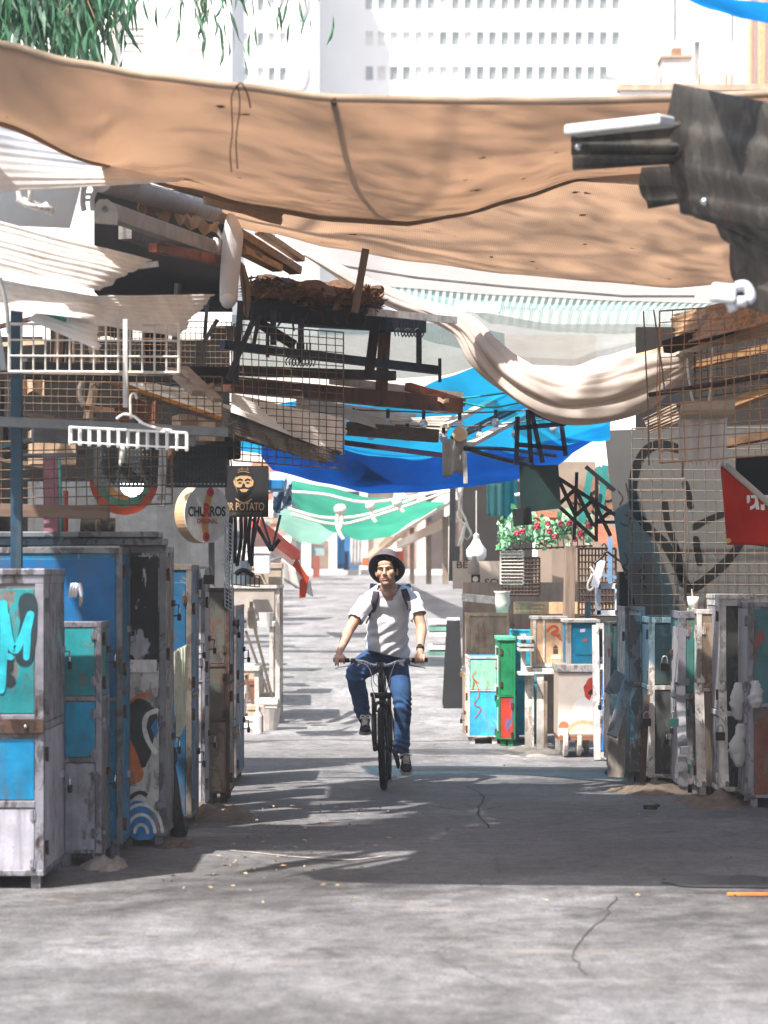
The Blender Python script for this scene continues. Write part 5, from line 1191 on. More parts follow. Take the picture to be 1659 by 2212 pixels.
fc = MB().sheet(g, .004).build('fringed_cloth', cloth('e6e2de', 'dcd6d0', .4, 70, .08, 5, fold=12), smooth=False); tag(fc, 'white cloth with a jagged fringe hanging behind the upper right wires', 'cloth')
tag(MB().sheet([[P(1470 + 115 * i / 8, 870 + 34 * j / 4 - 4 * i / 8, 18.95 - .04 * math.sin(math.pi * j / 4)) for j in range(5)] for i in range(9)], .02).build('folded_top', cloth('cdbfae', 'c0a888', .3, 60)), 'beige folded cloth band above the fringed cloth', 'cloth')
mb = MB(); mb.lathe(P(1345, 860, 21.8), [(.001, 0), (.1, .03), (.11, .1), (.05, .12)], 14); mb.bar(P(1310, 850, 22), P(1470, 865, 22), .12, .1); tag(mb.build('dark_bundle', plain('26272a', .8)), 'dark bundle of cloth hanging under the cream drape', 'bundle')
tag(MB().corr(P(1388, 905, 21.5), P(1405, 935, 21.5), P(1470, 910, 21.4), P(1460, 870, 21.4), 6, .008).build('ribbed_hose', plain('8a7a6a', .8)), 'grey ribbed scrap hanging beside the cream drape', 'scrap')
# red banner
bd = 19.2; bn = thing('banner', 'red hanging banner with white Hebrew lettering at the right edge', 'banner', P(1610, 1175, bd))
def bp(u, v): return P(u, v, bd + .035 * math.sin(u * .06) + .02 * math.sin(v * .05 + u * .02))
g = []
for i in range(22):
    u = 1556 + 190 * i / 21; t = i / 21; vt = 1003 + 118 * (u - 1556) / 104 * .78; row = []
    for j in range(16): row.append(bp(u + 15 * (j / 15) * (1 - t), min(vt, 1150) + (1177 - min(vt, 1150)) * j / 15))
    g.append(row)
MB().sheet(g, .004).build('cloth', cloth('c8301a', 'b82a14', .25, 90, .2, 4, fold=8), bn, smooth=True)
mb = MB()
g = [[bp(1556 + 190 * i / 21, 1000 + 118 * (190 * i / 21) / 104 * .78 - 14 + 18 * j / 3) + V((0, -.006, 0)) for j in range(4)] for i in range(22)]
MB().sheet(g, .006).build('hem', cloth('cfc6bc', 'c0b4a6', .2, 90), bn, smooth=True)
for (s_, u, w_) in (('י', 1616, 0), ('ג', 1630, 0), ('ו', 1647, 0), ('ר', 1662, 0)):
    text(s_, V((P(u, 0, bd - .03).x, bd - .045, P(0, 1086 if s_ != 'י' else 1079, bd).z)), (1, 0, 0), (0, 0, 1), .105 if s_ != 'י' else .055, plain('e8ddd6', .6), 'lettering', bn, .001, .03, 1.15)
mb = MB(); c = bp(1573, 1168) + V((0, -.02, 0)); mb.lathe(c, [(.008, 0), (.018, 0), (.018, .004), (.008, .004)], 14, (0, -1, 0)); mb.build('eyelet', brass, bn)
wall('black canvas corner above the red banner', X(1590, 19.6), 4.2, 19.6, 19.63, Z(1120, 19.6), Z(985, 19.6), plain('16181b', .8), 'canvas', 'black_canvas')
# near dark roof sheets, top right (out of focus)
dk_sheet = worn('34322f', '4a4640', '3a2c24', .42, 5, .55, .2)
def bigsheet(lab, top, bot, d0, d1, n, m, seed, rag):
    g = []
    for i in range(121):
        t = i / 120; row = []
        k = t * (len(top) - 1); a = min(int(k), len(top) - 2); f = k - a
        pa = V(top[a]).lerp(V(top[a + 1]), f); kb = t * (len(bot) - 1); b = min(int(kb), len(bot) - 2); f = kb - b; pb = V(bot[b]).lerp(V(bot[b + 1]), f)
        for j in range(9):
            x = pa.lerp(pb, j / 8); p = P(x.x, x.y, d0 + (d1 - d0) * j / 8); p += V((0, -.02 * math.sin(2 * math.pi * n * t), 0.006 * math.sin(2 * math.pi * n * t))); row.append(p)
        g.append(row)
    return tag(MB().sheet(g, .004).build('corrugated_sheet', m, smooth=True), lab, 'roof sheet', 'dark corrugated roof sheets at top right')
# ridges run left-right; left edge ragged
bigsheet('big dark corrugated sheet bending down at the upper right, nearest the camera', [(1456, 180), (1440, 260), (1437, 330), (1455, 400), (1470, 455), (1500, 470), (1540, 450), (1545, 490), (1575, 530), (1580, 600), (1600, 660)], [(1800, 250), (1800, 330), (1800, 400), (1800, 460), (1800, 520), (1800, 560), (1800, 600), (1800, 640), (1800, 660), (1800, 690), (1800, 720)], 12.6, 11.2, 9, dk_sheet, 1, .1)
bigsheet('small dark roof sheet behind the big one, with a bright top edge', [(1234, 285), (1234, 320), (1238, 368)], [(1470, 262), (1470, 330), (1470, 352)], 12.9, 12.5, 3, dk_sheet, 2, 0)
bigsheet('ragged dark scrap of sheet hanging between the two dark roof sheets', [(1386, 362), (1380, 400), (1392, 430), (1400, 450), (1420, 435)], [(1480, 355), (1480, 400), (1480, 430), (1480, 436), (1480, 430)], 13.0, 12.7, 2, dk_sheet, 3, 0)
mb = MB(); mb.bar(P(1234, 283, 12.75), P(1442, 260, 12.35), .12, .05); tag(mb.build('roof_flashing', plain('d3d3d4', .3, .3, .1, 5), bevel=.012), 'bright white metal flashing on the small dark roof sheet', 'flashing')
mb = MB(); mb.lathe(P(1249, 319, 12.8), [(.012, 0), (.02, .01), (.014, .03)], 12, (0, -1, 0)); mb.lathe(P(1521, 437, 11.9), [(.014, 0), (.02, .01), (.014, .03)], 12, (0, -1, 0)); 
tag(MB().lathe(P(1249, 319, 12.8), [(.012, 0), (.02, .01), (.014, .03)], 12, (0, -1, 0)).build('roof_bolt', chrome, smooth=True), 'shiny bolt head at the corner of the small dark roof sheet', 'bolt')
tag(MB().lathe(P(1521, 437, 11.7), [(.012, 0), (.02, .01), (.014, .03)], 12, (0, -1, 0)).build('roof_bolt', chrome, smooth=True), 'shiny bolt head on the big dark corrugated sheet', 'bolt')
fl = thing('clamp_light', 'white clamp floodlight under the dark sheet at right', 'lamp', P(1580, 670, 11.0))
mb = MB(); c = P(1562, 634, 11.0); mb.box(c, (.1, .08, .075), ry=.1); mb.build('housing', plain('d8d8dc', .3), fl, bevel=.012)
mb = MB(); mb.tube(catmull([P(1590, 620, 11.0), P(1610, 618, 11.0), P(1622, 640, 11.0), P(1614, 650, 11.0)], 5), .022, 10); mb.box(P(1600, 652, 11.0), (.045, .05, .04)); mb.tube([P(1575, 650, 11.0), P(1585, 672, 11.0)], .02, 8); mb.build('bracket', plain('cfcfd6', .3), fl, smooth=True)

# ---------------------------------------------------------------- right side, middle distance (in the sun)
sunw = worn('cfc9c2', 'a89c90', '7a5a44', .38, 7); peach = worn('d3a984', 'b58a66', '8a5a3a', .36, 7); tq = worn('1fa0b8', '4fa8b0', '7a5a44', .3, 5); mint = worn('8fc9b0', '74b0a0', '9a6a4a', .3, 6); skyb = worn('35a6d4', '6fb8cc', '8a6a54', .3, 6); green = worn('0f7a4c', '2a5a44', '5a4a34', .32, 6); brightb = worn('1478d0', '3a8ad0', '5a4a44', .3, 6)
c = Gp('mint over sky blue chest with orange scribble beside the lane', 1012, 1077, 27.6, 1420, .9, skyb, sunw, [(.04, .54, skyb), (.54, .86, mint)], [(.04, .54, sunw), (.54, .86, sunw)], seed=51, tw=.015)
paint(c, 'graffiti', [([P(1020, 1490, 27.59), P(1026, 1470, 27.59), P(1035, 1500, 27.59), P(1024, 1520, 27.59), P(1038, 1530, 27.59), P(1026, 1550, 27.59)], .009), ([P(1028, 1450, 27.59), P(1020, 1462, 27.59), P(1034, 1475, 27.59)], .008)], plain('b5552a', .6))
c = Gp('dark green bin shaped chest with a red and yellow painted base', 1078, 1112, 27.2, 1385, .8, green, green, [(.04, .5, worn('b8382c', '3f6f9c', '6a4a3a', .38, 4)), (.5, 1.04, green)], [(.04, .5, sunw), (.5, 1.0, sunw)], seed=52, tw=.012, top=worn('4fb88c', '2f8a64', '5a4a34', .3, 6))
Gp('turquoise tall cabinet with red scribbles behind the peach cabinet', 1108, 1168, 27.9, 1362, .6, tq, tq, [(.04, .62, tq), (.62, .8, tq), (.8, 1.14, tq)], [(.04, 1.1, tq)], seed=53, tw=.012)
pc = thing('cabinet_stand', 'pale rough stand of posts carrying the peach cabinet', 'stand', P(1180, 1610, 26.8), None)
MB().bx(X(1132, 26.8), X(1232, 26.8), 26.6, 27.3, Z(1455, 26.8), Z(1442, 26.8)).build('top_board', sunw, pc, bevel=.004)
for u, y in ((1140, 26.65), (1165, 26.65), (1205, 26.65), (1150, 27.2), (1222, 27.2)): MB().bar(V((X(u, 26.8), y, 0)), V((X(u, 26.8), y, Z(1456, 26.8))), .07).build('leg', sunw, pc)
MB().bx(X(1168, 26.8), X(1180, 26.8), 26.62, 26.7, .03, Z(1470, 26.8)).build('board', worn('9a8572', '7a6a5a', '6a4632', .42, 7), pc)
p_ = thing('market_cabinet', 'peach cabinet with red scribble on the rough stand', 'cabinet', P(1190, 1442, 26.8), 'steel cabinets along the lane')
d = 26.7; z0, z1 = Z(1441, d), Z(1338, d); MB().bx(X(1152, d), X(1224, d), d, d + .55, z0, z1).build('body', peach, p_, bevel=.006)
mb = MB()
for a, b in ((1152, 1158), (1173, 1177), (1218, 1224)): mb.bx(X(a, d), X(b, d), d - .012, d, z0, z1)
mb.bx(X(1149, d), X(1227, d), d - .02, d + .56, z1 + .001, z1 + .03); mb.bx(X(1149, d), X(1227, d), d - .018, d, z0, z0 + .03); mb.build('frame', sunw, p_, bevel=.003)
paint(p_, 'graffiti', [([P(1182, 1362, d - .002), P(1195, 1352, d - .002), P(1205, 1360, d - .002), P(1192, 1368, d - .002), P(1208, 1372, d - .002)], .025), ([P(1205, 1376, d - .002), P(1215, 1384, d - .002)], .012)], plain('c8502c', .6))
mb = MB(); mb.prism([P(1194, 1400, d - .001), P(1206, 1400, d - .001), P(1200, 1392, d - .001)], (0, -1, 0), .002); mb.prism([P(1195, 1412, d - .001), P(1205, 1412, d - .001), P(1205, 1402, d - .001), P(1195, 1402, d - .001)], (0, -1, 0), .002); mb.build('sticker', plain('4a3a34', .6), p_)
mb = MB(); mb.prism([P(1190, 1442 - 28, d - .001), P(1212, 1442 - 28, d - .001), P(1212, 1424, d - .001), P(1190, 1424, d - .001)], (0, -1, 0), .002); mb.build('sticker', plain('cfc0a8', .6), p_)
# stacked pale shelf ends left of the peach cabinet
mb = MB()
for v in (1375, 1390, 1400, 1452): mb.bx(X(1120, 26.6), X(1152, 26.6), 26.5, 26.9, Z(v + 6, 26.6), Z(v, 26.6))
mb.bx(X(1126, 26.6), X(1136, 26.6), 26.6, 26.7, Z(1455, 26.6), Z(1370, 26.6)); tag(mb.build('shelf_bracket', sunw), 'pale shelf ends sticking out left of the peach cabinet', 'shelf')
# blue box + cart
d = 25.9
b_ = thing('market_cabinet', 'bright teal blue cabinet with a white post edge above the poster cart', 'cabinet', P(1255, 1455, d), 'steel cabinets along the lane')
z0, z1 = Z(1446, d), Z(1345, d); MB().bx(X(1224, d), X(1292, d), d, d + .6, z0, z1).build('body', worn('137fa4', '3a8fb0', '5a4a44', .3, 5), b_, bevel=.005)
mb = MB(); mb.bx(X(1222, d), X(1234, d), d - .015, d + .01, z0, z1); mb.bx(X(1220, d), X(1296, d), d - .03, d + .61, z1 + .001, z1 + .03); mb.bx(X(1222, d), X(1296, d), d - .02, d + .1, z0 - .03, z0); mb.build('frame', sunw, b_, bevel=.003)
MB().bx(X(1244, d), X(1286, d), d - .008, d, z0 + .14, z1 - .06).build('door', worn('0f86ac', '2a90b4', '5a4a44', .3, 6), b_, bevel=.003)
for (u, v, m) in ((1258, 1362, 'c9d0d0'), (1263, 1383, 'a8705a')):
    MB().prism([P(u - 5, v - 3, d - .009), P(u + 6, v - 4, d - .009), P(u + 6, v + 3, d - .009), P(u - 5, v + 4, d - .009)], (0, -1, 0), .001).build('sticker', plain(m, .6), b_)
ct = thing('poster_cart', 'white wheeled cart with a fruit and ice cream poster on its front', 'cart', P(1250, 1640, 25.6)); d = 25.6
zt, zb = Z(1452, d), Z(1592, d)
MB().bx(X(1206, d), X(1292, d), d, d + .7, zb, zt).build('body', plain('d6c3b0', .6, 0, .12, 4), ct, bevel=.01)
mb = MB(); mb.bx(X(1203, d), X(1296, d), d - .02, d + .72, zt + .002, zt + .07); mb.build('top_rail', sunw, ct, bevel=.005)
pp = lambda u, v: P(u, v, d - .003)
def disc(cu, cv, ru, rv, m, k, a0=0, a1=2 * math.pi, jag=0):
    pts = [P(cu + ru * math.cos(t) * (1 + jag * math.sin(9 * t)), cv - rv * math.sin(t) * (1 + jag * math.sin(9 * t)), d - .001 * k - .002) for t in [a0 + (a1 - a0) * i / 28 for i in range(29)]]
    MB().prism(pts, (0, -1, 0), .0006).build('poster_shape', m, ct)
MB().prism([pp(1208, 1462), pp(1291, 1462), pp(1291, 1588), pp(1208, 1588)], (0, -1, 0), .0008).build('poster', plain('dfcfc0', .5, 0, .15, 3), ct)
disc(1288, 1492, 36, 36, plain('e2d5c8', .5), 2, math.pi * .5, math.pi * 1.35); disc(1291, 1490, 30, 30, plain('b8402c', .5, 0, .4, 30), 3, math.pi * .5, math.pi * 1.3, .03); disc(1284, 1500, 14, 12, plain('2c2026', .5), 4, 0, math.pi)
disc(1264, 1535, 27, 30, plain('dcd6cf', .5, 0, .1, 10), 2.5); disc(1262, 1585, 40, 30, plain('d8a482', .5, 0, .25, 14), 3.5, 0, math.pi); disc(1262, 1586, 32, 22, plain('e0c8b0', .5, 0, .2, 14), 4.2, 0, math.pi); disc(1218, 1572, 12, 14, plain('c8704a', .5), 3, 0, math.pi)
MB().bx(X(1206, d), X(1292, d), d - .01, d + .7, zb - .03, zb - .002).build('base_board', wood('8a5a40'), ct)
for u, y in ((1222, d + .06), (1252, d + .12), (1225, d + .55), (1275, d + .5)):
    c = V((X(u, d), y, .14)); w_ = MB().lathe(c - V((.025, 0, 0)), [(.11, 0), (.14, .006), (.14, .044), (.11, .05)], 22, (1, 0, 0)).build('wheel', plain('c9bfb4', .7), ct, smooth=False, bevel=.006)
    MB().bx(c.x - .035, c.x + .035, y - .03, y + .03, .15, zb - .031).build('fork', plain('4a4440', .5), w_)
# white frame and bright blue rack
d = 25.2
fr_ = thing('white_rack', 'tall white battered frame standing right of the poster cart', 'rack', P(1302, 1640, d))
for u in (1290, 1312): MB().bar(P(u, 1640, d), P(u - 4, 1350, d), .06).build('upright', sunw, fr_)
for v in (1352, 1440, 1540, 1630): MB().bar(P(1288, v, d), P(1313, v, d), .05).build('cross_bar', sunw, fr_)
for k in range(7): MB().bar(P(1308, 1450 + 28 * k, d - .05), P(1313, 1462 + 28 * k, d - .05), .035).build('hinge', plain('7a6a5c', .6), fr_)
MB().bx(X(1294, d), X(1310, d), d + .05, d + .1, Z(1420, d), Z(1362, d)).build('panel', plain('39424c', .6, 0, .3, 6), fr_)
Gp('bright blue steel rack with battered hinges by the white frame', 1312, 1335, 24.9, 1370, .6, brightb, brightb, [(.04, .55, brightb), (.55, 1.14, brightb)], [(.04, .55, brightb), (.55, 1.1, brightb)], seed=55, tw=.012)
Gp('dark teal cabinet squeezed behind the bright blue rack', 1320, 1352, 23.9, 1345, .7, worn('1c4a50', '2f3a3a', '4a3426', .4, 6), darkcab, [(.04, 1.2, worn('1c4a50', '2f3a3a', '4a3426', .4, 6))], [(.04, 1.2, darkcab)], seed=56, tw=.015)
# beige boxes and stall behind
wall('beige block wall behind the sunlit cabinets', X(1000, 29.5), 4.5, 29.5, 29.7, G(29), Z(1258, 29.5), worn('8f8074', '7a6c62', '8a6a54', .35, 2), 'wall', 'block_wall')
Gp('tan wide chest with a ledge behind the mint chest', 1008, 1100, 29.0, 1325, .5, worn('a08a76', '8a7868', '7a5a44', .35, 4), worn('b59a80', '8a7868', '7a5a44', .35, 4), [(.04, .7, worn('94806e', '8a7868', '7a5a44', .35, 4)), (.7, 1.28, worn('a08c7a', '8a7868', '7a5a44', .35, 4))], [(.04, 1.2, sunw)], seed=57, hw=0)
wall('sunny orange tan ledge behind the blue and peach cabinets', X(1110, 28.8), X(1330, 28.8), 28.5, 28.9, Z(1325, 28.8), Z(1300, 28.8), worn('c9a47e', 'b58a66', '8a5a3a', .36, 6), 'ledge', 'stall_ledge')
# A-frame board
af = thing('sandwich_board', 'black folding sandwich board standing beside the lane', 'sign', P(978, 1480, 33.0)); d = 33.0
zg = G(d)
for k, (o1, o2) in enumerate(((0, 0), (.5, .15))):
    a, b, c2, e = P(957, 1482, d), P(1002, 1480, d), P(994, 1342, d), P(966, 1342, d)
    for q_ in (a, b): q_.z = zg
    sh = V((0, o1, 0)); st = V((0, o2 + .15, 0))
    MB().prism([a + sh, b + sh, c2 + st, e + st], (0, 1, .1), .03).build('panel', plain('161618', .6, 0, .25, 4), af)
mb = MB(); mb.tube([P(966, 1340, d) + V((0, .2, 0)), P(994, 1340, d) + V((0, .2, 0))], .03, 8); mb.build('hinge_bar', white_metal, af)
# pole, dark alcove, signs
wall('dark recessed shop wall behind the thin dark pole', X(1000, 34), X(1150, 34), 34, 34.2, G(34), Z(1040, 34), plain('33302f', .9, 0, .3, 1.5), 'wall', 'shop_wall')
pole('thin black steel pole beside the alcove', [P(978, 1052, 31.5), P(976, 1255, 31.5)], .035, plain('1f2225', .5), 'post', 'steel_pole')
pole('second thin black pole with a bracket beside the alcove', [P(988, 1180, 31.3), P(987, 1256, 31.3)], .028, plain('1f2225', .5), 'post', 'steel_pole')
pole('black bar from the poles to the lamp', [P(985, 1240, 31.3), P(1080, 1238, 31.3)], .02, plain('1f2225', .5), 'bar', 'steel_bar')
lp = thing('pendant_bulb', 'white pendant bulb hanging in front of the dark alcove', 'lamp', P(1029, 1212, 31)); c = P(1029, 1212, 31)
mb = MB(); mb.tube([P(1029, 1060, 31), P(1029, 1160, 31)], .008, 5); mb.build('cord', white_wire, lp)
mb = MB(); mb.lathe(c, [(.03, 0), (.09, .015), (.115, .06), (.115, .13), (.06, .2), (.035, .25)], 18); mb.build('bulb', plain('e8e6e2', .3), lp, smooth=True)
mb = MB(); mb.lathe(c, [(.035, .245), (.035, .3), (.01, .32)], 12); mb.build('socket', plain('c9c4bc', .5), lp)
sg = thing('shop_board', 'beige shop board with dark letters and a small square emblem', 'sign', P(1045, 1320, 30.5)); d = 30.5
MB().bx(X(978, d), X(1086, d), d, d + .05, Z(1272, d), Z(1212, d)).build('board', plain('b3a698', .7, 0, .12, 3), sg)
ink = plain('3a332e', .6)
text('BE', V((X(998, d), d - .003, Z(1220, d))), E, up, .075, ink, 'lettering', sg, .001, .01, 1.2); text('SO', V((X(1062, d), d - .003, Z(1258, d))), E, up, .085, ink, 'lettering', sg, .001, .01, 1.1)
MB().bx(X(1018, d), X(1037, d), d - .004, d - .001, Z(1260, d), Z(1241, d)).build('emblem', plain('1f1c1c', .6), sg)
mb = MB(); mb.lathe(V((X(1027, d), d - .0045, Z(1251, d))), [(.022, 0), (.032, 0), (.032, .002), (.022, .002)], 14, (0, -1, 0)); mb.build('emblem', plain('d0c4b6', .6), sg)
bt_ = MB(); c = P(1024, 1240, 30.3); bt_.lathe(c, [(.06, 0), (.065, .02), (.06, .12), (.025, .17), (.025, .2)], 14); tag(bt_.build('jar', plain('8a7c72', .4), smooth=True), 'grey brown jar hanging before the beige shop board', 'jar')
for k, (u, du) in enumerate(((986, 6), (1000, -8))):
    mb = MB(); mb.tube(catmull([P(u, 1050, 30), P(u + du, 1090, 30), P(u + 4, 1118, 30), P(1012, 1140, 30), P(1018, 1155, 30), P(1008, 1165, 30), P(1000, 1150, 30), P(1006, 1130, 30), P(990 + 6 * k, 1180, 30)], 6), .014, 6)
    tag(mb.build('hanging_rope', rope_m, smooth=True), 'pale looped rope hanging under the blue tarpaulin by the dark pole', 'rope', 'looped ropes by the pole')
# pots shelf: flowers
fl = thing('flower_basket', 'wire shelf overflowing with green leaves and pink red flowers', 'plant', P(1170, 1200, 27.5)); d = 27.5
lv = MB(); fw = MB(); st = MB(); rr = random.Random(11)
for k in range(620):
    u = rr.uniform(1078, 1278); v = 1160 + (1278 - u) * .05 - 22 + rr.gauss(0, 15) + 8 * math.sin(u * .06); c = P(u, v, d + rr.uniform(-.25, .25))
    a = V((rr.uniform(-1, 1), rr.uniform(-1, .3), rr.uniform(-1, .6))).normalized() * rr.uniform(.02, .055); b = a.cross(V((rr.random() - .5, 1, rr.random() - .5))).normalized() * a.length * .6
    lv.cur = rr.choice((0, 1, 1)); lv.add([c - a, c - a * .2 + b, c + a * .7 + b * .3, c + a * 1.1, c + a * .7 - b * .3, c - a * .2 - b], [(0, 1, 2, 3, 4, 5)])
lm1 = plain('4c8a5c', .5, 0, .35, 20); lm2 = plain('8fbf9a', .5, 0, .3, 20)
ob = lv.build('leaves', [lm1, lm2], fl); ob['kind'] = 'stuff'
for k in range(16):
    u = rr.choice((1090, 1107, 1118, 1130, 1160, 1185, 1198, 1214, 1228, 1240, 1255, 1272)) + rr.uniform(-3, 3); v = 1152 + (1278 - u) * .06 - 20 + rr.gauss(0, 12); c = P(u, v, d - .24)
    fw = MB()
    for j in range(7): 
        a = j * .9; fw.ball(c + V((.018 * math.cos(a), -.01 * (j % 2), .018 * math.sin(a))), (.014, .012, .014), 6, 4)
    fw.build('flower', plain('c03a52', .5, 0, .3, 20), fl, smooth=True)
mb = MB(); mb.grid(P(1075, 1190, d), P(1280, 1180, d) - P(1075, 1190, d), V((0, .4, 0)), 14, 4, .006); mb.build('shelf', rustm, fl)
mb = MB()
for k in range(14): mb.tube(catmull([P(1080 + 14 * k, 1185, d), P(1082 + 14 * k + rr.uniform(-6, 6), 1160, d - .1), P(1084 + 14 * k + rr.uniform(-10, 10), 1130, d - .2)], 4), .006, 5)
mb.build('stems', plain('7a6a4a', .7), fl)
for (u0, u1, v0, v1, lab) in ((1082, 1130, 1190, 1262, 'pale wire crate under the flowers, left'), (1085, 1165, 1205, 1285, 'rusty wire crate behind the pale one under the flowers'), (1250, 1330, 1185, 1330, 'rusty wire crate panel behind the blue white frame')):
    wires(lab, u0, u1, v0, v1, 28.4, 11, 10, .008, rustm if 'rusty' in lab else white_wire, group='wire crates under the flowers')
mb = MB(); mb.bar(P(1232, 1180, 27), P(1228, 1345, 27), .11, .12, up=(0, 1, 0)); tag(mb.build('timber_post', wood('b09884', ax=2), bevel=.008), 'thick sunlit timber post below the flowers', 'post')
mb = MB(); mb.bar(P(1270, 1300, 27.2), P(1268, 1420, 27.2), .06); tag(mb.build('steel_post', plain('4a6a78', .5)), 'slim grey blue post right of the timber post', 'post')
wf = thing('window_frame', 'white and blue empty window frame hanging below the flowers', 'frame', P(1310, 1325, 25.6)); d = 25.6
for a, b in ((P(1291, 1262, d), P(1292, 1328, d)), (P(1334, 1262, d), P(1334, 1328, d))): MB().bar(a, b, .05).build('side_bar', plain('b5c2d2', .5), wf)
for v in (1266, 1324): MB().bar(P(1289, v, d), P(1336, v, d), .05).build('cross_bar', plain('c9ced8', .5), wf)
mb = MB(); mb.bar(P(1318, 1160, 26), P(1318, 1262, 26), .04); mb.bar(P(1292, 1240, 26), P(1345, 1250, 26), .03); tag(mb.build('hanging_bar', plain('6f8fb0', .5)), 'pale blue hanging bar above the empty window frame', 'bar')
hg = MB(); hg.tube(catmull([P(1282, 1218, 25.4), P(1300, 1204, 25.4), P(1310, 1192, 25.4), P(1322, 1200, 25.4), P(1342, 1214, 25.4)], 5), .012, 6); hg.tube(catmull([P(1310, 1192, 25.4), P(1310, 1182, 25.4), P(1305, 1174, 25.4), P(1300, 1180, 25.4)], 5), .007, 5)
tag(hg.build('coat_hanger', plain('1d1c22', .4), smooth=True), 'black coat hanger hanging over the empty window frame', 'hanger')
mb = MB(); mb.bar(P(1300, 1210, 25.5), P(1284, 1268, 25.5), .07, .04, up=(0, 1, 0)); tag(mb.build('white_strip', plain('d6d6e0', .5)), 'tilted white strip hanging under the coat hanger', 'strip')
mb = MB(); mb.tube(catmull([P(1275, 1225, 26), P(1284, 1240, 26), P(1282, 1268, 26), P(1272, 1275, 26), P(1270, 1262, 26), P(1280, 1240, 26)], 6), .012, 6); tag(mb.build('hanging_rope', rope_m, smooth=True), 'small pale rope loop below the flowers', 'rope')
wall('orange sheet edge above the flowers', X(1110, 28.6), X(1240, 28.6), 28.6, 28.64, Z(1142, 28.6), Z(1118, 28.6), worn('c8542c', 'b06a44', '7a4a34', .36, 6), 'sheet', 'orange_sheet')
pole('white fluorescent tube under the dark hanging board', [P(1112, 1070, 24.2), P(1192, 1058, 24.2)], .018, plain('e6e6ea', .3), 'tube light', 'tube_light', False)
# hanging dark board + scissor arms + frame on blue tarp
hb = thing('hanging_board', 'dark green square board hanging on a black frame below the blue tarpaulin', 'sign', P(1168, 1105, 20.6)); d = 20.6
MB().prism([P(1122, 1006, d), P(1206, 1004, d), P(1212, 1098, d), P(1124, 1108, d)], (0, 1, 0), .03).build('board', plain('16302e', .5, 0, .3, 5), hb)
mb = MB()
for a, b in ((P(1115, 1005, d), P(1118, 900, d)), (P(1148, 1005, d), P(1140, 885, d)), (P(1172, 1000, d), P(1146, 880, d)), (P(1222, 985, d), P(1210, 895, d)), (P(1115, 960, d), P(1222, 970, d)), (P(1115, 925, d), P(1222, 915, d)), (P(1118, 990, d), P(1150, 995, d)), (P(1145, 890, d), P(1215, 915, d))): mb.bar(a, b, .035)
mb.build('frame', plain('12243a', .5), hb)
mb = MB(); mb.bar(P(1126, 1098, d), P(1130, 1135, d), .14, .1, up=(0, 1, 0)); mb.build('bracket_box', plain('1a2220', .6), hb)
sb = MB(); d = 20.8
T_ = [P(1205 + 38 * k, 1032 + 24 * k, d) for k in range(4)]; B_ = [P(1205 + 38 * k, 1092 + 22 * k, d) for k in range(4)]
for k in range(3): sb.bar(T_[k], B_[k + 1], .03, .012, up=(0, 1, 0)); sb.bar(B_[k] + V((0, .02, 0)), T_[k + 1] + V((0, .02, 0)), .03, .012, up=(0, 1, 0))
sb.bar(P(1246, 1020, d), P(1240, 1166, d), .025); sb.bar(P(1289, 1028, d), P(1288, 1170, d), .025); sb.bar(T_[0], P(1328, 1112, d), .028); sb.bar(B_[0], P(1290, 1168, d), .028); sb.bar(P(1265, 1008, d), P(1328, 1060, d), .03); sb.bar(P(1288, 1128, d), P(1328, 1128, d), .025)
tag(sb.build('scissor_bracket', plain('15181c', .5)), 'black extending scissor bracket right of the dark hanging board', 'bracket')
for k, (a, b) in enumerate(((P(1256, 1130, 24), P(1275, 1020, 24)), (P(1290, 1010, 24.2), P(1330, 1060, 24.2)), (P(1296, 1110, 24.1), P(1308, 1005, 24.1)))): 
    tag(MB().bar(a, b, .06, .01, up=(0, 1, 0)).build('teal_ribbon', plain('2f7f7a', .6)), 'teal fabric ribbon tied to the black scissor bracket', 'ribbon', 'teal ribbons on the scissor bracket')
pf = MB(); pts = [P(u, v, 24.6) for u, v in ((1232, 1062), (1300, 1008), (1330, 990), (1330, 1000), (1330, 1080), (1290, 1110), (1250, 1095))]
for k in range(30):
    u = 1235 + (k * 37 % 95); v = 1000 + (k * 53 % 110)
    if v < 1062 - (u - 1235) * .8: continue
    c = P(u, v, 24.8 + .02 * (k % 5)); pf.lathe(c, [(.03, 0), (.055, 0), (.055, .02), (.03, .02)], 10, (.2, -1, .3))
tag(pf.build('string_of_discs', plain('7a5a48', .6, 0, .4, 10)), 'cluster of brown rings strung behind the scissor bracket', 'rings')
tag(MB().sheet([[P(1052 + 30 * i / 6, 1045 + 70 * j / 8, 29 + .05 * math.sin(i * 2)) for j in range(9)] for i in range(7)], .006).build('hanging_cloth', cloth('7fd0d0', '6fc8c8', .4, 60), smooth=True), 'light turquoise cloth hanging right of the dark alcove', 'cloth')
tag(MB().sheet([[P(1084 + 34 * i / 6, 1032 + 90 * j / 8, 28.4 + .05 * math.sin(i * 2)) for j in range(9)] for i in range(7)], .006).build('hanging_cloth', cloth('3fa8b8', '3fb8c8', .4, 60), smooth=True), 'deeper turquoise cloth hanging beside the dark board', 'cloth')
pole('white board end on a shelf under the beige shop board', [P(1000, 1290, 29.2), P(1100, 1300, 29.0)], .04, sunw, 'board', 'shelf_board')
mb = MB(); c = P(1085, 1260, 27.8); mb.lathe(c - V((0, 0, .3)), [(.06, 0), (.075, .1), (.075, .2), (.09, .22)], 14); tag(mb.build('white_bucket', plain('d6d2cc', .5), smooth=True), 'white bucket hanging below the pale wire crate', 'bucket')
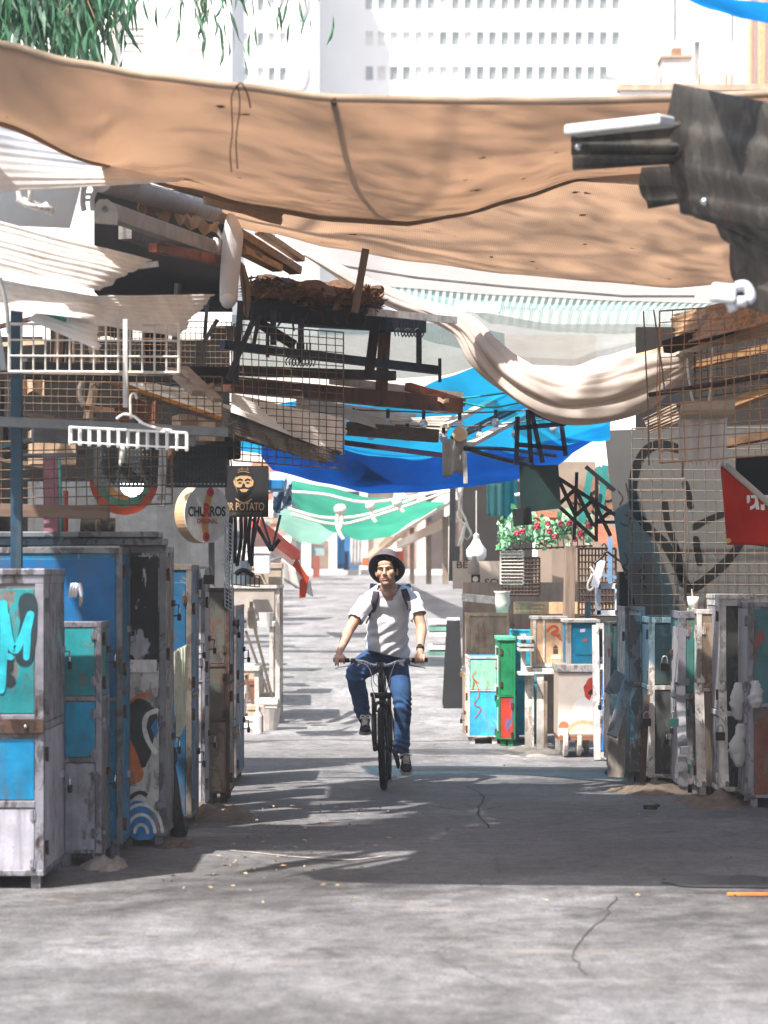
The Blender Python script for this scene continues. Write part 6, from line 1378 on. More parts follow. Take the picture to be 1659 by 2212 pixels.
for k, (v, m) in enumerate(((1338, 'cfcac4'), (1352, '6f9a8c'), (1364, 'cfcac4'), (1392, 'd2cdc6'), (1405, '5f8a7c'))):
    tag(MB().bx(X(925, 34.5), X(985, 34.5), 34, 34.8, Z(v + 9, 34.5), Z(v, 34.5)).build('flat_crate', plain(m, .6)), 'flat white and green crate stacked by the sandwich board, number %s from the top' % ('one', 'two', 'three', 'four', 'five')[k], 'crate', 'flat crates by the sandwich board')

# ---------------------------------------------------------------- left side, middle distance
tag(MB().sheet([[P(520 + 120 * i / 8, 1105 + 110 * (i / 8) + (50 + 6 * math.sin(i)) * j / 5, 30 + 2 * i / 8) for j in range(6)] for i in range(9)], .02).build('striped_awning', cloth('e0d2c8', 'dcb8a8', .4, 12), smooth=True), 'white awning with red edge sloping at the middle left', 'awning')
pole('red edge bar of the sloping left awning', [P(552, 1130, 29.8), P(640, 1200, 31)], .05, plain('c8452a', .6), 'bar', 'red_bar')
g = [[P(608 + 62 * i / 6 + 6 * j / 6, 1205 + 50 * i / 6 + (62 - 20 * i / 6) * j / 6 * .8, 31 + .1 * math.sin(i)) for j in range(7)] for i in range(7)]
tag(MB().sheet(g, .01).build('white_flag', cloth('e0dcd8', 'd6cfc8', .4, 40), smooth=True), 'white sheet with folded corner hanging at the middle left', 'sheet')
tag(MB().prism([P(640, 1205, 30.8), P(668, 1250, 30.8), P(664, 1262, 30.8), P(632, 1222, 30.8)], (0, 1, 0), .01).build('orange_stripe', cloth('c8502c', 'c05028', .4, 40)), 'orange stripe of cloth across the folded white sheet', 'cloth')
tag(MB().prism([P(648, 1252, 30.9), P(668, 1244, 30.9), P(660, 1290, 30.9), P(646, 1293, 30.9)], (0, 1, 0), .01).build('orange_flag', cloth('d2502c', 'd05028', .4, 40)), 'orange flag hanging from the folded white sheet', 'flag')
corr('grey ribbed awning board at the middle left', P(510, 1190, 29), P(560, 1190, 29), P(612, 1205, 30), P(560, 1225, 28.6), 8, .012, plain('a8a29c', .7, 0, .2, 5), seed=61)
shelfm = worn('c2bcb4', 'a09488', '8a6a54', .36, 5)
for k, (u0, u1, vt, d, lab) in enumerate(((500, 605, 1262, 31, 'pale market table stacked with glass lids, nearest at middle left'), (500, 592, 1345, 33, 'pale wooden table on folding legs at middle left'), (500, 560, 1440, 31.0, 'low pale crate table at the foot of the left stalls'))):
    tb = thing('market_table', lab, 'table', P((u0 + u1) / 2, vt, d) * 1, 'tables of the left stalls'); zt = Z(vt, d); zg = G(d)
    MB().bx(X(u0, d), X(u1, d), d, d + 1.2, zt - .05, zt).build('tabletop', shelfm, tb, bevel=.004)
    for u in (u0 + 4, u1 - 6):
        for y in (d + .06, d + 1.1): MB().bar(V((X(u, d), y, zg)), V((X(u, d), y, zt - .052)), .05).build('leg', shelfm, tb)
    MB().bar(V((X(u1 - 8, d), d + .06, zg + .1)), V((X(u0 + 30, d), d + .06, zt - .1)), .03).build('brace', plain('5a5048', .7), tb)
    if k == 0: MB().bx(X(u0, d), X(u1 - 12, d), d + .02, d + 1.1, zt - .42, zt - .055).build('cupboard', plain('9f968e', .7, 0, .25, 4), tb, bevel=.006)
rr = random.Random(21); cols = ['d0cbc4', 'b8b0a8', '8a7a6c', 'c9a890', '5f6a70', 'd8d4d0', 'a09080', '7a4a34']
for k in range(44):
    d = rr.uniform(28, 38); u = 505 + rr.uniform(0, 75) * (31 / d); lvl = rr.choice((1240, 1262, 1262, 1345, 1420, 1460)); w_ = rr.uniform(.12, .4); h = rr.uniform(.08, .28)
    z = Z(lvl, 31 if lvl < 1300 else 33); c = V((X(u, d), d, z if lvl < 1400 else G(d)))
    b = MB(); sh = rr.random(); m = plain(rr.choice(cols), .6, 0, .3, 6)
    nm = 'crate'
    if sh < .5:
        b.bx(c.x - w_ / 2, c.x + w_ / 2, d, d + .3, c.z, c.z + h); b.bx(c.x - w_ / 2 - .01, c.x + w_ / 2 + .01, d - .012, d + .312, c.z + h * .78, c.z + h + .012)
    elif sh < .8: b.lathe(c, [(w_ * .3, 0), (w_ * .42, h), (w_ * .4, h), (w_ * .28, .01)], 14); nm = 'tub'
    else: b.lathe(c, [(.05, 0), (.05, h * .7), (.02, h * .9), (.02, h * 1.1)], 12); nm = 'bottle'
    tag(b.build(nm, m, bevel=.006 if sh < .5 else 0), 'small %s among the clutter on the sunlit left stalls' % nm, nm, 'clutter on the left stalls')
for k in range(8):
    d = 27 + k * 5.2; x = -2.0 - .06 * k + rr.uniform(-.15, .1)
    pole('pale stall upright along the left of the lane', [V((x, d, G(d))), V((x, d, G(d) + 1.7))], .03, shelfm, 'post', 'stall_post', group='stall uprights along the lane')
for k in range(4): wall('pale stall front panel along the left of the lane, %s' % ('nearest', 'second', 'third', 'farthest')[k], -3.4 - .1 * k, -2.3 - .1 * k, 27 + 9 * k, 27.1 + 9 * k, G(27 + 9 * k), 2.2 + .3 * k, worn('9c948c', '857a70', '8a6a54', .36, 2), 'panel', 'shop_partition')
for k in range(46):
    sd = rr.choice((-1, -1, 1)); d = rr.uniform(36, 74); x = sd * (1.75 + .012 * d + rr.uniform(0, 1.1)) + (.5 if sd > 0 else 0); z = G(d) + rr.choice((0, 0, .7, .8, 1.6, 1.9)); w_ = rr.uniform(.2, .7); h = rr.uniform(.15, .6); b = MB(); t = rr.random(); m = plain(rr.choice(['d8d2ca', 'c9beb2', 'b09c8a', '8a5a44', '6f8a94', 'd0b49a', 'e0dcd6', '7a6a5e', '3f4448']), .7, 0, .3, 5)
    if t < .5: b.bx(x - w_ / 2, x + w_ / 2, d, d + .4, z, z + h); b.bx(x - w_ / 2 - .02, x + w_ / 2 + .02, d - .02, d + .42, z + h * .8, z + h + .015); nm = 'crate'
    elif t < .75: b.sheet([[V((x - w_ + 2 * w_ * i / 6, d + .05 * math.sin(i * 2 + k), z + 1.0 - h * 1.6 * j / 5)) for j in range(6)] for i in range(7)], .01); nm = 'hanging_cloth'
    else: b.corr(V((x - .8, d, z + 1.3)), V((x - .8, d + .5, z + 1.6)), V((x + .8, d + .5, z + 1.45 - .25 * sd)), V((x + .8, d, z + 1.15 - .25 * sd)), 5, .02); nm = 'small_awning'
    tag(b.build(nm, m, bevel=.006 if nm == 'crate' else 0), 'pale %s among the far stalls beside the lane' % nm.replace('_', ' '), nm.split('_')[-1], 'far stall goods')
# ---------------------------------------------------------------- far end of the lane
fd = 80.0; gz = G(fd)
en = thing('market_hall', 'pale shop row with open fronts closing the far end of the lane', 'building', V((0, fd + 3, gz)))
xs = [-9, -3.6, -2.3, -1.5, -.6, .4, 1.1, 1.9, 3.0, 9]
mb = MB()
for a in xs[1:-1]: mb.bx(a - .12, a + .12, fd, fd + .3, gz - .2, gz + 2.4)
mb.bx(-9, 9, fd, fd + .3, gz + 2.401, gz + 7); mb.build('wall', plain('cfc4ba', .8, 0, .12, 1), en)
bk_ = ['6a5a52', '4a5058', '7a6a60', '2f5f88', 'b0a49a', '8a7468', '4f4744', '6f6058', '57504c']
for i in range(9): MB().bx(xs[i] + .12, xs[i + 1] - .12, fd + .2, fd + .3, gz - .2, gz + 2.4).build('shop_front', plain(bk_[i], .8, 0, .3, 2), en)
MB().bx(-9, 9, fd - 1.6, fd + .05, gz - .3, gz + .1).build('pavement', plain('d2ccc6', .8, 0, .1, 1), en)
for k, (u, v0, v1, w_, m, lab) in enumerate(((770, 1130, 1222, 26, 'dfdcd8', 'long white garment hanging at the far end of the lane'), (736, 1145, 1225, 16, '1f6fa4', 'blue sheet hanging at the far end of the lane'), (748, 1190, 1232, 10, '24406a', 'dark blue trousers hanging at the far end of the lane'))):
    d = 78; n = 14; g = [[P(u - w_ / 2 + w_ * i / n, v0 + (v1 - v0) * j / 8, d + .08 * math.sin(i * 1.7 + j * .2)) for j in range(9)] for i in range(n + 1)]
    tag(MB().sheet(g, .02).build('hanging_garment', cloth(m, m, .25, 10), smooth=True), lab, 'garment')
tb = thing('market_table', 'white plastic table at the far left end of the lane', 'table', P(690, 1232, 74)); d = 74
MB().bx(X(662, d), X(722, d), d, d + .8, Z(1168, d), Z(1158, d)).build('tabletop', plain('d8d4cf', .5), tb)
for u in (668, 716): MB().bar(P(u, 1238, d), P(u, 1168, d), .1).build('leg', plain('cfcac4', .5), tb)
MB().bx(X(664, d), X(700, d), d + .1, d + .7, Z(1200, d), Z(1178, d)).build('shelf', plain('8fa0a0', .5), tb)
tag(MB().bx(X(676, 76), X(690, 76), 76, 76.4, G(76), Z(1160, 76)).build('red_column', plain('8a4a3c', .7)), 'dull red column behind the white plastic table', 'column')
for k, (a, b, w_, m) in enumerate((((850, 1150), (985, 1065), .35, 'dcd2c8'), ((860, 1178), (1000, 1110), .3, 'd2c2b2'), ((800, 1130), (870, 1068), .25, 'cfc4ba'), ((800, 1200), (860, 1150), .3, 'd8b898'))):
    d0 = 46 + 6 * k; p, q_ = P(a[0], a[1], d0 + 6), P(b[0], b[1], d0 - 8)
    mb = MB(); mb.corr(p, q_, q_ + V((.5, 2, .25)), p + V((.5, 2, .25)), 14, .02); mb.bar(p, q_, .08, w_ * .5)
    tag(mb.build('awning', plain(m, .7, 0, .15, 3)), ('white slanting awning above the far right stalls', 'beige slanting awning under the white one at far right', 'small pale awning tip beside the green tarpaulin', 'lowest sunlit tan awning right of the white garment')[k], 'awning', 'slanting awnings of the far right stalls')
for k in range(3): pole('pale post of the far right stalls', [P(890 + 36 * k, 1140 - 12 * k, 58 - 7 * k), P(890 + 36 * k, 1262, 58 - 7 * k)], .05, plain('8a7a6e', .7), 'post', 'stall_post', group='posts of the far right stalls')
tag(MB().bx(X(846, 66), X(872, 66), 66, 66.5, Z(1215, 66), Z(1190, 66)).build('orange_crate', plain('c8502c', .6), bevel=.03), 'orange crate far behind the cyclist hat, right', 'crate')
tag(MB().bx(X(783, 66), X(796, 66), 66, 66.5, Z(1222, 66), Z(1204, 66)).build('orange_crate', plain('c85a34', .6), bevel=.03), 'orange crate far behind the cyclist hat, left', 'crate')
for k, (x0, x1) in enumerate(((2.6, 5), (3.0, 6), (2.2, 5))): wall('pale stall side along the far right of the lane, %s' % ('nearest', 'middle', 'farthest')[k], x0, x1, 42 + 11 * k, 42.2 + 11 * k, G(42 + 11 * k), 3.2 + .6 * k, plain('8a7a6c', .8, 0, .3, 1), 'wall', 'shop_partition')
for k, pts in enumerate((((625, 1062), (700, 1068), (800, 1085), (960, 1060)), ((622, 1098), (700, 1118), (790, 1112), (900, 1075)), ((628, 1110), (720, 1132), (800, 1118), (980, 1058)))):
    mb = MB(); mb.tube(catmull([P(u, v, 37) for u, v in pts], 8), .022, 6); tag(mb.build('rope', rope_m, smooth=True), 'white rope stretched in front of the green tarpaulin', 'rope', 'ropes at the green tarpaulin')
for k, pts in enumerate((((732, 1100), (728, 1130), (734, 1152), (742, 1165)), ((738, 1100), (738, 1130), (732, 1148)), ((800, 1092), (806, 1118), (812, 1128)), ((858, 1085), (866, 1100), (872, 1106)))):
    mb = MB(); mb.tube(catmull([P(u, v, 36.5) for u, v in pts], 6), .03, 6); mb.ball(P(*pts[0], 36.5), .07, 8, 6); tag(mb.build('knotted_rope', rope_m, smooth=True), 'white knotted rope end dangling before the green tarpaulin', 'rope', 'knotted rope ends')
b = MB(); g = [[P(590 + 40 * i / 6, 1040 + 60 * j / 7 + 10 * math.sin(i), 27 + .15 * math.sin(i * 1.7 + j)) for j in range(8)] for i in range(7)]
tag(b.sheet(g, .01).build('bundled_bags', cloth('9fb6cc', '8fb0d0', .4, 30, .3, 6), smooth=True), 'pale blue plastic bags bunched under the blue tarpaulin at left', 'bags')
tag(MB().bx(X(578, 24), X(612, 24), 24, 24.6, Z(1058, 24), Z(1036, 24)).build('blue_box', plain('1a6a9a', .5, 0, .3, 5), bevel=.01), 'small blue box hanging beside the bearded face sign', 'box')

# ---------------------------------------------------------------- tree above the left roofs
def tree():
    rt = thing('eucalyptus_tree', 'drooping eucalyptus with long narrow leaves above the left roofs', 'tree', (-4.4, 18.5, 0))
    rr = random.Random(4); bark = plain('9a8068', .9, 0, .4, 6)
    MB().tube(catmull([V((-4.4, 18.5, -.1)), V((-4.35, 18.4, 2.5)), V((-4.0, 18.0, 5)), V((-3.6, 16.8, 8)), V((-3.4, 15.4, 10.6))], 6), [.22 - .006 * i for i in range(25)], 12).build('trunk', bark, rt, smooth=True)
    br = MB(); lf = MB()
    def spray(p, n, L, spread=.12):
        for k in range(n):
            c = p + V((rr.gauss(0, spread), rr.gauss(0, spread), rr.gauss(0, spread)))
            l = rr.uniform(.10, .22) * L; dr = V((rr.gauss(0, .28), rr.gauss(0, .28), -1)).normalized(); sd = dr.cross(V((rr.gauss(0, 1), rr.gauss(0, 1), .1))).normalized() * l * .055; cv = sd.normalized().cross(dr) * l * rr.uniform(-.2, .2)
            lf.cur = 0 if rr.random() < .65 else 1
            lf.add([c, c + dr * l * .35 + sd + cv * .8, c + dr * l, c + dr * l * .35 - sd + cv * .8, c + dr * l * .7 + sd * .6 + cv, c + dr * l * .7 - sd * .6 + cv], [(0, 1, 4, 2, 5, 3)])
    def twig(a, b, n, L=1.0, sag=.15):
        pts = catmull([a, a.lerp(b, .5) + V((0, 0, sag)), b], 6); br.tube(pts, [.014 * (1 - .07 * i) for i in range(len(pts))], 5)
        for i, p in enumerate(pts[2:]): spray(p, n, L)
    base = V((-3.4, 15.4, 10.6))
    # hanging sprays that show at the top left
    for (u, v, d, n) in ((20, 60, 15.4, 20), (55, 40, 15.6, 20), (90, 85, 15.4, 20), (120, 60, 15.8, 20), (150, 20, 16, 22), (150, 95, 15.5, 14), (185, 70, 15.8, 12), (215, 115, 15.6, 7), (70, 10, 16, 24), (110, 5, 16.2, 24), (195, 10, 16, 20), (15, 10, 15.5, 24), (-30, 60, 15.4, 24), (260, 10, 16, 7), (290, 40, 16, 5), (292, -15, 16, 10), (330, -5, 16, 7), (420, 0, 16.2, 10), (440, 50, 16.2, 8), (455, 95, 16.2, 8), (475, 55, 16.2, 8), (478, 0, 16.2, 9), (510, -10, 16.3, 10), (430, 80, 16.2, 4), (530, 5, 16.3, 7), (600, 10, 16.4, 8), (598, -20, 16.4, 10), (640, 40, 16.4, 4), (662, 70, 16.4, 4), (625, -10, 16.4, 8), (560, -10, 16.4, 6)):
        b = P(u, v - 50, d); a = b + V((rr.uniform(-.5, -.1), rr.uniform(.2, .8), rr.uniform(.5, 1.0)))
        twig(a, b, n // 3 + 1 if n < 12 else n, 1.0 if u > 240 else 1.3)
        if u < 160: twig(a + V((.1, .3, .1)), b + V((.12, .3, .12)), n, 1.3)
    # crown above the frame, throws dappled shade on the cloths
    for k in range(62):
        c = V((rr.uniform(-7.5, -.6), rr.uniform(8.0, 15.5), rr.uniform(11.0, 15.5)))
        px, py = c.x + .43 * (c.z - 4), c.y + .49 * (c.z - 4)
        if px < -.5 and py > 13.4: continue
        if k < 8: br.tube(catmull([base, base.lerp(c, .6) + V((0, 0, .5)), c], 4), [.05 - .005 * i for i in range(9)], 5)
        for m in range(7): spray(c + V((rr.gauss(0, .45), rr.gauss(0, .45), rr.gauss(0, .3))), 9, 2.6, .25)
    o = br.build('branches', bark, rt, smooth=True)
    o = lf.build('leaves', [cloth('5a8a6c', '6a9c74', .4, 20, .3, 9), cloth('93b09c', '96b898', .4, 20, .3, 9)], rt); o['kind'] = 'stuff'
tree()
# ---------------------------------------------------------------- cyclist and bicycle
from mathutils.bvhtree import BVHTree
def fuse(mb, voxel, smooth=6, fac=.5):
    "union of the closed pieces in mb as one continuous skin; returns (verts, faces) in world space"
    me = bpy.data.meshes.new('tmp'); me.from_pydata([tuple(p) for p in mb.v], [], mb.f)
    bm = bmesh.new(); bm.from_mesh(me); bmesh.ops.recalc_face_normals(bm, faces=bm.faces); bm.to_mesh(me); bm.free()
    o = bpy.data.objects.new('tmp', me); col.objects.link(o)
    r = o.modifiers.new('r', 'REMESH'); r.mode = 'VOXEL'; r.voxel_size = voxel
    s_ = o.modifiers.new('s', 'SMOOTH'); s_.iterations = smooth; s_.factor = fac
    dg = bpy.context.evaluated_depsgraph_get(); dg.update(); e = o.evaluated_get(dg); m2 = e.to_mesh()
    vs = [v.co.copy() for v in m2.vertices]; fs = [tuple(p.vertices) for p in m2.polygons]
    e.to_mesh_clear(); bpy.data.objects.remove(o); bpy.data.meshes.remove(me)
    return vs, fs
def mk(name, vs, fs, mats, parent=None, slot=None, origin=None, solid=0):
    mb = MB(); mb.v = vs; mb.f = [list(f) for f in fs]; mb.mi = [slot(sum((vs[i] for i in f), V()) / len(f)) if slot else 0 for f in fs]
    o = mb.build(name, mats, parent, smooth=True, origin=origin)
    if solid: m = o.modifiers.new('solid', 'SOLIDIFY'); m.thickness = solid; m.offset = 1
    return o
BX = lambda y, z: .035 * (y - 21.7) / 1.05 - .034 * z
warp = lambda p: V((p.x + BX(p.y, p.z), p.y, p.z))
bike = thing('bicycle', 'dark mountain bicycle ridden towards the camera in the middle of the lane', 'bicycle', (0, 21.7, 0))
blackm = plain('1c1b1e', .35, .2, .25, 10); darkal = plain('3a383c', .35, .6, .2, 10); alu = plain('b5b8c0', .28, .9, .15, 10)
def B(): return MB(xf=warp)
for (y, nm) in ((21.7, 'front'), (22.75, 'rear')):
    wh = B(); wh.tube([(-.05, y, .33), (.05, y, .33)], .022, 12); wheel = wh.build('wheel', darkal, bike, smooth=True)
    tr_ = B(); n = 56; ring = [(0, y + .304 * math.cos(a), .33 + .304 * math.sin(a)) for a in [2 * math.pi * i / n for i in range(n + 1)]]
    tv = []; 
    for i in range(n):
        a = 2 * math.pi * i / n
        for j in range(14):
            b = 2 * math.pi * j / 14; k = .026 + (.0025 if (i + j) % 2 and math.cos(b) > .1 else 0); rr_ = .304 + k * math.cos(b)
            tv.append((k * 1.02 * math.sin(b), y + rr_ * math.cos(a), .33 + rr_ * math.sin(a)))
    tr_.add(tv, [(i * 14 + j, i * 14 + (j + 1) % 14, ((i + 1) % n) * 14 + (j + 1) % 14, ((i + 1) % n) * 14 + j) for i in range(n) for j in range(14)]); tr_.build('tyre', black_rubber, wheel, smooth=False)
    ri = B(); tv = []
    for i in range(n):
        a = 2 * math.pi * i / n
        for (x, r) in ((-.013, .283), (.013, .283), (.011, .262), (-.011, .262)): tv.append((x, y + r * math.cos(a), .33 + r * math.sin(a)))
    ri.add(tv, [(i * 4 + j, i * 4 + (j + 1) % 4, ((i + 1) % n) * 4 + (j + 1) % 4, ((i + 1) % n) * 4 + j) for i in range(n) for j in range(4)]); ri.build('rim', darkal, wheel)
    sp = B()
    for i in range(32):
        a = 2 * math.pi * i / 32; a2 = a + (.5 if i % 4 < 2 else -.5); x = .028 if i % 2 else -.028
        sp.tube([(x, y + .022 * math.cos(a2), .33 + .022 * math.sin(a2)), (0, y + .264 * math.cos(a), .33 + .264 * math.sin(a))], .0011, 4)
    sp.build('spokes', alu, wheel)
fk = B()
for s_ in (-1, 1):
    fk.tube([(s_ * .062, 21.7, .31), (s_ * .063, 21.72, .40), (s_ * .063, 21.765, .60)], [.016, .021, .023], 12)
    fk.tube([(s_ * .063, 21.765, .60), (s_ * .063, 21.80, .75)], .0165, 12); fk.lathe((s_ * .063, 21.80, .735), [(.024, 0), (.025, .03), (.018, .035)], 14)
    fk.box((s_ * .06, 21.7, .33), (.02, .05, .05))
fk.tube(catmull([(-.063, 21.75, .60), (-.06, 21.73, .66), (-.03, 21.715, .688), (0, 21.71, .694), (.03, 21.715, .688), (.06, 21.73, .66), (.063, 21.75, .60)], 5), .015, 8)
fk.box((0, 21.80, .745), (.15, .05, .045)); fk.build('fork', blackm, bike, smooth=True)
bk = B()
for s_ in (-1, 1): bk.tube(catmull([(s_ * .04, 21.70, .62), (s_ * .042, 21.675, .66), (s_ * .03, 21.67, .69)], 4), .009, 8); bk.box((s_ * .026, 21.68, .625), (.014, .05, .014))
bk.build('rim_brake', darkal, bike)
fr = B()
fr.tube([(0, 21.83, .77), (0, 21.875, .90)], .026, 14)
fr.tube([(0, 21.85, .81), (0, 22.28, .30)], .024, 12); fr.tube([(0, 21.87, .87), (0, 22.52, .76)], .02, 12); fr.tube([(0, 22.28, .29), (0, 22.56, .86)], .018, 12)
for s_ in (-1, 1): fr.tube([(s_ * .03, 22.30, .29), (s_ * .065, 22.55, .31), (s_ * .065, 22.75, .33)], .011, 8); fr.tube([(s_ * .012, 22.53, .77), (s_ * .06, 22.7, .5), (s_ * .065, 22.75, .33)], .008, 8)
fr.tube([(-.05, 22.28, .29), (.05, 22.28, .29)], .022, 12); fr.build('frame', blackm, bike, smooth=True)
sd_ = B(); sd_.tube([(0, 22.55, .85), (0, 22.6, .95)], .0135, 10); sd_.build('seat_post', alu, bike, smooth=True)
sv, sf = fuse(MB().ball((0, 22.66, .965), (.075, .08, .028)).ball((0, 22.5, .962), (.026, .13, .022)), .008, 8)
mk('saddle', [warp(p) for p in sv], sf, blackm, bike)
stm = B(); stm.tube([(0, 21.87, .89), (0, 21.885, .96)], .019, 12); stm.tube([(0, 21.885, .955), (0, 21.875, .985)], .022, 12); stm.box((0, 21.865, .985), (.05, .04, .042)); stm.build('stem', blackm, bike, smooth=False)
stc = B(); 
for sx in (-1, 1): stc.tube([(sx * .014, 21.84, .975), (sx * .014, 21.84, .997)], .005, 6); stc.tube([(sx * .026, 21.865, .985), (sx * .034, 21.865, .985)], .022, 12)
stc.build('stem_clamp', alu, bike)
BZ = 1.015
bars = [(-.372, 21.925, BZ + .012), (-.25, 21.905, BZ + .008), (-.14, 21.885, BZ), (-.07, 21.87, .988), (0, 21.865, .985), (.07, 21.87, .988), (.14, 21.885, BZ), (.25, 21.905, BZ + .008), (.372, 21.925, BZ + .012)]
hb_ = B(); hb_.tube(catmull(bars, 5), .013, 12); hb_.build('handlebar', alu, bike, smooth=True)
for s_ in (-1, 1):
    g_ = B(); g_.tube([(s_ * .25, 21.905, BZ + .008), (s_ * .378, 21.926, BZ + .012)], .018, 12); g_.build('grip', black_rubber, bike, smooth=True)
    lv_ = B(); lv_.tube([(s_ * .2, 21.895, BZ + .004), (s_ * .235, 21.9, BZ + .006)], .021, 12); lv_.box((s_ * .21, 21.87, BZ - .008), (.05, .04, .026), rz=.2 * s_); lv_.build('lever_clamp', darkal, bike)
    lv_ = B(); lv_.tube(catmull([(s_ * .21, 21.855, BZ - .01), (s_ * .25, 21.835, BZ - .03), (s_ * .3, 21.835, BZ - .04), (s_ * .345, 21.845, BZ - .048), (s_ * .36, 21.85, BZ - .055)], 5), [.008] * 12 + [.006] * 9, 8, flat=.6); lv_.build('brake_lever', alu if s_ < 0 else darkal, bike, smooth=True)
    sh = B(); sh.box((s_ * .165, 21.87, BZ - .012), (.045, .045, .03), rz=.2 * s_); sh.tube([(s_ * .165, 21.85, BZ - .022), (s_ * .19, 21.845, BZ - .035)], .008, 8); sh.build('shifter', alu, bike, bevel=.004)
cab = [[(-.19, 21.86, BZ - .01), (-.12, 21.80, BZ - .02), (-.075, 21.78, .93), (-.075, 21.79, .84), (-.05, 21.76, .72), (-.035, 21.70, .66)],
       [(.19, 21.86, BZ - .01), (.13, 21.79, BZ - .0), (.085, 21.775, .92), (.065, 21.80, .84), (.04, 21.84, .78)],
       [(-.15, 21.86, BZ - .02), (-.06, 21.79, .96), (-.02, 21.78, .9), (.02, 21.82, .82)], [(.15, 21.86, BZ - .02), (.05, 21.79, .97), (-.03, 21.79, .95), (-.06, 21.84, .86), (.0, 21.95, .78)]]
for k, c_ in enumerate(cab):
    cb = B(); cb.tube(catmull(c_, 7), .0034 if k < 2 else .0026, 6); cb.build('cable', plain('c9c9cc', .4) if k < 2 else blackm, bike, smooth=True)
cr = B(); ang = math.radians(58)
PR = (-.155, 22.28 - .175 * math.cos(ang), .285 + .175 * math.sin(ang)); PL = (.165, 22.28 + .175 * math.cos(ang) * .75, .285 - .175 * math.sin(ang) - .01)
for s_, p in ((-1, PR), (1, PL)):
    c_ = B(); c_.tube([(s_ * .06, 22.28, .285), (s_ * .085, (22.28 + p[1]) / 2, (.285 + p[2]) / 2), (s_ * .1, p[1], p[2])], [.016, .013, .012], 8); cra = c_.build('crank', darkal, bike, smooth=True)
    pd = B(); pd.box(p, (.095, .09, .024)); ped = pd.build('pedal', black_plastic, cra, bevel=.004)
    for yy in (-.047, .047):
        rf = B(); rf.box((p[0], p[1] + yy, p[2]), (.06, .006, .014)); rf.build('reflector', emit('ff6a10', .0) if 0 else plain('e85a14', .3), ped)
ch_ = B(); ch_.lathe((-.05, 22.28, .285), [(.06, 0), (.09, .002), (.09, .004), (.06, .006)], 32, (1, 0, 0)); ch_.build('chainring', darkal, bike)
cs_ = B(); cs_.lathe((-.055, 22.75, .33), [(.05, 0), (.05, .004), (.035, .006), (.03, .02)], 24, (1, 0, 0)); cs_.build('cassette', darkal, bike)
dl = B(); dl.box((-.06, 22.76, .24), (.02, .04, .12)); dl.lathe((-.065, 22.76, .19), [(.02, 0), (.02, .01)], 12, (1, 0, 0)); dl.build('derailleur', darkal, bike)
kst = B(); kst.tube([(.06, 22.5, .3), (.09, 22.62, .2), (.1, 22.7, .12)], .009, 8); kst.build('kickstand', darkal, bike, smooth=True)

# ---- rider
per = thing('person', 'man in a white t-shirt, blue jeans and dark hat riding the bicycle', 'person', (0, 22.5, .3))
Rm = Matrix.Rotation(R(-5), 3, 'Y') @ Matrix.Rotation(R(-10), 3, 'Z') @ Matrix.Rotation(R(-7), 3, 'X')
HC = V((.022, 22.13, 1.733)); HS = 1.06
def H(x, y, z): return HC + Rm @ (V((x, y, z)) * HS)
SL, SR = V((-.148, 22.29, 1.495)), V((.232, 22.29, 1.535)); EL, ER = V((-.29, 22.13, 1.25)), V((.305, 22.17, 1.285)); WL, WR = V((-.362, 21.985, 1.085)), V((.293, 21.985, 1.10))
NB = V((.042, 22.27, 1.595)); CHS = V((.04, 22.40, 1.40)); BE = V((.025, 22.46, 1.2)); PE = V((.0, 22.62, 1.03))
body = MB()
for c, r in (((0, .012, .03), (.076, .096, .098)), ((0, -.028, -.05), (.058, .062, .056)), ((0, -.068, -.092), (.026, .02, .02)), ((.043, -.056, -.012), (.026, .03, .03)), ((-.043, -.056, -.012), (.026, .03, .03)), ((0, -.105, -.024), (.013, .014, .011)), ((.012, -.095, -.028), (.01, .012, .008)), ((-.012, -.095, -.028), (.01, .012, .008)), ((0, -.084, -.052), (.028, .014, .008)), ((0, -.082, -.065), (.023, .014, .008)), ((.079, .005, -.004), (.011, .02, .033)), ((-.079, .005, -.004), (.011, .02, .033)), ((0, -.06, .06), (.055, .03, .035))):
    body.ball(H(*c), tuple(x * HS for x in r), 18, 12, Rm)
body.tube([H(0, -.082, .022), H(0, -.098, -.002), H(0, -.108, -.022)], [.009, .0105, .012], 8)
body.tube([H(-.055, -.062, .024), H(-.03, -.083, .033), H(0, -.086, .031), H(.03, -.083, .033), H(.055, -.062, .024)], [.007, .0095, .008, .0095, .007], 8)
body.tube([H(0, .025, -.05), H(0, .03, -.1), NB, NB + V((0, .03, -.06))], [.06, .066, .076, .095], 16)
body.tube([SL + V((.02, .02, 0)), NB + V((-.02, .03, -.03)), NB + V((.02, .03, -.03)), SR + V((-.02, .02, 0))], [.055, .06, .06, .055], 12)
body.ball(CHS + V((0, .02, .02)), (.165, .105, .14)); body.ball(BE, (.145, .105, .16)); body.ball(PE, (.14, .11, .11))
for S_, E_, W_ in ((SL, EL, WL), (SR, ER, WR)):
    o_ = V((0, .02, 0))
    body.tube(catmull([S_, S_.lerp(E_, .5) + V((0, 0, 0)), E_ + o_ * .5, E_.lerp(W_, .4), W_], 4), [.055, .053, .051, .049, .0475, .0465, .045, .0425, .0415, .0425, .043, .042, .04, .036, .032, .029, .027], 14)
hipR, kneeR, ankR = V((-.09, 22.64, 1.0)), V((-.232, 22.20, .90)), V((-.168, 22.33, .545)); hipL, kneeL, ankL = V((.09, 22.64, 1.0)), V((.15, 22.36, .68)), V((.15, 22.43, .245))
for h, k_, a_ in ((hipR, kneeR, ankR), (hipL, kneeL, ankL)): body.tube(catmull([h, h.lerp(k_, .5), k_, k_.lerp(a_, .4), a_], 4), [.062 - .0022 * i for i in range(17)], 12)
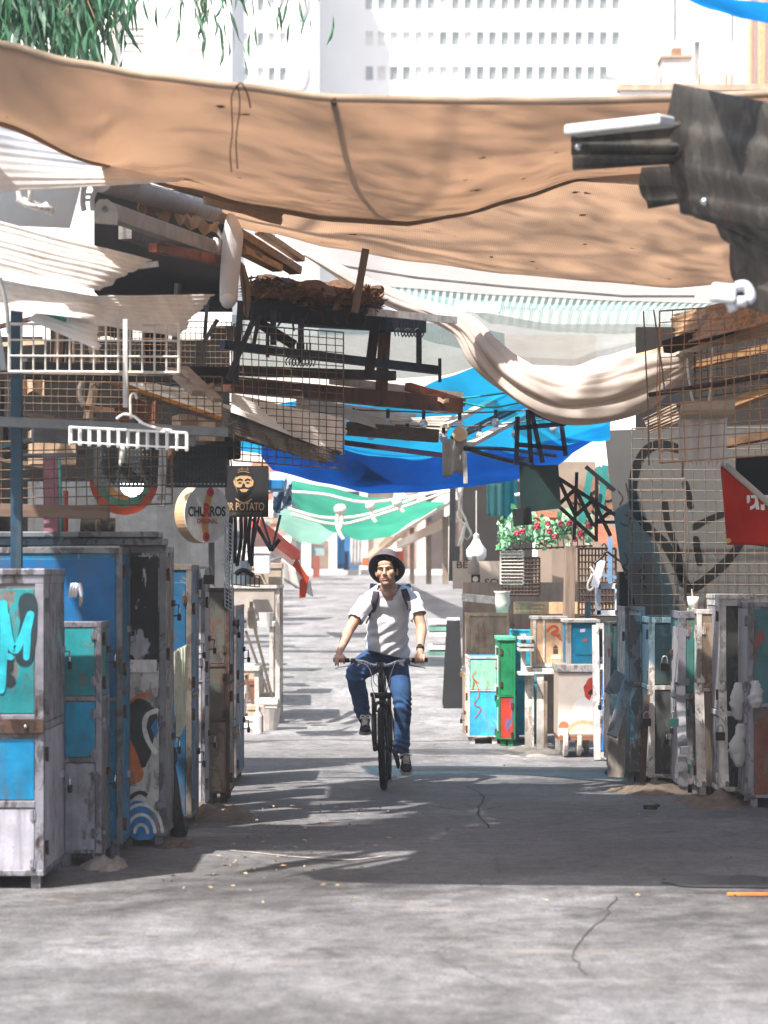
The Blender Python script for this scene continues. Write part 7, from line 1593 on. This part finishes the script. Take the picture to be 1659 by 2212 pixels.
# feet inside shoes
for a_, p in ((ankR, PR), (ankL, PL)): body.tube([a_, V((a_.x, a_.y - .02, p[2] + .07)), V((p[0] + BX(p[1], p[2]), p[1] - .06, p[2] + .045))], [.02, .014, .01], 10)
def hand(W_, s_, ext):
    hx = W_.x + (.004 if s_ < 0 else -.004); z = BZ + .012 - .034 * 1.0 * 0; bz = BZ + .012; by = 21.918
    body.tube([W_, V((hx, by + .03, bz + .036)), V((hx, by - .002, bz + .032))], [.028, .030, .026], 12)
    for k in range(4):
        o_ = s_ * (-.033 + .022 * k); L = (.95, 1.05, 1.0, .85)[k]; x = hx - o_
        kn = V((x, by - .012, bz + .034)); body.tube([V((x * .6 + hx * .4, by + .025, bz + .034)), kn], [.013, .0115], 8)
        if k in ext: pts = [kn, V((x, by - .04 * L, bz + .016)), V((x, by - .058 * L, bz - .014)), V((x + .002, by - .064 * L, bz - .05 * L))]
        else: pts = [kn, V((x, by - .036 * L, bz + .016)), V((x, by - .034 * L, bz - .012)), V((x, by - .012, bz - .026))]
        body.tube(catmull(pts, 3), [.0105, .0103, .0102, .0098, .0096, .0092, .009, .0086, .008, .0072], 8)
    tx = hx - s_ * .045
    body.tube(catmull([V((hx - s_ * .02, by + .03, bz + .026)), V((tx, by + .018, bz + .012)), V((tx + s_ * .004, by - .006, bz - .02)), V((tx + s_ * .012, by - .026, bz - .026))], 3), [.015, .014, .0125, .0115, .011, .0105, .010, .0095, .009, .0075], 8)
hand(WL, -1, (0, 1)); hand(WR, 1, ())
bv, bf = fuse(body, .0048, 5, .5)
# eye hollows
for i, p in enumerate(bv):
    l = Rm.transposed() @ (p - HC) / HS
    if l.y < -.02 and abs(l.z) < .14:
        for sx in (-1, 1):
            dd_ = ((l.x - sx * .031) / .017) ** 2 + ((l.z - .010) / .010) ** 2
            if dd_ < 5: bv[i] = bv[i] + Rm @ V((0, .010 * math.exp(-dd_), 0))
        dm = (l.x / .024) ** 2 + ((l.z + .0585) / .0032) ** 2
        if dm < 6: bv[i] = bv[i] + Rm @ V((0, .006 * math.exp(-dm), 0))
def skin_mat(name, hexc):
    t = NT(name); c = lin(hexc); f = t.noise(30, 4, .6)
    t.set(t.ramp(f, [(.3, dk(c, .82)), (.7, dk(c, 1.15))]), .48); t.b.inputs['Subsurface Weight'].default_value = .12; t.b.inputs['Subsurface Radius'].default_value = (.02, .008, .004)
    t.b.inputs['Subsurface Scale'].default_value = .3
    t.bump(t.noise(160, 3), .12, .002); return t.m
skin = skin_mat('skin', 'ba8e74'); stub = skin_mat('stubble_skin', 'aa8068'); lip = skin_mat('lips', 'a3675c')
def bslot(p):
    l = Rm.transposed() @ (p - HC) / HS
    if abs(l.x) < .1 and -.13 < l.z < .15 and l.y < .08:
        if abs(l.x) < .026 * (1 - ((l.z + .058) / .014) ** 2 * .5) and abs(l.z + .058) < .011 and l.y < -.075: return 2
        if l.z < -.035 - .1 * max(0, .045 - abs(l.x)) * (l.z > -.07) * 0 and l.z < -.03 - (.012 if abs(l.x) < .02 else 0) + .4 * max(0, abs(l.x) - .045) and l.y < .03: return 1
    return 0
bo_ = mk('body', bv, bf, [skin, stub, lip], per, bslot)
# face details
eyew = plain('cfc6be', .3, 0, .05); eyed = plain('1a1210', .2); hairm = plain('17120f', .8, 0, .4, 60)
for sx in (-1, 1):
    mb = MB(); mb.ball(H(sx * .031, -.067, .009), (.0115 * HS, .0115 * HS, .0085 * HS), 12, 8, Rm); ey = mb.build('eye', eyew, per, smooth=True)
    mb = MB(); mb.ball(H(sx * .031 - .001, -.0765, .009), (.0058, .003, .0058), 10, 6, Rm); mb.build('iris', eyed, ey, smooth=True)
    mb = MB(); mb.tube([H(sx * .014, -.091, .0275), H(sx * .03, -.0915, .034), H(sx * .048, -.078, .031), H(sx * .056, -.068, .025)], [.003, .004, .0036, .002], 8, flat=.6); mb.build('eyebrow', hairm, per, smooth=True)
    mb = MB(); mb.tube([H(sx * .018, -.0755, .0145), H(sx * .031, -.0795, .0185), H(sx * .045, -.0715, .0145)], [.002, .003, .002], 6); mb.build('eyelid', stub, per, smooth=True)
hv = MB()
hv.ball(H(0, .03, .045), (.081 * HS, .092 * HS, .092 * HS), 20, 14, Rm)
for sx in (-1, 1): hv.ball(H(sx * .071, -.012, .03), (.012, .03, .045), 12, 8, Rm); hv.ball(H(sx * .066, -.035, .055), (.016, .02, .03), 12, 8, Rm)
for k in range(7): hv.ball(H(-.054 + .018 * k, -.072 - .008 * (1 - abs(k - 3) / 3), .089 + .008 * (1 - abs(k - 3) / 3)), (.015, .014, .017), 10, 6, Rm)
x, y = fuse(hv, .006, 4); mk('hair', x, y, hairm, per)
# hat
felt = plain('5c5458', .9, 0, .3, 12, 200, .3, name='dark_felt'); ax_ = (Rm @ V((-.02, .70, .71))).normalized(); hc = H(0, .028, .06)
prof = [(.147, -.05), (.138, -.03), (.12, -.012), (.101, .0), (.098, .03), (.094, .07), (.084, .098), (.06, .112), (.03, .108), (.002, .104)]
inn = [(.002, .099), (.03, .103), (.058, .107), (.08, .094), (.090, .07), (.094, .03), (.096, -.002), (.118, -.017), (.136, -.035), (.145, -.054)]
n = 40; a = (Rm @ V((1, 0, 0))); b = ax_.cross(a).normalized(); a = b.cross(ax_); hv_ = []
for (r, h) in [(r_ * 1.04, h_) for r_, h_ in prof + inn]:
    for j in range(n):
        t = 2 * math.pi * j / n; k = 1 + (.012 * math.sin(3 * t + 1) + .01 * math.sin(5 * t)) * (r > .1); hv_.append(hc + ax_ * (h + (.008 * math.sin(2 * t + .6)) * (r > .11)) + (a * math.cos(t) * .98 + b * math.sin(t) * 1.06) * r * k)
m_ = len(prof + inn); hf = [(i * n + j, i * n + (j + 1) % n, (i + 1) % m_ * n + (j + 1) % n, (i + 1) % m_ * n + j) for i in range(m_) for j in range(n)]
mb = MB().add(hv_, hf); hat = mb.build('hat', felt, per, smooth=True)
mb = MB(); mb.lathe(hc, [(.1035, .002), (.1045, .004), (.1025, .03), (.1005, .03)], 36, ax_); mb.build('hat_band', plain('1f1c22', .8), hat, smooth=True)
# ---- t-shirt
ts = MB()
ts.tube(catmull([NB + V((0, .03, -.02)), CHS + V((0, .03, .03)), CHS + V((0, .02, -.06)), BE + V((0, .0, .02)), BE + V((.0, .03, -.08)), V((.03, 22.55, 1.04))], 4), [.12, .145, .155, .16, .16, .16, .16, .16, .162, .162, .164, .165, .166, .168, .168, .17, .17, .17, .17, .17, .17], 28, flat=1)
ts.tube([SL + V((.02, .01, 0)), NB + V((-.06, .03, -.03)), NB + V((.06, .03, -.03)), SR + V((-.02, .01, 0))], [.07, .08, .08, .07], 14)
ts.ball(CHS + V((-.0, -.015, .0)), (.175, .12, .12)); ts.ball(CHS + V((0, .0, .06)), (.17, .12, .1)); ts.ball(BE + V((0, -.02, -.02)), (.18, .13, .14)); ts.ball(V((.035, 22.52, 1.08)), (.186, .14, .12))
for S_, E_, f in ((SL, EL, .60), (SR, ER, .60)):
    e = S_.lerp(E_, f); ts.tube(catmull([S_ + V((.01 if S_.x < 0 else -.01, .01, 0)), S_.lerp(E_, f * .5), e, e + (e - S_) * .25], 4), [.07, .0705, .071, .071, .07, .069, .068, .068, .067, .067, .067, .067, .067], 16)
tv, tf = fuse(ts, .0085, 8, .5)
def keep_ts(c):
    for S_, E_ in ((SL, EL), (SR, ER)):
        d_ = (E_ - S_).normalized(); t = (c - S_).dot(d_)
        side = (c.x < SL.x - .005) if S_.x < 0 else (c.x > SR.x + .005)
        if t > .60 * (E_ - S_).length and side and c.y < 22.4 and (c - (S_ + d_ * t)).length < .095: return False
    # hem slopes to the right
    hz = 1.055 - (c.x - .03) * .25 + (.06 if c.y > 22.5 else 0)
    if c.z < hz: return False
    # V neck and collar
    zz = c.z - (1.50); 
    if c.y < 22.33 and zz > 0 and abs(c.x - .04) < .016 + .68 * zz: return False
    if (c - NB - V((0, -.01, .035))).length < .086 and c.z > 1.585: return False
    return True
tf = [f for f in tf if keep_ts(sum((tv[i] for i in f), V()) / len(f))]
used = sorted(set(i for f in tf for i in f)); mp_ = {k: i for i, k in enumerate(used)}; tv = [tv[i] for i in used]; tf = [tuple(mp_[i] for i in f) for f in tf]
ec = {}
for f in tf:
    for a_, b_ in zip(f, f[1:] + f[:1]): ec[tuple(sorted((a_, b_)))] = ec.get(tuple(sorted((a_, b_))), 0) + 1
for i in set(i for e_, n_ in ec.items() if n_ == 1 for i in e_):
    p = tv[i]; hz = 1.055 - (p.x - .03) * .25 + (.06 if p.y > 22.5 else 0)
    if abs(p.z - hz) < .02: p.z = hz
    for S_, E_ in ((SL, EL), (SR, ER)):
        d_ = (E_ - S_).normalized(); t = (p - S_).dot(d_) - .6 * (E_ - S_).length
        if abs(t) < .02 and (p - S_).length < .3 and p.z > 1.25: tv[i] = p - d_ * t
for i, p in enumerate(tv):
    c = V((.035, 22.46, p.z)); d_ = (p - c); d_.z = 0
    if d_.length < 1e-4: continue
    d_.normalize()
    q_ = (p.x * .75 + (1.5 - p.z) * .95)                       # diagonal folds down to the right hip
    f_ = .0045 * math.sin(q_ * 70 + 4 * noise.noise(p * 5)) * max(0, min(1, (1.45 - p.z) * 5)) + .005 * noise.noise(V((p.x * 9 + p.z * 10, p.y * 9, p.z * 9 - p.x * 4)))
    if abs(p.x - .04) > .2 and p.z > 1.3: f_ += .004 * math.sin((p.z * 1 + abs(p.x)) * 120)
    tv[i] = p + d_ * f_
shirt_m = cloth('f4f2f6', 'dcd8dc', .15, 300, .06, 8, wst=.04, fold=40)
tsh = mk('t_shirt', tv, tf, shirt_m, per, solid=.003)
tree_ts = BVHTree.FromPolygons(tv, tf)
# ---- jeans
jn = MB()
jn.ball(V((.0, 22.63, 1.02)), (.165, .135, .115)); jn.ball(V((.02, 22.58, 1.07)), (.152, .12, .07))
for h, k_, a_, rs in ((hipR, kneeR, ankR, [.108, .107, .106, .105, .102, .098, .094, .09, .082, .078, .076, .074, .073, .071, .069, .067, .066]), (hipL, kneeL, ankL, [.108, .107, .105, .1, .097, .093, .088, .083, .077, .074, .072, .07, .069, .067, .065, .063, .063])):
    jn.tube(catmull([h, h.lerp(k_, .5) + V((0, 0, .01)), k_ + V((0, .02, -.005)), k_.lerp(a_, .45) + V((0, .012, 0)), a_ + V((0, -.005, .0))], 4), rs, 18)
jv, jf = fuse(jn, .0085, 7, .5)
for i, p in enumerate(jv):
    L_ = p.x < 0 if p.z < .95 else p.x < -.02
    h, k_, a_ = (hipR, kneeR, ankR) if L_ else (hipL, kneeL, ankL)
    ax = k_.lerp(a_, max(0, min(1, (k_.z - p.z) / (k_.z - a_.z)))); d_ = (p - ax)
    if d_.length < 1e-4: continue
    d_.normalize(); s_ = p.z
    amp = .006 * math.exp(-((p.z - (k_.z - .02)) / .07) ** 2) + .008 * math.exp(-((p.z - (a_.z + .03)) / .06) ** 2) + .0012
    jv[i] = p + d_ * (amp * math.sin(p.z * 100 + 45 * p.x + 30 * p.y + 9 * noise.noise(p * 6)) * .8 + .007 * noise.noise(V((p.x * 16, p.y * 16, p.z * 9))))
def denim():
    t = NT('denim'); c = lin('1c4068')
    f = t.noise(6, 4); tw_ = t.wave(260, 'DIAGONAL'); cc = t.ramp(f, [(.3, dk(c, .5)), (.55, c), (.75, dk(c, 1.9))])
    t.set(t.mix(.25, cc, t.ramp(tw_, [(.3, dk(c, .5)), (.7, dk(c, 1.8))])), .85); t.bump(t.math('ADD', t.noise(26, 5, .65), tw_), .35, .006); return t.m
dn = denim()
jo = mk('jeans', jv, jf, dn, per)
mb = MB(); mb.tube(catmull([V((-.125, 22.46, 1.03)), V((-.13, 22.40, .995)), V((-.16, 22.36, .98))], 4), .004, 6); mb.build('pocket_seam', plain('0f2c50', .9), jo, smooth=True)
# ---- shoes
canv = plain('2b2a33', .85, 0, .25, 30); sole_m = plain('9a8f88', .7, 0, .25, 20); lace_m = plain('d6d0c8', .8, 0, .15, 30)
def shoe(a_, p, pitch, roll=0):
    px = p[0] + BX(p[1], p[2]); z0 = p[2] + .016
    def T(x, y, z): 
        c, s_ = math.cos(pitch), math.sin(pitch); return V((px + x, p[1] + .02 + y * c + z * s_, z0 - y * -s_ * 1 + z * c)) if 0 else V((px + x, p[1] + .02 + y * c - z * s_ * 0, z0 + y * s_ + z * c))
    m = MB()
    prof_ = [(-.165, .030, .028), (-.14, .042, .034), (-.10, .047, .040), (-.05, .045, .05), (0, .04, .065), (.05, .038, .08), (.09, .036, .085), (.115, .03, .06)]
    vs = []; fs = []; n = 16
    for (y, w_, h) in prof_:
        for j in range(n):
            t = 2 * math.pi * j / n; zz = math.sin(t); vs.append(T(w_ * math.cos(t), y, .012 + (h if zz > 0 else .012) * (zz if zz > 0 else zz) + .0))
    k = len(prof_); fs = [(i * n + j, i * n + (j + 1) % n, (i + 1) * n + (j + 1) % n, (i + 1) * n + j) for i in range(k - 1) for j in range(n)] + [tuple(range(n))[::-1], tuple(range((k - 1) * n, k * n))]
    m.add(vs, fs); m.tube([T(0, .06, .06), V((a_.x, a_.y, a_.z - .01))], [.045, .045], 14)
    x, y = fuse(m, .006, 5); so_ = mk('shoe', x, y, canv, per)
    m = MB(); pts = []
    out = [(-.17, 0), (-.155, .034), (-.11, .05), (-.05, .048), (.02, .042), (.09, .041), (.12, .03), (.125, 0)]
    out = out + [(y_, -w_) for y_, w_ in out[::-1][1:-1]]
    q_ = [T(w_, y_, .008) for y_, w_ in catm2(out)]; m.prism(q_, (0, math.sin(pitch) * -1 * 0, -1), .026); sl = m.build('sole', sole_m, so_, bevel=.004)
    m = MB(); m.ball(T(0, -.142, .018), (.036, .034, .020), 14, 8); m.build('toe_cap', canv if pitch > .1 else sole_m, so_, smooth=True)
    m = MB(); m.ball(T(0, -.02, .055), (.024, .07, .028), 14, 8); m.build('tongue', plain('b9b2ac', .8), so_, smooth=True)
    m = MB()
    for k in range(5): m.tube([T(-.026, -.085 + .025 * k, .048 + .009 * k), T(0, -.09 + .025 * k, .062 + .01 * k), T(.026, -.08 + .025 * k, .048 + .009 * k)], .0055, 6)
    for s_ in (-1, 1): m.tube(catmull([T(0, .03, .105), T(s_ * .03, .015, .115), T(s_ * .042, -.01, .09), T(s_ * .02, .01, .1)], 4), .0045, 6)
    m.build('laces', lace_m, so_, smooth=True)
def catm2(pts):
    q_ = catmull([V((a, b, 0)) for a, b in pts + [pts[0]]], 4)[:-1]; return [(p.x, p.y) for p in q_]
shoe(ankR, PR, .12); shoe(ankL, PL, .30)
# ---- backpack and watch
bp_ = thing('backpack', 'dark backpack worn by the cyclist with broad straps over the shoulders', 'backpack', (.03, 22.65, 1.3))
m = MB(); m.ball((.05, 22.60, 1.40), (.15, .09, .19), 20, 14); m.box((.05, 22.60, 1.32), (.28, .13, .30)); m.box((.05, 22.55, 1.56), (.27, .08, .09), rx=.3)
x, y = fuse(m, .012, 6); mk('pack', x, y, plain('2b2a34', .8, 0, .25, 14), bp_)
for s_ in (-1, 1):
    m = MB(); c = V((.05 + s_ * .125, 22.50, 1.625)); pts = [c + V((-.045, 0, -.045)), c + V((.045, 0, -.06 if s_ > 0 else -.06)), c + V((.05 if s_ > 0 else .02, 0, .01)), c + V((.02 if s_ > 0 else -.04, 0, .02))]
    m.prism(pts, (0, 1, 0), .06); m.build('top_flap', plain('5a5662', .7, 0, .2, 20), bp_, bevel=.012)
cpos = V((0, 0, CH))
def onshirt(cu, cv, off=.007):
    u = (1300 + cu * .2713) / 1.8517; v = (2150 + cv * .2713) / 1.8517; d_ = (P(u, v, 22.0) - cpos).normalized()
    h = tree_ts.ray_cast(cpos, d_)
    return (h[0] - d_ * off) if h[0] is not None else None
for pts, s_ in ((((800, 640), (775, 700), (752, 800), (738, 900), (715, 1000), (690, 1090), (668, 1160)), -1), (((1085, 600), (1120, 680), (1158, 770), (1190, 850), (1222, 930), (1245, 1000), (1255, 1070)), 1)):
    cc_ = [V(q_) for q_ in (onshirt(*p) for p in pts) if q_ is not None]
    if len(cc_) < 3: continue
    cc_ = [cc_[0] + V((0, .10, .015))] + catmull(cc_, 4)
    g = []
    for i, p in enumerate(cc_):
        t = (cc_[min(i + 1, len(cc_) - 1)] - cc_[max(i - 1, 0)]).normalized(); wv = t.cross(V((0, -1, 0))).normalized(); h = .0275 * (1 if i < len(cc_) - 5 else .8)
        g.append([p - wv * h, p - wv * h * .5 + V((0, -.004, 0)), p + V((0, -.005, 0)), p + wv * h * .5 + V((0, -.004, 0)), p + wv * h])
    st_ = MB().sheet(g, .009).build('strap', plain('4a4450', .75, 0, .2, 30), bp_, smooth=True)
    if s_ < 0: m = MB(); m.tube(catmull([cc_[-1], cc_[-1] + V((-.02, .02, -.03)), cc_[-1] + V((-.035, .05, -.06))], 4), .006, 6); m.build('strap_tail', plain('2b2a34', .8), st_, smooth=True)
wt_ = thing('wrist_watch', 'dark chunky wrist watch on the cyclist wrist at image right', 'watch', WR)
d_ = (WR - ER).normalized(); c = WR - d_ * .022
m = MB(); m.lathe(c - d_ * .012, [(.031, 0), (.0335, .003), (.0335, .021), (.031, .024)], 20, d_); m.build('strap', plain('1c1b20', .5), wt_, smooth=True)
nrm = (V((-.15, -1, .25)) - d_ * V((-.15, -1, .25)).dot(d_)).normalized(); cc_ = c + nrm * .03
m = MB(); m.lathe(cc_, [(.019, 0), (.0205, .003), (.0205, .009), (.017, .011)], 20, nrm); m.build('case', plain('5a5c60', .3, .7), wt_, smooth=False)
m = MB(); m.lathe(cc_ + nrm * .0112, [(.0155, 0), (.0155, .001)], 18, nrm); m.build('dial', plain('20262a', .2), wt_)
# small ring on the left hand
